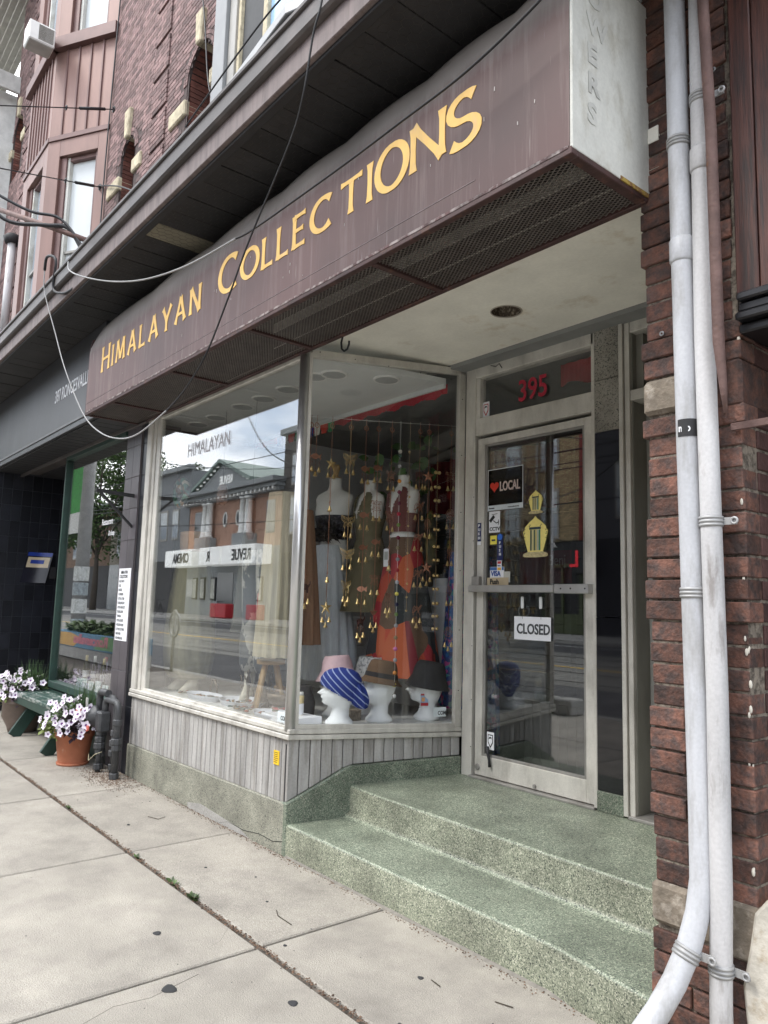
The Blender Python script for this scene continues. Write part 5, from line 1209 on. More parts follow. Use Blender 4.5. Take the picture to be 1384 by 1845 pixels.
# grey skirt form (left of the splayed pane)
skirt(-5.04, 1.10, 1.93, .856, .123, .28, GARL, 'tiered_skirt', 'long pale grey tiered crinkle skirt on a form behind the corner post', tiers=(.45,), pl=13, amp=.12)
f1 = torso(-5.02, 1.13, 1.975, radians(20), 1.03, lab='white dress form with wooden finial above the long grey skirt')
MB().loft((-5.02, 1.13, 1.975+.515), [(0, .05, .05), (.01, .052, .052), (.02, .02, .02), (.06, .025, .025), (.09, .035, .035), (.12, .025, .025)], 14).build('finial', TAN, None).parent = None
bpy.data.objects['finial']['label'] = 'turned wooden finial on the neck of the white dress form'; bpy.data.objects['finial']['category'] = 'finial'
blob_leaves(MB(), (-4.99, 1.04, 2.03), (.12, .09, .07), 500, .06).build('feather_top', mat('black feathers', (.03, .028, .035), .7, island=.5), None, fix=False, label='black feathery top on the dress form above the grey skirt', cat='top', kind='stuff')
# olive dress
f2 = torso(-4.57, 1.15, 1.97, radians(-5), .905, lab='white dress form wearing the sleeveless olive dress')
def shell(p, s, mt, keepf, name, r=1.035, z0=-.26, z1=.37):
    rg = [(-.26, .165, .12), (-.18, .175, .125), (-.10, .15, .11), (0, .118, .092), (.08, .13, .10), (.12, .14, .11), (.16, .148, .12), (.19, .152, .123), (.22, .155, .125), (.25, .16, .12), (.28, .165, .11), (.305, .172, .103), (.33, .178, .095), (.35, .172, .085), (.365, .165, .075), (.38, .13, .068), (.392, .10, .06)]
    rg = [q for q in rg if z0 <= q[0] <= z1]
    rg = [tuple(lerp(p_, q_, k/6) for p_, q_ in zip(a_, b_)) for a_, b_ in zip(rg[:-1], rg[1:]) for k in range(6)]+[rg[-1]]
    o = MB().loft((0, -.006*s, 0), [(a*s, b*s*r+.004, c*s*r+.006) for a, b, c in rg], 120, cap=(False, False), keep=keepf).build(name, mt, None, fix=False)
    return put(o, p)
def vneck(s, drop=1.0, strap=(.075, .12), one=False):
    def k(t, h):
        h /= s; c, sn = cos(t), sin(t)          # front is -y
        xw = c*.17
        if h < .14: return True
        front = sn < 0
        if abs(c) > .93-(max(0, h-.12))*.9: return h < .16      # arm hole
        if front and abs(xw) < (h-.14)*.42*drop: return False
        if h > .37: return .05 < abs(xw) < .13
        return True
    return k
shell(f2, .905, OLIVE, vneck(.905, .55), 'dress_bodice', z1=.393)
shell(f1, 1.03, mat('black patterned top', (.025, .026, .034), .8, 0, .4, 40, col2=(.09, .09, .11), thr=(.52, .58)), lambda t, h: True, 'strapless_top', r=1.05, z0=-.06, z1=.20)
skirt(-4.57, 1.15, 1.97, 1.395, .115, .238, OLIVE, 'olive_dress', 'short flared olive dress hanging on the middle dress form', pl=6, amp=.07, cat='dress')
f3 = torso(-4.18, 1.16, 1.99, radians(0), .863, lab='white dress form wearing the maroon tank top, right of the olive dress')
shell(f3, .863, MARO, vneck(.863, .75), 'tank_top', z0=-.06, z1=.393)
MB().loft((-4.18, 1.16, 1.952), [(0, .117, .095), (.018, .115, .093)], 30, cap=(False, False)).build('waist_band', WHITE, None, label='white waist band between the maroon tank top and the patchwork skirt', cat='belt')
skirt(-4.16, 1.16, 1.95, .952, .115, .31, PATCH, 'patchwork_skirt', 'long patchwork skirt in orange, red, brown and charcoal panels', pl=8, amp=.05)
hg = thing('hang_tag', (-3.72, .70, 1.72), 'white card tag hanging on the front of the patchwork skirt', 'tag')
bx('tag_card', PAPER, (-4.20, -4.14, .995, .997, 1.73, 1.86), hg)
bx('tag_print', mat('grey print', (.4, .42, .4)), (-4.19, -4.15, .9935, .9945, 1.78, 1.84), hg)
MB().tube([(-4.42, 1.2, FLOORZ), (-4.42, 1.2, 1.42)], .018, 10).build('form_pole', ALUB, None, label='steel pole of a dress form stand between the olive dress and the patchwork skirt', cat='pole')
skirt(-3.84, 1.40, 1.85, .75, .06, .125, FLOR, 'floral_dress', 'dark blue floral dress with pink flowers at the right edge of the side pane', pl=7, amp=.16, cat='dress')
skirt(-4.02, 1.40, 1.66, 1.05, .07, .09, mat('pale grey linen', (.42, .44, .46), .8), 'folded_shirt', 'pale grey linen garment hanging between the patchwork skirt and the floral dress', pl=5, amp=.2, cat='garment', ey=.4)
# left pane mannequins
hp = thing('harem_mannequin', (-6.05, .38, FLOORZ), 'cream mannequin legs in baggy olive harem trousers at the left of the big pane', 'mannequin')
for sx_ in (-.10, .13):
    MB().loft((-6.02+sx_, .36, FLOORZ), [(0, .045, .075, 0, -.02), (.02, .045, .09, 0, -.03), (.05, .04, .07, 0, -.015), (.09, .042, .045), (.2, .055, .055), (.5, .07, .07), (.7, .08, .08)], 18).build('leg', MANN, hp)
MB().loft((-6.0, .36, 0), [(.80, .20, .14), (.86, .26, .17), (1.0, .285, .19), (1.2, .27, .19), (1.45, .24, .17), (1.65, .20, .15), (1.82, .15, .12), (1.86, .14, .11)], 48, fun=lambda t, h: 1+.04*sin(11*t+h*3)-(.35*max(0, 1-abs(h-.82)/.1) if abs(sin(t)) > .9 else 0)).build('harem_trousers', KHAKI, hp)
MB().loft((-6.0, .36, 1.86), [(0, .14, .11), (.06, .15, .12), (.12, .16, .12), (.17, .165, .12)], 24).build('waist', mat('tan waist', (.40, .24, .13), .6), hp)
# wavy trousers on a hanger in the middle
mt_ = thing('patterned_trousers', (-5.05, .5, .9), 'flared grey and cream patterned trousers on mannequin legs in the middle of the big pane', 'trousers')
WAVY = mat('grey cream wavy cloth', (.36, .35, .31), .8, 0, .15, 3, (1, 1, .6), col2=(.05, .06, .065), thr=(.49, .51))
for sx_ in (-.11, .11):
    MB().loft((-5.08+sx_, .5, 0), [(.92, .07, .06), (.97, .10, .08), (1.1, .105, .09), (1.3, .085, .08), (1.5, .095, .09), (1.7, .11, .10), (1.85, .10, .10)], 24, fun=lambda t, h: 1+.05*sin(7*t)).build('trouser_leg', WAVY, mt_)
    MB().loft((-5.08+sx_, .5, FLOORZ), [(0, .04, .07, 0, -.02), (.05, .035, .06, 0, -.01), (.12, .035, .04), (.26, .045, .045)], 16).build('foot', MANN, mt_)
skirt(-4.78, .62, 2.15, 1.15, .13, .22, mat('tan brown linen', (.30, .17, .10), .85, 0, .2, 8, (8, 8, .4), .4, 40), 'tan_dress', 'tan brown linen dress standing behind the beige one in the big pane', pl=9, amp=.1, cat='dress')
skirt(-5.55, .70, 2.05, 1.20, .12, .20, mat('dark olive shawl', (.07, .07, .05), .85, 0, .2, 8), 'dark_shawl', 'dark olive shawl on a form between the harem trousers and the patterned trousers', pl=7, amp=.12, cat='shawl')
bl = skirt(-4.50, .31, 2.22, 1.08, .12, .18, BEIGE, 'beige_dress', 'long loose beige crinkle dress just left of the corner post', pl=15, amp=.09, cat='dress')
wd2 = thing('wooden_stool', (-4.62, .34, FLOORZ), 'light wooden stool with splayed legs under the beige dress', 'stool')
for a in (0.3, 1.9, 3.4, 5.0): MB().tube([(-4.62+.05*cos(a), .34+.05*sin(a), 1.03), (-4.62+.16*cos(a), .34+.14*sin(a), FLOORZ)], [.02, .012], 8).build('stool_leg', TAN, wd2)
MB().loft((-4.62, .34, 1.02), [(0, .10, .10), (.03, .10, .10)], 20).build('stool_seat', TAN, wd2)
# hanging wreath, wooden masks
wr = thing('round_turtle_ornament', (-6.0, .2, 2.35), 'round painted ornament with green and brown animals hanging at the left of the big pane', 'ornament')
MB().torus((-5.98, .2, 2.36), .105, .03, 'y', 32, 8).build('ring', voro('painted shell', [(.05, .16, .12), (.35, .2, .08), (.02, .05, .04), (.5, .45, .35), (.12, .06, .03), (.1, .25, .15)], 22, .4), wr)
MB().loft((-5.98, .19, 2.38), [(0, .05, .05), (.02, .045, .045), (.04, .01, .01)], 16, axis='y').build('hub_shape', mat('painted shell', (0, 0, 0)), wr)
for px, pz, h, w_, lab in ((-5.42, 2.30, .17, .075, 'carved brown wooden mask hanging left of the first reflected column'), (-4.93, 2.06, .30, .035, 'tall narrow carved wooden figure hanging in the middle of the big pane')):
    o = thing('wooden_carving', (px, .3, pz), lab, 'carving')
    MB().loft((px, .3, pz-h/2), [(0, w_*.4, .02), (h*.1, w_*.9, .03), (h*.3, w_, .035), (h*.55, w_*.85, .035), (h*.8, w_*.8, .03), (h*.95, w_*.5, .025), (h, w_*.2, .01)], 18, fun=lambda t, q: 1+.12*sin(5*t+q*60)).build('carving_body', mat('carved wood', (.13, .05, .025), .5, 0, .4, 25, bump=.6), o)
    MB().tube([(px, .3, pz+h/2), (px, .3, 2.99)], .0015, 4).build('carving_cord', BLK, o)
bx('red_pouch', RED, (-4.88, -4.76, .35, .37, 1.36, 1.52), None, .01, label='red cloth pouch hanging low in the middle of the big pane', cat='pouch')
# trays, bowls and figurines on the display floor
BRZ = mat('dark bronze', (.07, .05, .03), .4, .7, .4, 30)
BOWL = mat('hammered brass bowl', (.32, .18, .09), .4, .6, .3, 30, bump=.3)
def tray(x, y, rx, ry, label, rnd_=True):
    t_ = thing('display_tray', (x, y, FLOORZ), label, 'tray')
    MB().loft((x, y, FLOORZ), [(0, rx*.9, ry*.9), (.035, rx, ry), (.04, rx*1.02, ry*1.02), (.036, rx*.97, ry*.97), (.008, rx*.86, ry*.86)], 36).build('tray_body', mat('pale blue white tray', (.66, .68, .74), .5), t_)
    return t_
tray(-5.02, .36, .24, .16, 'oval white tray of small trinkets in the middle of the display floor'); tray(-4.30, .22, .26, .12, 'white tray of beads and rings near the corner post'); tray(-5.45, .26, .24, .10, 'thin white tray of bangles at the left of the display floor')
TRM = [mat('trinket %d' % i, c, .4, .5, .3, 40) for i, c in enumerate([(.25, .17, .08), (.08, .14, .12), (.35, .12, .08), (.12, .1, .08), (.35, .33, .28)])]
for cx, cy, rx, ry, nn in ((-5.02, .36, .19, .12, 26), (-4.30, .22, .21, .08, 40), (-5.45, .26, .19, .07, 26), (-4.72, .22, .22, .07, 30), (-4.6, .5, .2, .15, 16), (-5.8, .25, .15, .08, 14)):
    q = [MB() for _ in TRM]
    for i in range(nn):
        a = random.uniform(0, 2*pi); d = random.random()**.5; x, y = cx+rx*d*cos(a), cy+ry*d*sin(a); k = i % 5
        if random.random() < .4: q[k].torus((x, y, FLOORZ+.016), random.uniform(.012, .022), .005, 'z', 12, 5)
        else: q[k].ball((x, y, FLOORZ+.018), random.uniform(.006, .014), 7, 5, (1, 1.3, .7))
    for k, m_ in enumerate(q):
        if m_.v: m_.build('bangles_and_trinkets', TRM[k], None, kind='stuff', label='loose metal bangles and beads spread over the display floor', cat='trinkets')
for x, y, r, h, lab, mt in ((-4.66, .52, .10, .10, 'larger brass singing bowl on a red cushion', BOWL), (-4.50, .36, .10, .09, 'darker singing bowl in front of the brass one', mat('dark bowl', (.13, .10, .07), .4, .6, .3, 20, bump=.3))):
    o = thing('singing_bowl', (x, y, FLOORZ), lab, 'bowl'); b = FLOORZ+.05
    MB().loft((x, y, FLOORZ), [(0, .06, .06), (.025, .075, .075), (.05, .06, .06)], 20).build('cushion', voro('patterned cushion', [(.45, .04, .05), (.6, .6, .55), (.3, .1, .1), (.1, .15, .1)], 60), o)
    MB().loft((x, y, b), [(0, r*.45, r*.45), (.02, r*.75, r*.75), (h*.6, r*.97, r*.97), (h, r, r), (h, r*.95, r*.95), (h*.5, r*.88, r*.88), (.025, r*.6, r*.6)], 28).build('bowl_body', mt, o)
    if r > .09 and h > .095: MB().tube([(x-.02, y-.1, b+h+.01), (x+.14, y-.08, b+h+.012)], .013, 10).build('striker', TAN, o)
def figurine(x, y, h, kind, lab):
    o = thing('bronze_figurine', (x, y, FLOORZ), lab, 'figurine'); z = FLOORZ; q = MB()
    if kind == 'camel':
        q.loft((x, y, z+h*.55), [(-.07*h*3, .02, .03), (-.1, .03, .035), (0, .035, .04), (.06, .03, .035)], 10, axis='x').ball((x, y, z+h*.72), .03, 8, 6)
        for dx in (-.07, -.05, .04, .06): q.tube([(x+dx, y+.01*(1 if dx > 0 else -1), z+h*.5), (x+dx, y, z)], [.008, .006], 6)
        q.tube([(x-.08, y, z+h*.55), (x-.12, y, z+h*.6), (x-.13, y, z+h*.85), (x-.16, y, z+h*.9)], [.014, .011, .010, .008], 8)
    elif kind == 'arch': q.tube([(x-.06, y, z), (x-.055, y, z+h*.6), (x-.02, y, z+h), (x+.02, y, z+h), (x+.055, y, z+h*.6), (x+.06, y, z)], .010, 8)
    elif kind == 'tall':
        q.loft((x, y, z), [(0, .03, .03), (.02, .03, .03), (.03, .01, .01), (h*.5, .012, .012), (h*.6, .022, .02), (h*.75, .018, .016), (h*.82, .008, .008), (h*.9, .014, .014), (h, .005, .005)], 12).tube([(x, y, z+h*.62), (x-.05, y, z+h*.7), (x-.06, y, z+h*.8)], .006, 6).tube([(x, y, z+h*.62), (x+.04, y, z+h*.55), (x+.03, y, z+h*.45)], .006, 6)
    else:
        q.loft((x, y, z), [(0, .055, .045), (.02, .06, .05), (h*.35, .05, .045), (h*.6, .042, .035), (h*.7, .02, .02), (h*.85, .028, .026), (h, .01, .01)], 16, fun=lambda t, k: 1+.18*sin(6*t+k*50))
    q.build('figurine_body', BRZ if kind != 'seated' else mat('gold bronze', (.25, .17, .06), .4, .7, .4, 40, bump=.5), o)
figurine(-5.22, .52, .20, 'camel', 'dark bronze camel figurine with long neck'); figurine(-5.62, .42, .12, 'arch', 'small dark horseshoe shaped figurine at the left')
figurine(-4.98, .55, .17, 'seated', 'golden seated figurine in the middle'); figurine(-4.90, .50, .42, 'tall', 'tall slim dancing figurine behind the oval tray'); figurine(-4.84, .42, .19, 'seat2', 'dark elephant headed figurine behind the oval tray'); figurine(-5.1, .44, .25, 'tall', 'small standing dark figurine beside the camel')
jr = thing('cream_jar', (-4.13, .27, FLOORZ), 'slim cream and yellow incense jar near the corner post', 'jar')
MB().loft((-4.13, .27, FLOORZ), [(0, .028, .028), (.17, .028, .028)], 16).build('jar_body', mat('cream jar', (.60, .50, .28), .5), jr); MB().loft((-4.13, .27, FLOORZ+.05), [(0, .0285, .0285), (.07, .0285, .0285)], 16, cap=(False, False)).build('jar_label', PAPER, jr); MB().loft((-4.13, .27, FLOORZ+.17), [(0, .024, .024), (.02, .024, .024)], 16).build('jar_lid', WHITE, jr)
for (a, b, lab, u1) in (((-3.93, .045, .735), X, 'small white COM notice in the lower right corner of the big pane', X), (tuple(ang(AL-.22, -.004, .735)), None, 'small white COM notice in the lower right corner of the side pane', ang(1, 0)-ang(0, 0))):
    u1 = Vector(u1).normalized(); c = Vector(a); o = thing('window_notice', c, lab, 'notice'); nr = u1.cross(Z)
    if b is not None: c = Vector((-3.99, .024, .735))
    MB().prism([c, c+u1*.10, c+u1*.10+Z*.06, c+Z*.06], nr, .0015).build('notice_card', mat('notice card', (.62, .68, .70), .5), o)
    text('notice_word', 'COM', .035, c+u1*.035+Z*.012+nr*.002, BLK, o, u=u1, sx=.8, bold=.001, ext=.0004)

# ---- styrofoam heads with hats
def head(x, y, rot, lab, s=1.04):
    p = thing('styrofoam_head', (x, y, FLOORZ), lab, 'display head')
    K = [(0, .070, .070, .070), (.012, .074, .074, .074), (.022, .070, .070, .07), (.045, .048, .050, .050), (.085, .038, .052, .044), (.096, .050, .056, .047), (.104, .082, .062, .052), (.116, .094, .068, .056), (.130, .086, .074, .062), (.140, .096, .078, .066), (.150, .089, .080, .068), (.160, .090, .084, .070), (.168, .089, .087, .071), (.180, .084, .090, .072), (.192, .080, .094, .073), (.205, .088, .097, .074), (.225, .090, .099, .075), (.25, .082, .094, .070), (.27, .066, .08, .058), (.285, .040, .052, .036), (.292, .008, .008, .008)]
    n = 48; vs = []
    for (h, fr_, bk_, w_) in K:
        for k in range(n):
            t = 2*pi*k/n; c, s_ = cos(t), sin(t); a = (fr_ if c > 0 else bk_)*c; b = w_*s_; tt = t if t < pi else t-2*pi
            d = 0
            if .148 < h < .192: d += .034*max(0, 1-abs(tt)/.30)*(1-abs(h-.158)/.036 if h > .158 else 1-abs(h-.158)/.012)       # nose
            if .128 < h < .150: d += .006*max(0, 1-abs(tt)/.45)
            if .172 < h < .198: d -= .014*max(0, 1-abs(abs(tt)-.48)/.26)      # eye sockets
            if .14 < h < .195: d += .010*max(0, 1-abs(abs(tt)-1.65)/.14)      # ears
            r = sqrt(a*a+b*b); q = (r+max(d, -.02))/r if r > 1e-6 else 1
            vs.append((a*q*s, b*q*s, h*s))
    fs = [(i*n+k, i*n+(k+1) % n, (i+1)*n+(k+1) % n, (i+1)*n+k) for i in range(len(K)-1) for k in range(n)]+[tuple(range(n))[::-1]]
    o = MB().add(vs, fs, True).build('head_form', STYRO, None); put(o, p); p.rotation_euler.z = rot; p.scale = (1.17,)*3
    return p
FACE = radians(224)
h1 = head(-3.92, .435, FACE, 'white styrofoam head in the blue striped headscarf, nearest the corner post')
h2 = head(-3.90, .745, radians(256), 'white styrofoam head wearing the brown fedora')
h3 = head(-3.81, 1.09, radians(228), 'white styrofoam head wearing the wide black hat')
def hat(p, mt, lab, brim, crown, tilt=0, band=None, zb=.225, droop=0, nm='hat', cat='hat'):
    r = thing(nm, p.location+Vector((0, 0, zb*1.17)), lab, cat); r.scale = (1.17,)*3; r.rotation_euler = (0, tilt, p.rotation_euler.z)
    R, top, h = crown
    rg = [(-.012-droop, brim, brim*.93), (-.008-droop, brim, brim*.93), (.0, R*1.12, R), (.02, R*1.0, R*.86), (h*.6, R*.93, R*.80), (h*.9, R*.80, R*.66), (h, top, top*.7), (h-.012, top*.5, top*.25)]
    put(MB().loft((-.008, 0, 0), rg, 40, cap=(False, True), fun=lambda t, q: 1+(.05*sin(2*t+1) if q < 0 else 0)).build('hat_body', mt, None), r)
    if band: put(MB().loft((-.008, 0, 0), [(.004, R*1.05+.002, R*.92+.003), (.035, R*1.01, R*.875)], 40, cap=(False, False)).build('hat_band', band, None), r)
    return r
FELT = mat('brown felt', (.115, .070, .040), .9, 0, .12, 8); BFELT = mat('black felt', (.022, .022, .024), .9, 0, .15, 8)
hat(h2, FELT, 'brown felt fedora with dark band on the middle head', .124, (.094, .058, .108), radians(-9), BFELT, .235, .012, 'fedora')
hat(h3, BFELT, 'black cloche hat with drooping brim on the right hand head', .126, (.100, .068, .108), radians(-8), None, .225, .03, 'black_hat')
# headscarf
sc_ = thing('striped_headscarf', h1.location+Vector((0, 0, .234)), 'blue headscarf with thin pale stripes gathered at the back', 'headscarf'); sc_.rotation_euler.z = h1.rotation_euler.z; sc_.scale = (1.17,)*3
STR = stripes('blue striped cotton', (.012, .035, .22), (.30, .36, .55), 11, .90, 'Z', rot=(0, .75, 0))
rg = [(.085+.0115*k, 0, 0) for k in range(19)]
KR = [(.08, .06, .058), (.12, .078, .064), (.16, .095, .075), (.20, .105, .080), (.24, .103, .078), (.27, .085, .064), (.285, .060, .044), (.296, .012, .010)]
def kr(h):
    for a, b in zip(KR[:-1], KR[1:]):
        if a[0] <= h <= b[0]: t = (h-a[0])/(b[0]-a[0]); return lerp(a[1], b[1], t), lerp(a[2], b[2], t)
    return KR[-1][1:]
rg = [(h-.2, *kr(h)) for h in [.08+.004*k for k in range(55)]]
rg = [(h*1.0+.016*(h+.2), a*1.06, b*1.07) for h, a, b in rg]
put(MB().loft((-.004, 0, .006), rg, 64, cap=(False, True), keep=lambda t, h: h+.2 > .163+.052*cos(t), fun=lambda t, h: 1.03+.012*sin(26*t)*max(0, -cos(t))).build('scarf_wrap', STR, None), sc_)
put(MB().loft((-.085, 0, -.075), [(-.035, .012, .012, -.045, 0), (-.028, .03, .026, -.038, 0), (-.01, .045, .038, -.028, 0), (.02, .055, .048, -.02, 0), (.06, .06, .055, 0, 0), (.10, .05, .05, .01, 0)], 40, fun=lambda t, h: 1+.10*sin(9*t)).build('scarf_bunch', STR, None), sc_)
# back row hats
h4 = head(-4.22, .62, radians(200), 'white head behind the blue headscarf, under the pink bucket hat', 1.0)
hat(h4, mat('pale pink cotton', (.62, .44, .47), .85), 'pale pink bucket hat behind the blue headscarf', .13, (.098, .075, .10), radians(6), None, .25, .03, 'bucket_hat')
h5 = head(-4.20, .90, radians(200), 'white head behind the fedora, under the grey woven hat', 1.0)
hat(h5, voro('grey woven straw', [(.45, .46, .46), (.25, .26, .27), (.52, .53, .52)], 90), 'grey and white woven sun hat behind the brown fedora', .125, (.10, .08, .11), 0, None, .23, .03, 'woven_hat')
hg3 = thing('hat_price_tag', (-4.0, 1.0, .9), 'bright red and blue card tag on the head under the black hat', 'tag')
q = Vector((-3.80, 1.01, FLOORZ+.10)); uu = Vector((.35, .95, 0)).normalized()
def tagq(a0, a1, b0, b1, o, mt, nm): 
    nn = Vector((.95, -.35, 0))*o
    MB().add([q+uu*a0+Z*b0+nn, q+uu*a1+Z*b0+nn, q+uu*a1+Z*b1+nn, q+uu*a0+Z*b1+nn], [(0, 1, 2, 3)]).build(nm, mt, hg3, fix=False)
tagq(0, .055, 0, .08, .028, mat('tag blue', (.35, .5, .7)), 'tag_card'); tagq(0, .055, 0, .02, .030, RED, 'tag_stripe'); tagq(.006, .03, .028, .055, .030, mat('tag orange', (.8, .4, .15)), 'tag_print'); tagq(.0, .055, .068, .08, .030, RED, 'tag_stripe')
nb_ = thing('necklace_bust', (-4.28, .36, FLOORZ), 'black velvet bust with a white bead necklace behind the corner post', 'jewellery bust')
MB().loft((-4.26, .38, FLOORZ), [(0, .09, .06), (.04, .12, .05), (.12, .11, .045, .02, 0), (.18, .06, .04, .03, 0), (.22, .05, .04, .03, 0)], 22).build('bust_body', BFELT, nb_)
q = MB()
for i in range(26):
    a = pi*i/25; q.ball((-4.25+.075*cos(a), .33-.005, FLOORZ+.175-.10*sin(a)), .0035, 6, 4)
q.build('bead_strand', PAPER, nb_)
bx('stone_box', mat('carved stone box', (.25, .22, .18), .8, 0, .4, 60, bump=.8), (-4.10, -4.0, .58, .68, FLOORZ, FLOORZ+.07), None, .006, label='small carved stone box between the first two heads', cat='box')
MB().prism([(-4.35, .12, FLOORZ+.002), (-4.02, .1, FLOORZ+.002), (-4.0, .36, FLOORZ+.002), (-4.3, .34, FLOORZ+.002)], Z, .045).build('paper_stack', PAPER, None, .003, label='stack of white paper and frames left of the first head', cat='paper')
# ---- hanging plant
hpn = thing('trailing_plant', (-4.4, 1.6, 2.4), 'trailing green pothos hanging behind the chime strings', 'plant')
for i in range(46):
    p = Vector((-4.6+random.gauss(0, .22), 1.5+random.gauss(0, .18), 2.5+random.gauss(0, .2))); l = random.uniform(.06, .12); d = Vector((random.gauss(0, 1), random.gauss(-.5, .6), random.gauss(-.5, .5))).normalized(); s2 = d.cross(Vector((random.random(), -1, .3))).normalized()*l*.38
    MB().add([p, p+d*l*.25+s2*.9, p+d*l*.6+s2*.8, p+d*l, p+d*l*.6-s2*.8, p+d*l*.25-s2*.9], [(0, 1, 2, 3), (0, 3, 4, 5)]).build('leaf', mat('pothos leaf', (.05, .12, .03), .45, rnd=.4), hpn, fix=False)
# ---- chimes
def fig2d(kind):
    if kind == 'butterfly': return [(0, .02), (.012, .03), (.05, .042), (.046, .012), (.026, -.004), (.034, -.034), (.010, -.022), (0, -.03), (-.010, -.022), (-.034, -.034), (-.026, -.004), (-.046, .012), (-.05, .042), (-.012, .03)]
    if kind == 'star': return [((.046 if i % 2 == 0 else .018)*sin(pi*i/5), (.046 if i % 2 == 0 else .018)*cos(pi*i/5)) for i in range(10)]
    if kind == 'turtle': return [(0, .04), (.010, .030), (.038, .034), (.044, .016), (.024, .018), (.026, -.008), (.036, -.030), (.020, -.026), (0, -.034), (-.020, -.026), (-.036, -.030), (-.026, -.008), (-.024, .018), (-.044, .016), (-.038, .034), (-.010, .030)]
    if kind == 'fish': return [(-.036, .0), (-.02, .018), (.005, .022), (.022, .008), (.040, .024), (.034, 0), (.038, -.02), (.020, -.006), (.0, -.02), (-.022, -.014)]
    if kind == 'moon': return [(.022*cos(a)*1.3, .034*sin(a)) for a in [radians(60+k*24) for k in range(11)]]+[(.010+.014*cos(a), .026*sin(a)) for a in [radians(290-k*24) for k in range(10)]]
    if kind == 'elephant': return [(-.034, .012), (-.022, .026), (.006, .028), (.020, .020), (.030, .030), (.032, .044), (.038, .044), (.037, .024), (.026, .008), (.022, .002), (.022, -.028), (.010, -.028), (.008, -.010), (-.014, -.010), (-.016, -.028), (-.028, -.028), (-.030, -.004)]
    if kind == 'camel': return [(-.034, -.03), (-.028, .004), (-.018, .022), (-.010, .010), (.002, .024), (.012, .006), (.024, .010), (.028, .030), (.042, .028), (.034, .020), (.030, .0), (.018, -.006), (.018, -.03), (.010, -.03), (.008, -.008), (-.018, -.008), (-.024, -.03)]
    if kind == 'bird': return [(0, .03), (.010, .010), (.034, .014), (.020, -.006), (.010, -.018), (-.010, -.018), (-.020, -.006), (-.034, .014), (-.010, .010)]
    if kind == 'owl': return [(-.012, .042), (0, .034), (.012, .042), (.022, .026), (.032, .004), (.020, -.02), (.010, -.030), (-.010, -.030), (-.020, -.02), (-.032, .004), (-.022, .026)]
CH = [(-3.914, .133, 's', [('elephant', 1.543)]), (-3.907, .171, 'c', [('fish', 2.384)]), (-3.886, .278, 'c', [('star', 2.35), ('moon', 2.137), ('moon', 1.68), ('star', 1.429)]), (-3.861, .411, 'b', [('butterfly', 2.39), ('butterfly', 1.979), ('butterfly', 1.768), ('butterfly', 1.565)]),
 (-3.84, .522, 'c', [('fish', 2.342), ('fish', 2.035), ('fish', 1.821), ('fish', 1.551), ('elephant', 1.337)]), (-3.822, .613, 'c', [('fish', 2.359), ('turtle', 2.103), ('fish', 1.863), ('turtle', 1.613), ('bird', 1.402)]), (-3.803, .715, 'c', [('turtle', 2.315), ('turtle', 2.039), ('moon', 1.773), ('turtle', 1.499)]),
 (-3.79, .78, 'p', [2.493, 2.465, 2.391, 2.289, 2.214, 2.137, 2.065, 1.99, 1.904, 1.837, 1.759, 1.686, 1.606, 1.529, 1.459, 1.394, 1.32, 1.242, 1.168, 1.096, 1.013, .935, .864]), (-3.776, .855, 't', [2.5, 2.287, 2.187, 2.088, 1.989, 1.805, 1.696, 1.599, 1.509, 1.419]),
 (-3.761, .935, 'c', [('elephant', 2.345), ('camel', 2.132), ('camel', 1.921), ('camel', 1.675), ('camel', 1.433)]), (-3.747, 1.006, 'c', [('star', 2.347), ('owl', 2.013), ('star', 1.716)]), (-3.733, 1.079, 'd', [2.381, 2.278, 2.183, 2.076, 1.981, 1.862, 1.769, 1.663, 1.571, 1.473, 1.387, 1.302]), (-3.712, 1.188, 'c', [('turtle', 2.36), ('owl', 2.091), ('owl', 1.831), ('owl', 1.556), ('owl', 1.278)])]
LAB = ['chime string ending in a dark elephant, closest to the corner post', 'short copper chime with a swirl fish, second string from the post', 'chime string with gold stars and a crescent moon', 'brass chime string of four butterflies', 'copper chime string of fish ending in a small elephant', 'copper chime string ending in a bird with three bells', 'copper chime string of turtles in front of the maroon top', 'long string of coloured felt balls', 'thin string of tiny bells right of the felt balls', 'copper chime string of camels below an elephant', 'chime string with a copper sun star above an owl', 'string of double round brass bells', 'copper chime string of owls below a turtle, nearest the door']
def bell_mesh():
    q = MB().loft((0, 0, 0), [(-.030, .0125, .0125), (-.029, .0115, .0115), (-.012, .006, .006), (-.002, .003, .003), (0, .0015, .0015)], 12); q.tube([(0, 0, -.028), (0, 0, -.040)], .0012, 4)
    o = q.build('bell', BRASS, None); me = o.data; bpy.data.objects.remove(o); return me
BM = bell_mesh()
FELTC = [(.62, .60, .55), (.03, .08, .06), (.35, .35, .36), (.65, .25, .03), (.16, .01, .04), (.14, .01, .04), (.45, .02, .05), (.16, .25, .06), (.16, .01, .04), (.22, .18, .10), (.25, .26, .28), (.35, .02, .03), (.35, .35, .38), (.70, .62, .12), (.01, .01, .05), (.16, .26, .08), (.35, .36, .38), (.25, .18, .10), (.55, .16, .40), (.36, .37, .40), (.65, .25, .05), (.7, .6, .1), (.62, .62, .6)]
pu = Vector((DX, DY, 0)).normalized()
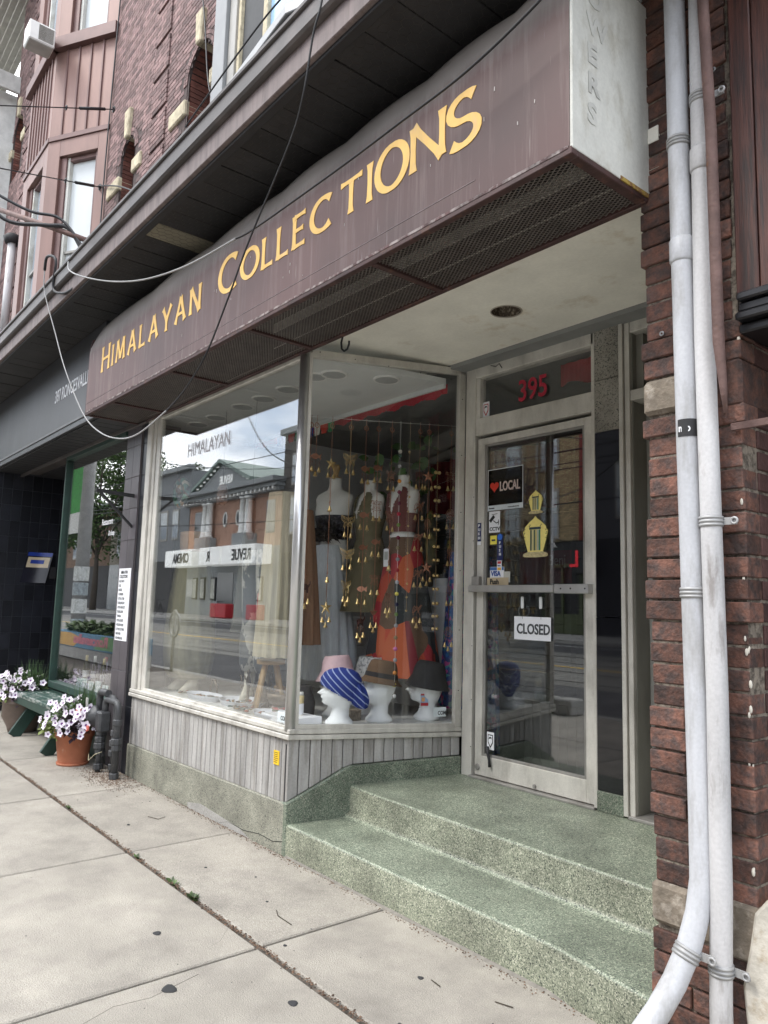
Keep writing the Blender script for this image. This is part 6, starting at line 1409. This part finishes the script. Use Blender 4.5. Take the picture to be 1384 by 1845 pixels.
for (x, y, kd, els), lab in zip(CH, LAB):
    ztop = 2.62+.10*(y/1.2); p = thing('wind_chime', (x, y, ztop), lab, 'wind chime', 'wind chimes hanging behind the side pane')
    zl = min([e[1] if isinstance(e, tuple) else e for e in els])
    MB().tube([(x, y, ztop+.02), (x, y, zl)], .0022 if kd in 'cbs' else .0012, 5).build('cord', COPM if kd in 'cs' else (TAN if kd != 'p' else WHITE), p)
    if kd in 'cbs': MB().torus((x, y, ztop-.045), .016, .003, 'x', 16, 5).build('ring', COPM, p)
    for i, e in enumerate(els):
        if isinstance(e, tuple):
            k, z = e; a = random.uniform(-.5, .5) if i else random.uniform(-.25, .25)
            if k == 'moon': a = 1.2
            u2 = (Matrix.Rotation(a, 3, 'Z') @ pu); s_ = 1.0 if i < 2 else .92; mt = BRASS if (kd == 'b' or k == 'star' and x < -3.8) else COPM
            P = [Vector((x, y, z))+u2*b*s_+Z*c*s_ for b, c in fig2d(k)]; nr = u2.cross(Z)
            if k == 'star': 
                q = MB(); c0 = Vector((x, y, z))
                for j in range(10): q.add([P[j], P[(j+1) % 10], c0+nr*.008], [(0, 1, 2)]).add([P[j], P[(j+1) % 10], c0-nr*.008], [(0, 2, 1)])
                q.build('figure', mt, p, fix=False)
            elif k in ('elephant', 'fish', 'moon', 'bird') : MB().prism([v-nr*.0015 for v in P], nr, .003).build('figure', mt if k != 'elephant' else mat('dark copper', (.09, .045, .04), .4, .6), p, fix=False)
            else:   # filigree: outline wire and inner curls
                q = MB(); q.tube(P+[P[0]], .0018, 5)
                c0 = sum(P, Vector())/len(P)
                for r in (.68, .36): q.tube([c0+(v-c0)*r for v in P]+[c0+(P[0]-c0)*r], .0014, 4)
                for v in P[::2]: q.tube([c0+(v-c0)*.3, v], .0013, 4)
                q.build('figure', mt, p)
            for sg in ((-1, 1) if not (i == len(els)-1) else (-1, 0, 1)):
                b = Vector((x, y, z))+u2*sg*.024; dz = -.058 - (.034 if sg == 0 else random.uniform(0, .008))
                MB().tube([b+Z*(-.022), b+Z*dz], .0013, 4).ball(b+Z*(dz*.6), .004, 6, 4).build('bell_chain', mt, p)
                link('bell', BM, p, b+Z*dz, scale=1.15)
        elif kd == 'p': MB().ball((x, y, e), .0135, 14, 10).build('felt_ball', mat('felt %d' % i, FELTC[i], .95), p)
        elif kd == 't': MB().ball((x+random.uniform(-.006, .006), y, e), .0075, 8, 6).build('tiny_bell', BRASS, p)
        else:
            for sg in (-1, 1): MB().ball(Vector((x, y, e))+pu*sg*.015, .0125, 12, 8).build('round_bell', BRASS, p)
MB().tube([(-3.93, .05, 2.635), (-3.84, .5, 2.668), (-3.70, 1.25, 2.735)], .0013, 4).build('hanging_line', WHITE, None, label='thin white line strung behind the side pane that carries the chimes', cat='line')
# ---- seen through the door
cb_ = thing('display_counter', (-3.1, 2.2, .36), 'low grey boarded counter inside the shop seen through the door glass', 'counter')
bx('counter_body', DARK, (-3.58, -2.75, 1.85, 2.8, .36, .80), cb_); CTB = mat('dim counter board', (.14, .135, .13), .7, rnd=.1)
bx('counter_top', CTB, (-3.6, -2.73, 1.83, 2.82, .80, .86), cb_, .004)
for k in range(11): bx('counter_board', CTB, (-3.58+k*.075, -3.58+k*.075+.07, 1.835, 1.85, .37, .80), cb_, .002)
for k in range(11): bx('counter_board', CTB, (-2.75, -2.735, 1.86+k*.085, 1.86+k*.085+.08, .37, .80), cb_, .002)
for x in (-3.25, -2.83): bx('counter_post', mat('dark post', (.03, .035, .04), .5), (x-.03, x+.03, 1.9, 1.96, .86, 2.0), cb_)
h6 = head(-3.0, 2.1, radians(180), 'white display head in a dark blue cap on the counter inside the door'); h6.location.z = .86
c6 = hat(h6, mat('navy knit', (.012, .02, .06), .9), 'dark navy cap on the head inside the door', .10, (.112, .09, .115), 0, None, .18, .0, 'navy_cap', 'cap'); c6.location.z = .86+.18
skirt(-3.46, 1.36, 1.80, .50, .03, .055, FLOR, 'floral_scarf', 'blue and pink floral scarf hanging just inside the shop door', pl=6, amp=.2, cat='scarf')
rp_ = thing('red_poster', (-3.0, 1.6, 1.7), 'dark red paint shop poster behind the door glass with pale lettering', 'poster')
bx('poster_board', mat('deep red board', (.13, .006, .012), .5), (-3.28, -2.86, 1.42, 1.425, 1.62, 1.83), rp_)
text('poster_word', 'Benj', .10, (-3.04, 1.416, 1.735), mat('faded pink ink', (.35, .25, .25), .6), rp_, sx=.8); text('poster_word', 'Multi Par', .05, (-3.04, 1.416, 1.67), mat('faded red ink', (.3, .08, .08), .6), rp_, sx=.7)
rv = MB()
for k in range(24):
    x0 = -3.0+k*.02; rv.add([(x0, 1.5+.008*sin(k*1.4), 3.08), (x0+.02, 1.5+.008*sin((k+1)*1.4), 3.08), (x0+.02, 1.5+.008*sin((k+1)*1.4), 2.93+.02*sin(k*.4)), (x0, 1.5+.008*sin(k*1.4), 2.93+.02*sin(k*.4))], [(0, 1, 2, 3)])
rv.build('red_drape', mat('red valance', (0, 0, 0)), None, fix=False, label='red cloth drape behind the transom glass over the door', cat='drape')

# ================================================================ CABLES ON THE FACADE
def smooth(P, k=6):
    P = [Vector(p) for p in P]; o = []
    for i in range(len(P)-1):
        p0, p1, p2, p3 = P[max(i-1, 0)], P[i], P[i+1], P[min(i+2, len(P)-1)]
        for j in range(k):
            t = j/k; o.append(.5*((2*p1)+(p2-p0)*t+(2*p0-5*p1+4*p2-p3)*t*t+(3*p1-p0-3*p2+p3)*t**3))
    return o+[P[-1]]
def cable(pts, r, mt, label, cat='cable'): return MB().tube(smooth(pts), r, 6).build('overhead_cable', mt, None, label=label, cat=cat)
LC = mat('light grey cable', (.30, .30, .30), .5); BC = mat('black cable', (.015, .015, .018), .5)
cable([(-6.0, -.86, 4.10), (-5.877, -.88, 3.979), (-5.502, -.88, 3.80), (-5.123, -.8, 3.662), (-4.7, -.72, 3.56), (-4.131, -.68, 3.47), (-3.6, -.63, 3.46)], .0058, LC, 'pale grey cable sagging from the gutter across the left of the awning')
cable([(-3.6, -.63, 3.46), (-3.44, -.6, 3.47), (-2.71, -.6, 3.46), (-2.23, -.6, 3.465), (-1.84, -.6, 3.475), (-1.49, -.6, 3.54), (-1.2, -.6, 3.65)], .0055, BC, 'black cable running along the awning above the lettering')
cable([(-2.3, -.93, 4.25), (-2.374, -.92, 3.942), (-2.43, -.92, 3.82), (-2.52, -.90, 3.60), (-2.72, -.84, 3.50), (-3.21, -.75, 3.27), (-3.42, -.75, 3.01), (-3.64, -.75, 2.77), (-3.9, -.75, 2.62), (-4.12, -.75, 2.55)], .005, BC, 'loose black cable hanging from the gutter down past the awning')
cable([(-4.12, -.75, 2.55), (-4.53, -.75, 2.48), (-4.87, -.75, 2.50), (-5.27, -.75, 2.61), (-5.68, -.75, 2.82), (-6.12, -.78, 3.25), (-6.45, -.80, 3.66), (-6.73, -.84, 4.09), (-6.75, -.85, 4.29)], .005, LC, 'loose grey cable loop climbing back to the gutter left of the awning')
cable([(-6.75, -.85, 4.29), (-6.62, -.87, 4.36), (-6.45, -.84, 4.28), (-6.5, -.83, 4.05), (-6.3, -.8, 3.95), (-6.1, -.78, 3.93)], .012, BC, 'thick black cable curling over the gutter edge')
cable([(-2.55, -.80, 4.36), (-2.9, -.85, 4.30), (-3.3, -.86, 4.24), (-3.9, -.84, 4.19)], .005, BC, 'black cable lying along the gutter at top centre')
def wire(pts, label): 
    o = MB().tube(smooth(pts, 3), .006, 5); o.build('guy_wire', BC, None, label=label, cat='wire')
def tl(P, Q, lab):
    P, Q = Vector(P), Vector(Q); p = thing('tension_wire', P, lab, 'wire'); MB().tube([P, Q], .006, 5).build('wire_strand', BC, p)
    d = (Q-P).normalized(); MB().torus(P, .03, .008, 'y', 14, 5).build('eye_bolt', BC, p); MB().tube([P+d*.12, P+d*.45], .016, 6).build('turnbuckle', BC, p); MB().torus(P+d*.62, .022, .007, 'y', 12, 5).build('wire_shackle', BC, p)
tl((-7.784, -.05, 6.751), (-7.784+3*.32, -.05-3*1.15, 6.751-3*.679), 'upper tension wire with turnbuckle in front of the bay cladding')
tl((-8.054, -.05, 5.964), (-8.054+3*.884, -.05-3*1.15, 5.964-3*.667), 'middle tension wire crossing the bay window')
cable([(-8.15, -.05, 6.02), (-7.4, -.06, 5.68), (-6.83, -.05, 5.36)], .008, BC, 'short black guy wire between the bay and the arched niche', 'wire')
cable([(-5.9, -.06, 7.6), (-5.55, -.06, 6.5), (-5.38, -.06, 5.75), (-5.25, -.06, 5.45)], .007, BC, 'thin black wire running down the brick past the larger arched niche', 'wire')
cable([(-7.9, -.03, 8.6), (-7.96, -.03, 7.2), (-8.0, -.03, 6.0), (-7.98, -.03, 4.7)], .008, BC, 'thin cable clipped down the brick beside the bay', 'wire')
ip = thing('iron_mast_arm', (-5.77, -.75, 4.21), 'rusty iron service pole leaning out past the bay window', 'pole')
MB().tube([(-5.77, -.75, 4.21), (-6.05, -.97, 4.36), (-6.95, -1.2, 4.80)], .022, 12).build('mast_tube', RUST, ip)
cable([(-5.85, -.80, 4.15), (-5.95, -.9, 4.35), (-6.05, -1.05, 4.36), (-6.25, -1.3, 4.40), (-6.4, -1.55, 4.70), (-6.55, -1.8, 4.9)], .016, BC, 'thick black service cable looping under the iron pole')
cable([(-5.83, -.80, 4.17), (-5.98, -.95, 4.42), (-6.12, -1.15, 4.47), (-6.3, -1.4, 4.62)], .012, BC, 'second black service cable looping under the iron pole')
cd = thing('white_conduit', (-11.9, -.1, 5.4), 'white vertical service conduit with dark cap at the left edge', 'conduit')
MB().tube([(-11.95, -.1, 5.2), (-11.95, -.1, 6.75)], .06, 12).build('conduit_tube', WPIPE2, cd); MB().loft((-11.95, -.1, 6.74), [(0, .10, .10), (.09, .13, .13), (.14, .09, .09)], 12).build('conduit_cap', BLK, cd)
# AC unit
ac = thing('air_conditioner', (-8.8, -.7, 7.95), 'white window air conditioner sticking out of the upper bay window', 'air conditioner')
bx('ac_case', WHITE, (-8.80, -8.56, -.80, -.52, 7.70, 7.93), ac, .010)
for k in range(16): bx('ac_louvre', ALUD, (-8.561, -8.554, -.70, -.54, 7.725+k*.0115, 7.725+k*.0115+.006), ac)
bx('ac_base', mat('ac underside', (.42, .42, .40), .6), (-8.79, -8.57, -.79, -.53, 7.69, 7.70), ac, .004)
# white house beyond
wh = thing('white_clapboard_house', (-13.6, 0, 0), 'white clad neighbouring house with beige boarded soffit at the top left', 'building')
bx('wall', mat('white cladding', (.60, .60, .58), .7), (-18, -13.2, -.6, .3, 4, 9.9), wh)
MB().box(-18, -12.95, -1.0, -.3, 9.92, 10.05).box(-12.99, -12.93, -1.0, .2, 9.8, 10.1).build('roof_edge', mat('pale trim', (.5, .5, .48), .7), wh, .01)
for k in range(20): bx('soffit_board', mat('beige soffit', (.33, .31, .27), .7), (-18, -12.2, -1.9+k*.11, -1.9+k*.11+.10, 11.0+k*.03, 11.02+k*.03), wh)
bx('window', BGLASS, (-13.21, -13.17, -.45, -.1, 5.8, 7.8), wh, .005)

# ================================================================ ACROSS THE STREET (seen in the glass)
FY = -20.5
OB = mat('orange brick facade', (.38, .23, .17), .85, 0, .12, 3); TB = mat('tan facing brick', (.40, .30, .17), .85, 0, .15, 8, island=.25); GR = mat('grey painted facade', (.27, .285, .29), .7, 0, .08)
DBK = mat('dark brick facade', (.10, .09, .08), .85, 0, .15, 3, island=.3); SIGNW = mat('sign white', (.85, .85, .84), .5, emit=((.9, .92, .9), .35))
cn_ = thing('cinema', (-44, FY, .45), 'grey and brick cinema with pediment, white paired columns and white name boards', 'building')
bx('wall', OB, (-50, -37.6, FY-6, FY, 4.8, 8.3), cn_); bx('wall', GR, (-50, -37.6, FY-6, FY+.02, .4, 4.8), cn_)
MB().box(-50.2, -37.4, FY-.3, FY+.35, 8.05, 8.30).box(-50.3, -37.3, FY-.3, FY+.6, 8.30, 8.55).box(-50.4, -37.2, FY-.3, FY+.9, 8.55, 8.85).build('cornice', GR, cn_, .02)
for k in range(24): bx('dentil', WHITE, (-50+k*.53, -50+k*.53+.16, FY+.36, FY+.60, 8.10, 8.28), cn_)
GRN = mat('green roof metal', (.22, .28, .25), .6)
MB().prism([(-47.8, FY+.6, 8.86), (-40.3, FY+.6, 8.86), (-44.2, FY+.6, 10.35)], -Y, 6).build('pediment', GR, cn_)
MB().prism([(-48.1, FY+.9, 8.86), (-44.2, FY+.9, 10.5), (-40.0, FY+.9, 8.86), (-40.0, FY+.9, 9.1), (-44.2, FY+.9, 10.72), (-48.1, FY+.9, 9.1)], -Y, 7).build('roof', GRN, cn_)
for sg, xa in ((1, -47.6), (-1, -40.6)):
    for k in range(7): bx('pediment_bulb', SIGNW, (xa+sg*k*.48-.08, xa+sg*k*.48+.08, FY+.62, FY+.75, 9.0+k*.2, 9.16+k*.2), cn_)
def ftext(body, size, x, z, mt, par, y, sx=1, bold=0): return text('facade_word', body, size, (x, y, z), mt, par, u=-X, v=Z, sx=sx, bold=bold, ext=.01)
ftext('REVUE', .75, -42.7, 9.05, SIGNW, cn_, FY+.64, .8, .02)
for x in (-46.9, -46.2, -41.6, -40.9): MB().loft((x, FY+.35, 5.65), [(0, .30, .30), (.12, .30, .30), (.14, .24, .24), (2.2, .20, .20), (2.22, .28, .28), (2.35, .28, .28)], 16).build('column', WHITE, cn_)
for x in (-46.55, -41.25): bx('column_base', GR, (x-.85, x+.85, FY, FY+.8, 4.9, 5.65), cn_, .02)
for x in (-44.6, -42.8): 
    w_ = MB().torus((0, 0, 0), .30, .05, 'y', 24, 6).build('oval_window', WHITE, None); w_.parent = cn_; w_.location = Vector((x, FY+.03, 6.8))-cn_.location; w_.scale = (.8, 1, 1.5)
    MB().loft((x, FY+.01, 6.8), [(0, .25, .42), (.02, .25, .42)], 20, axis='y').build('pane', BGLASS, cn_)
for x in (-48.6, -38.8): bx('window', BGLASS, (x-.5, x+.5, FY-.02, FY+.03, 5.6, 7.6), cn_)
for x0, x1, tx, sx_ in ((-51.0, -46.6, 'CINEMA', .78), (-45.5, -42.6, 'R', .9), (-42.4, -38.3, 'REVUE', .85)):
    sg_ = bx('name_board', SIGNW, (x0, x1, FY+.1, FY+1.3, 3.70, 4.85), cn_, .03); cx = (x0+x1)/2
    text('board_word', tx, .92, (x1-.4 if tx != 'R' else cx+.2, FY+1.32, 3.95), BLK, cn_, u=-X, v=Z, sx=sx_, bold=.02, ext=.01)
for x in (-48.4, -47.2, -39.6, -45.7): bx('poster_case', BLK, (x-.35, x+.35, FY+.02, FY+.12, 1.5, 3.0), cn_, .02); bx('poster', mat('film poster', (.45, .45, .40), .5, var=.5, scale=6), (x-.26, x+.26, FY+.121, FY+.13, 1.6, 2.9), cn_)
bx('lobby_door', BGLASS, (-45.2, -43.0, FY+.02, FY+.05, .5, 3.3), cn_); bx('ticket_window', mat('white bars', (.5, .5, .48), .5, var=.5, scale=20), (-49.8, -48.8, FY+.02, FY+.05, 1.7, 2.9), cn_)
bx('street_bench', RED, (-41.8, -39.8, FY+1.6, FY+2.2, .45, 1.3), None, .05, label='bright red planter box in front of the cinema', cat='planter')
bx('street_box', RED, (-37.4, -36.2, FY+1.6, FY+2.2, .45, 1.3), None, .05, label='second red planter box right of the cinema entrance', cat='planter')
def block(nm, x0, x1, h, mt, lab, wins, top=True, store=BLK, dpt=8, brick=False):
    b = thing(nm, ((x0+x1)/2, FY, .45), lab, 'building'); bx('wall', mt, (x0, x1, FY-dpt, FY, 4.3, h), b); bx('shop_level', store, (x0, x1, FY-dpt, FY-.05, .4, 4.3), b)
    if top: bx('cornice', GR, (x0-.1, x1+.1, FY-.2, FY+.35, h, h+.35), b, .03)
    for (a, c, z0, z1) in wins:
        bx('window_surround', mat('stone surround', (.35, .33, .3), .8), (a-.08, c+.08, FY+.002, FY+.05, z0-.15, z1+.15), b); bx('window_pane', CURT, (a, c, FY+.05, FY+.06, z0, (z0+z1)/2-.02), b); bx('window_pane', BLIND, (a, c, FY+.06, FY+.07, (z0+z1)/2+.02, z1), b)
    return b
block('flat_roofed_block', -56.2, -50.1, 10.9, mat('slate grey facade', (.20, .21, .22), .8), 'plain dark grey flat roofed block left of the cinema', [(-55, -54, 6, 8), (-53, -52, 6, 8)])
block('stone_house', -66, -56.3, 8.0, mat('pale stone facade', (.38, .34, .28), .85, 0, .2, 6), 'pale stone fronted shop row beyond the grey block', [(-58.5, -57.3, 5, 7), (-61, -60, 5, 7), (-64, -63, 5, 7)], store=mat('shop glass', (.12, .14, .15), .2))
b5 = block('dark_brick_block', -37.5, -31, 11.3, DBK, 'tall dark brick block right of the cinema', [(-36.5, -35.5, 5.5, 7.5), (-34, -33, 5.5, 7.5), (-36.5, -35.5, 8.4, 10), (-34, -33, 8.4, 10)])
block('low_shop_row', -30.9, -24.2, 9.5, mat('brown brick facade', (.2, .13, .09), .85, 0, .15, 4), 'brown brick shop row on the far side of the street', [(-29.8, -28.6, 5.5, 7.5), (-27, -25.8, 5.5, 7.5)])
tb = block('tan_brick_block', -24.1, -18.0, 12.5, mat('tan mortar', (.22, .18, .12), .9), 'tan brick building with three windows opposite the shop door', [(-20.25, -19.45, 4.55, 6.45), (-20.25, -19.45, 7.5, 9.3), (-22.2, -21.5, 7.5, 8.9), (-22.3, -21.5, 4.55, 6.2)])
q = MB(); z = 4.35; r = 0
WN = [(-20.25, -19.45, 4.55, 6.45), (-20.25, -19.45, 7.5, 9.3), (-22.2, -21.5, 7.5, 8.9), (-22.3, -21.5, 4.55, 6.2)]
while z < 12.4:
    x = -24.1-(.115 if r % 2 else 0)
    while x < -18.05:
        a, c = max(x, -24.1), min(x+.215, -18.02)
        if not any(w0-.08 < (a+c)/2 < w1+.08 and z0-.15 < z < z1+.15 for w0, w1, z0, z1 in WN): q.add([(a, FY+.012, z), (c, FY+.012, z), (c, FY+.012, z+.064), (a, FY+.012, z+.064), (a, FY+.001, z), (c, FY+.001, z)], [(0, 1, 2, 3), (0, 4, 5, 1)])
        x += .228
    z += .078; r += 1
q.build('brick_facing', TB, tb, fix=False, kind='stuff')
MB().tube([(-20.42, FY+.15, .5), (-20.42, FY+.15, 12.4)], .06, 8).build('drainpipe', ALUD, tb); bx('red_pipe', mat('oxide red', (.2, .03, .02)), (-18.3, -18.15, FY, FY+.1, 4.3, 12), tb)
GRD = mat('olive green shopfront', (.06, .075, .03), .5)
MB().box(-20.2, -20.0, FY, FY+.1, .5, 3.3).box(-19.2, -19.1, FY, FY+.1, .5, 3.3).box(-18.3, -18.15, FY, FY+.1, .5, 3.3).box(-20.2, -18.15, FY, FY+.1, 3.2, 3.35).box(-20.2, -18.15, FY, FY+.08, .5, 1.3).build('shop_door_frame', GRD, tb)
block('grey_house', -17.9, -8, 11.5, mat('dark grey facade', (.10, .10, .11), .8), 'dark grey building on the far side, right of the tan brick one', [(-16.5, -15.5, 5.2, 7.2), (-13.5, -12.5, 5.2, 7.2), (-10.5, -9.5, 5.2, 7.2)])
block('far_brick_row', -7.9, 26, 10.5, mat('brown brick facade', (0, 0, 0)), 'long brown brick shop row on the far side of the street behind the camera', [(-6+k*3.2, -4.8+k*3.2, 5.2, 7.4) for k in range(10)])
lb = thing('lit_box_sign', (-18.3, FY+.6, 3.5), 'black box sign with red letters on the far side of the street', 'sign')
bx('sign_case', BLK, (-18.5, -17.5, FY+.3, FY+.5, 2.9, 4.2), lb, .02); text('sign_word', 'L', .9, (-18.0, FY+.515, 3.2), mat('led red', (.5, .02, .03), .5, emit=((.8, .03, .05), .6)), lb, u=-X, v=Z, ext=.01, bold=.02)
for x in (-20.1, -19.2):
    l_ = thing('barn_lamp', (x, FY+.5, 4.2), 'small white barn lamp over the far shopfront, %s one' % ('left' if x < -20 else 'right'), 'lamp')
    MB().loft((x, FY+.6, 4.0), [(0, .16, .16), (.12, .07, .07), (.2, .04, .04)], 14).build('lamp_shade', WHITE, l_); MB().tube([(x, FY, 4.3), (x, FY+.4, 4.4), (x, FY+.6, 4.2)], .02, 6).build('lamp_arm', ALUD, l_)
def bike_ring(x, y, z, lab):
    o = thing('bike_ring_post', (x, y, z), lab, 'bike rack'); MB().tube([(x, y, z), (x, y, z+1.25)], .035, 10).build('post', GPIPE, o); MB().torus((x, y, z+.95), .25, .025, 'y', 28, 8).build('ring', GPIPE, o)
bike_ring(-14.6, -4.0, 0, 'grey ring and post bike rack on the near kerb, left of the shop'); bike_ring(-18.68, -17.4, .42, 'ring and post bike rack on the far kerb opposite the door')
bk2 = thing('parked_bicycle', (-49.0, -18.2, .43), 'black bicycle leaning by the cinema', 'bicycle')
for x in (-49.7, -48.6):
    w_ = MB().torus((x, -18.2, .78), .34, .025, 'y', 26, 6).build('wheel', BLK, bk2)
MB().tube([(-49.7, -18.2, .78), (-49.45, -18.2, 1.3), (-48.85, -18.2, 1.25), (-48.6, -18.2, .78)], .03, 6).tube([(-49.45, -18.2, 1.3), (-49.15, -18.2, .75), (-48.85, -18.2, 1.25)], .03, 6).build('bicycle_frame', BLK, bk2)
MB().tube([(-48.9, -18.45, 1.45), (-48.8, -18.2, 1.4), (-48.9, -17.95, 1.45)], .02, 6).build('handlebar', BLK, bk2); bx('saddle', BLK, (-49.6, -49.3, -18.26, -18.14, 1.38, 1.43), bk2, .01)
def tree(x, y, z, h, R, lab, n=9000, leaf=.26):
    p = thing('street_tree', (x, y, z), lab, 'tree'); tr = MB().tube([(x, y, z), (x+.1, y, z+h*.3), (x, y+.1, z+h*.55)], [.26, .18, .10], 10)
    for k in range(9):
        a = k*2.4; tr.tube([(x, y, z+h*(.28+.03*k)), (x+cos(a)*R*.4, y+sin(a)*R*.4, z+h*(.45+.04*k)), (x+cos(a)*R*.8, y+sin(a)*R*.8, z+h*(.52+.045*k))], [.10, .06, .02], 6)
    tr.build('trunk', mat('bark', (.08, .065, .05), .9, bump=.5), p); q = MB()
    cl_ = [(x+random.gauss(0, R*.5), y+random.gauss(0, R*.5), z+h*random.uniform(.38, 1.0), random.uniform(.5, 1.1)*R*.36) for _ in range(34)]
    for i in range(n):
        c = random.choice(cl_); d = Vector((random.gauss(0, 1), random.gauss(0, 1), random.gauss(0, .8))); d = d.normalized()*c[3]*random.random()**.4; pp = Vector(c[:3])+d
        a = Vector((random.gauss(0, 1), random.gauss(0, 1), random.gauss(0, .6))).normalized()*leaf; b = a.cross(Vector((random.gauss(0, 1), random.gauss(0, 1), 1))).normalized()*leaf*.5; q.add([pp, pp+a*.5+b, pp+a, pp+a*.5-b], [(0, 1, 2, 3)])
    q.build('crown', mat('tree leaf', (.055, .105, .022), .6, island=.55, var=.3, scale=.6), p, fix=False)
tree(-63.5, -18.6, .42, 14.5, 4.4, 'tall leafy tree left of the cinema'); tree(-74, -18.6, .42, 16, 5.5, 'broad leafy tree farther down the far side'); tree(-84, -18.8, .42, 15, 5, 'leafy tree at the far end of the street'); tree(-68, -26, .42, 15, 5, 'leafy tree behind the stone shop row')
tree(-30, -2.8, 0, 9, 2.6, 'near side street tree down the block', 2600)
pb_ = thing('poster_covered_pole', (-21.6, -4.3, 0), 'concrete street pole covered with posters and a green banner', 'pole')
MB().tube([(-21.6, -4.3, 0), (-21.6, -4.3, 9)], [.20, .15], 16).build('pole', mat('concrete pole', (.36, .36, .35), .8, var=.15), pb_)
for i, (z0, z1) in enumerate(((1.0, 1.4), (1.5, 1.85), (1.9, 2.3), (.55, .85))):
    MB().loft((-21.6, -4.3, 0), [(z0, .212, .212), (z1, .210, .210)], 16, cap=(False, False)).build('pole_poster', mat('pole flyer %d' % (i % 2), ((.6, .62, .6), (.35, .4, .42))[i % 2], .6, var=.4, scale=14), pb_)
bn_ = bx('banner', mat('bright green banner', (.06, .36, .07), .6), (-23.1, -21.9, -4.33, -4.31, 3.9, 6.4), pb_); bx('banner_foot', WHITE, (-23.1, -21.9, -4.335, -4.305, 3.3, 3.9), pb_)
ml = thing('mural_planter', (-17.6, -3.6, 0), 'kerbside concrete planter with a colourful mural lettered Roncesvalles', 'planter')
bx('planter_base', KERBM, (-20.3, -15.4, -3.9, -3.32, 0, .27), ml, .02); bx('planter_box', mat('mural blue', (.10, .24, .36), .6), (-20.3, -15.4, -3.9, -3.3, .271, .62), ml, .01)
MB().prism([(-20.2, -3.297, .29), (-18.6, -3.297, .29), (-18.0, -3.297, .50), (-18.9, -3.297, .60), (-20.2, -3.297, .58)], Y, .004).build('mural_patch', mat('mural orange', (.60, .35, .10), .6), ml); MB().prism([(-17.2, -3.297, .30), (-15.6, -3.297, .32), (-15.6, -3.297, .59), (-16.7, -3.297, .60)], Y, .004).build('mural_patch', mat('mural green', (.14, .32, .12), .6), ml)
text('mural_word', 'Roncesvalles', .30, (-16.3, -3.288, .38), mat('mural pink', (.70, .22, .28), .6), ml, u=-X, v=Z, sx=1.5, bold=.010, ext=.002)
blob_leaves(MB(), (-17.8, -3.6, .70), (2.3, .25, .18), 1500, .13).build('planter_leaves', LEAF, ml, fix=False, kind='stuff')
blob_leaves(MB(), (-6.9, -3.9, .10), (.25, .15, .10), 300, .07).build('kerb_weeds', LEAF, None, fix=False, label='clump of low weeds by the near kerb opposite the door', cat='weeds', kind='stuff')
block('distant_shop_row', -110, -66.1, 9.5, mat('brown brick facade', (0, 0, 0)), 'long brown brick shop row far down the far side of the street', [(-108+k*4, -106.6+k*4, 5.2, 7.4) for k in range(10)])
tree(-52, -3.0, 0, 10, 3.2, 'near side street tree far down the block', 3500)
for i, (x, w_) in enumerate(((-7.0, .55), (-6.6, .5))): bx('concrete_block', KERBM, (x-w_/2*.6, x+w_/2*.6, -4.1, -3.8, 0, .22), None, .02, label='squat concrete block by the near kerb, %s of a pair' % ('left' if i == 0 else 'right'), cat='concrete block')
# overhead street wires
for i, (a, b, r) in enumerate((((-60, -14.5, 9.5), (20, -14.5, 8.5), .02), ((-60, -12, 7.2), (20, -12, 6.2), .018), ((-60, -10, 6.9), (20, -9.6, 6.0), .018), ((-60, -17.5, 8.6), (10, -18.5, 7.4), .025), ((-30, -2.5, 8), (-30, -19, 8.6), .015), ((-14, -2.5, 7.3), (-13, -19.5, 7.8), .015), ((-60, -18, 7.2), (10, -18.2, 6.1), .03), ((-44, -2, 8), (-48, -19, 8.8), .015))):
    A_, B_ = Vector(a), Vector(b); pts = [A_.lerp(B_, k/20)-Z*(1.1*4*(k/20)*(1-k/20)) for k in range(21)]
    MB().tube(pts, r, 5).build('street_wire', BC, None, label=['highest wire strung along the far side of the street', 'trolley wire over the far tram track', 'trolley wire over the near tram track', 'thick bundle wire in front of the far facades', 'cross span wire left of the shop', 'cross span wire near the shop', 'low heavy cable in front of the far facades', 'cross span wire near the cinema'][i], cat='wire')
tf = thing('utility_pole', (-19.0, -18.6, .42), 'dark utility pole with tangled cables opposite the door', 'pole')
MB().tube([(-24.5, -18.6, .42), (-24.5, -18.6, 11)], .15, 10).build('pole', RUST, tf)
for k in range(7):
    a = random.uniform(-.5, .5); P = [(-19.6+random.gauss(0, .5), -18.3, 6.4+random.gauss(0, .4)) for _ in range(4)]; MB().tube(smooth(P, 5), .03, 5).build('tangled_cable', BC, tf)

# the upper storeys stand 1.38 m behind the shopfront line: everything on that wall was drawn at 1/1.56 of its size
K_ = 1.56; CP = Vector((0, -2.458, 1.45))
for o in list(COL.objects):
    if o.parent: continue
    nm = o.name.split('.')[0]; lb_ = o.get('label', '')
    if nm in ('brick_building', 'air_conditioner', 'tension_wire', 'white_conduit', 'white_clapboard_house') or (nm == 'overhead_cable' and ('niche' in lb_ or 'bay' in lb_) and 'iron' not in lb_):
        o.location = CP+(o.location-CP)*K_; o.scale = (K_,)*3
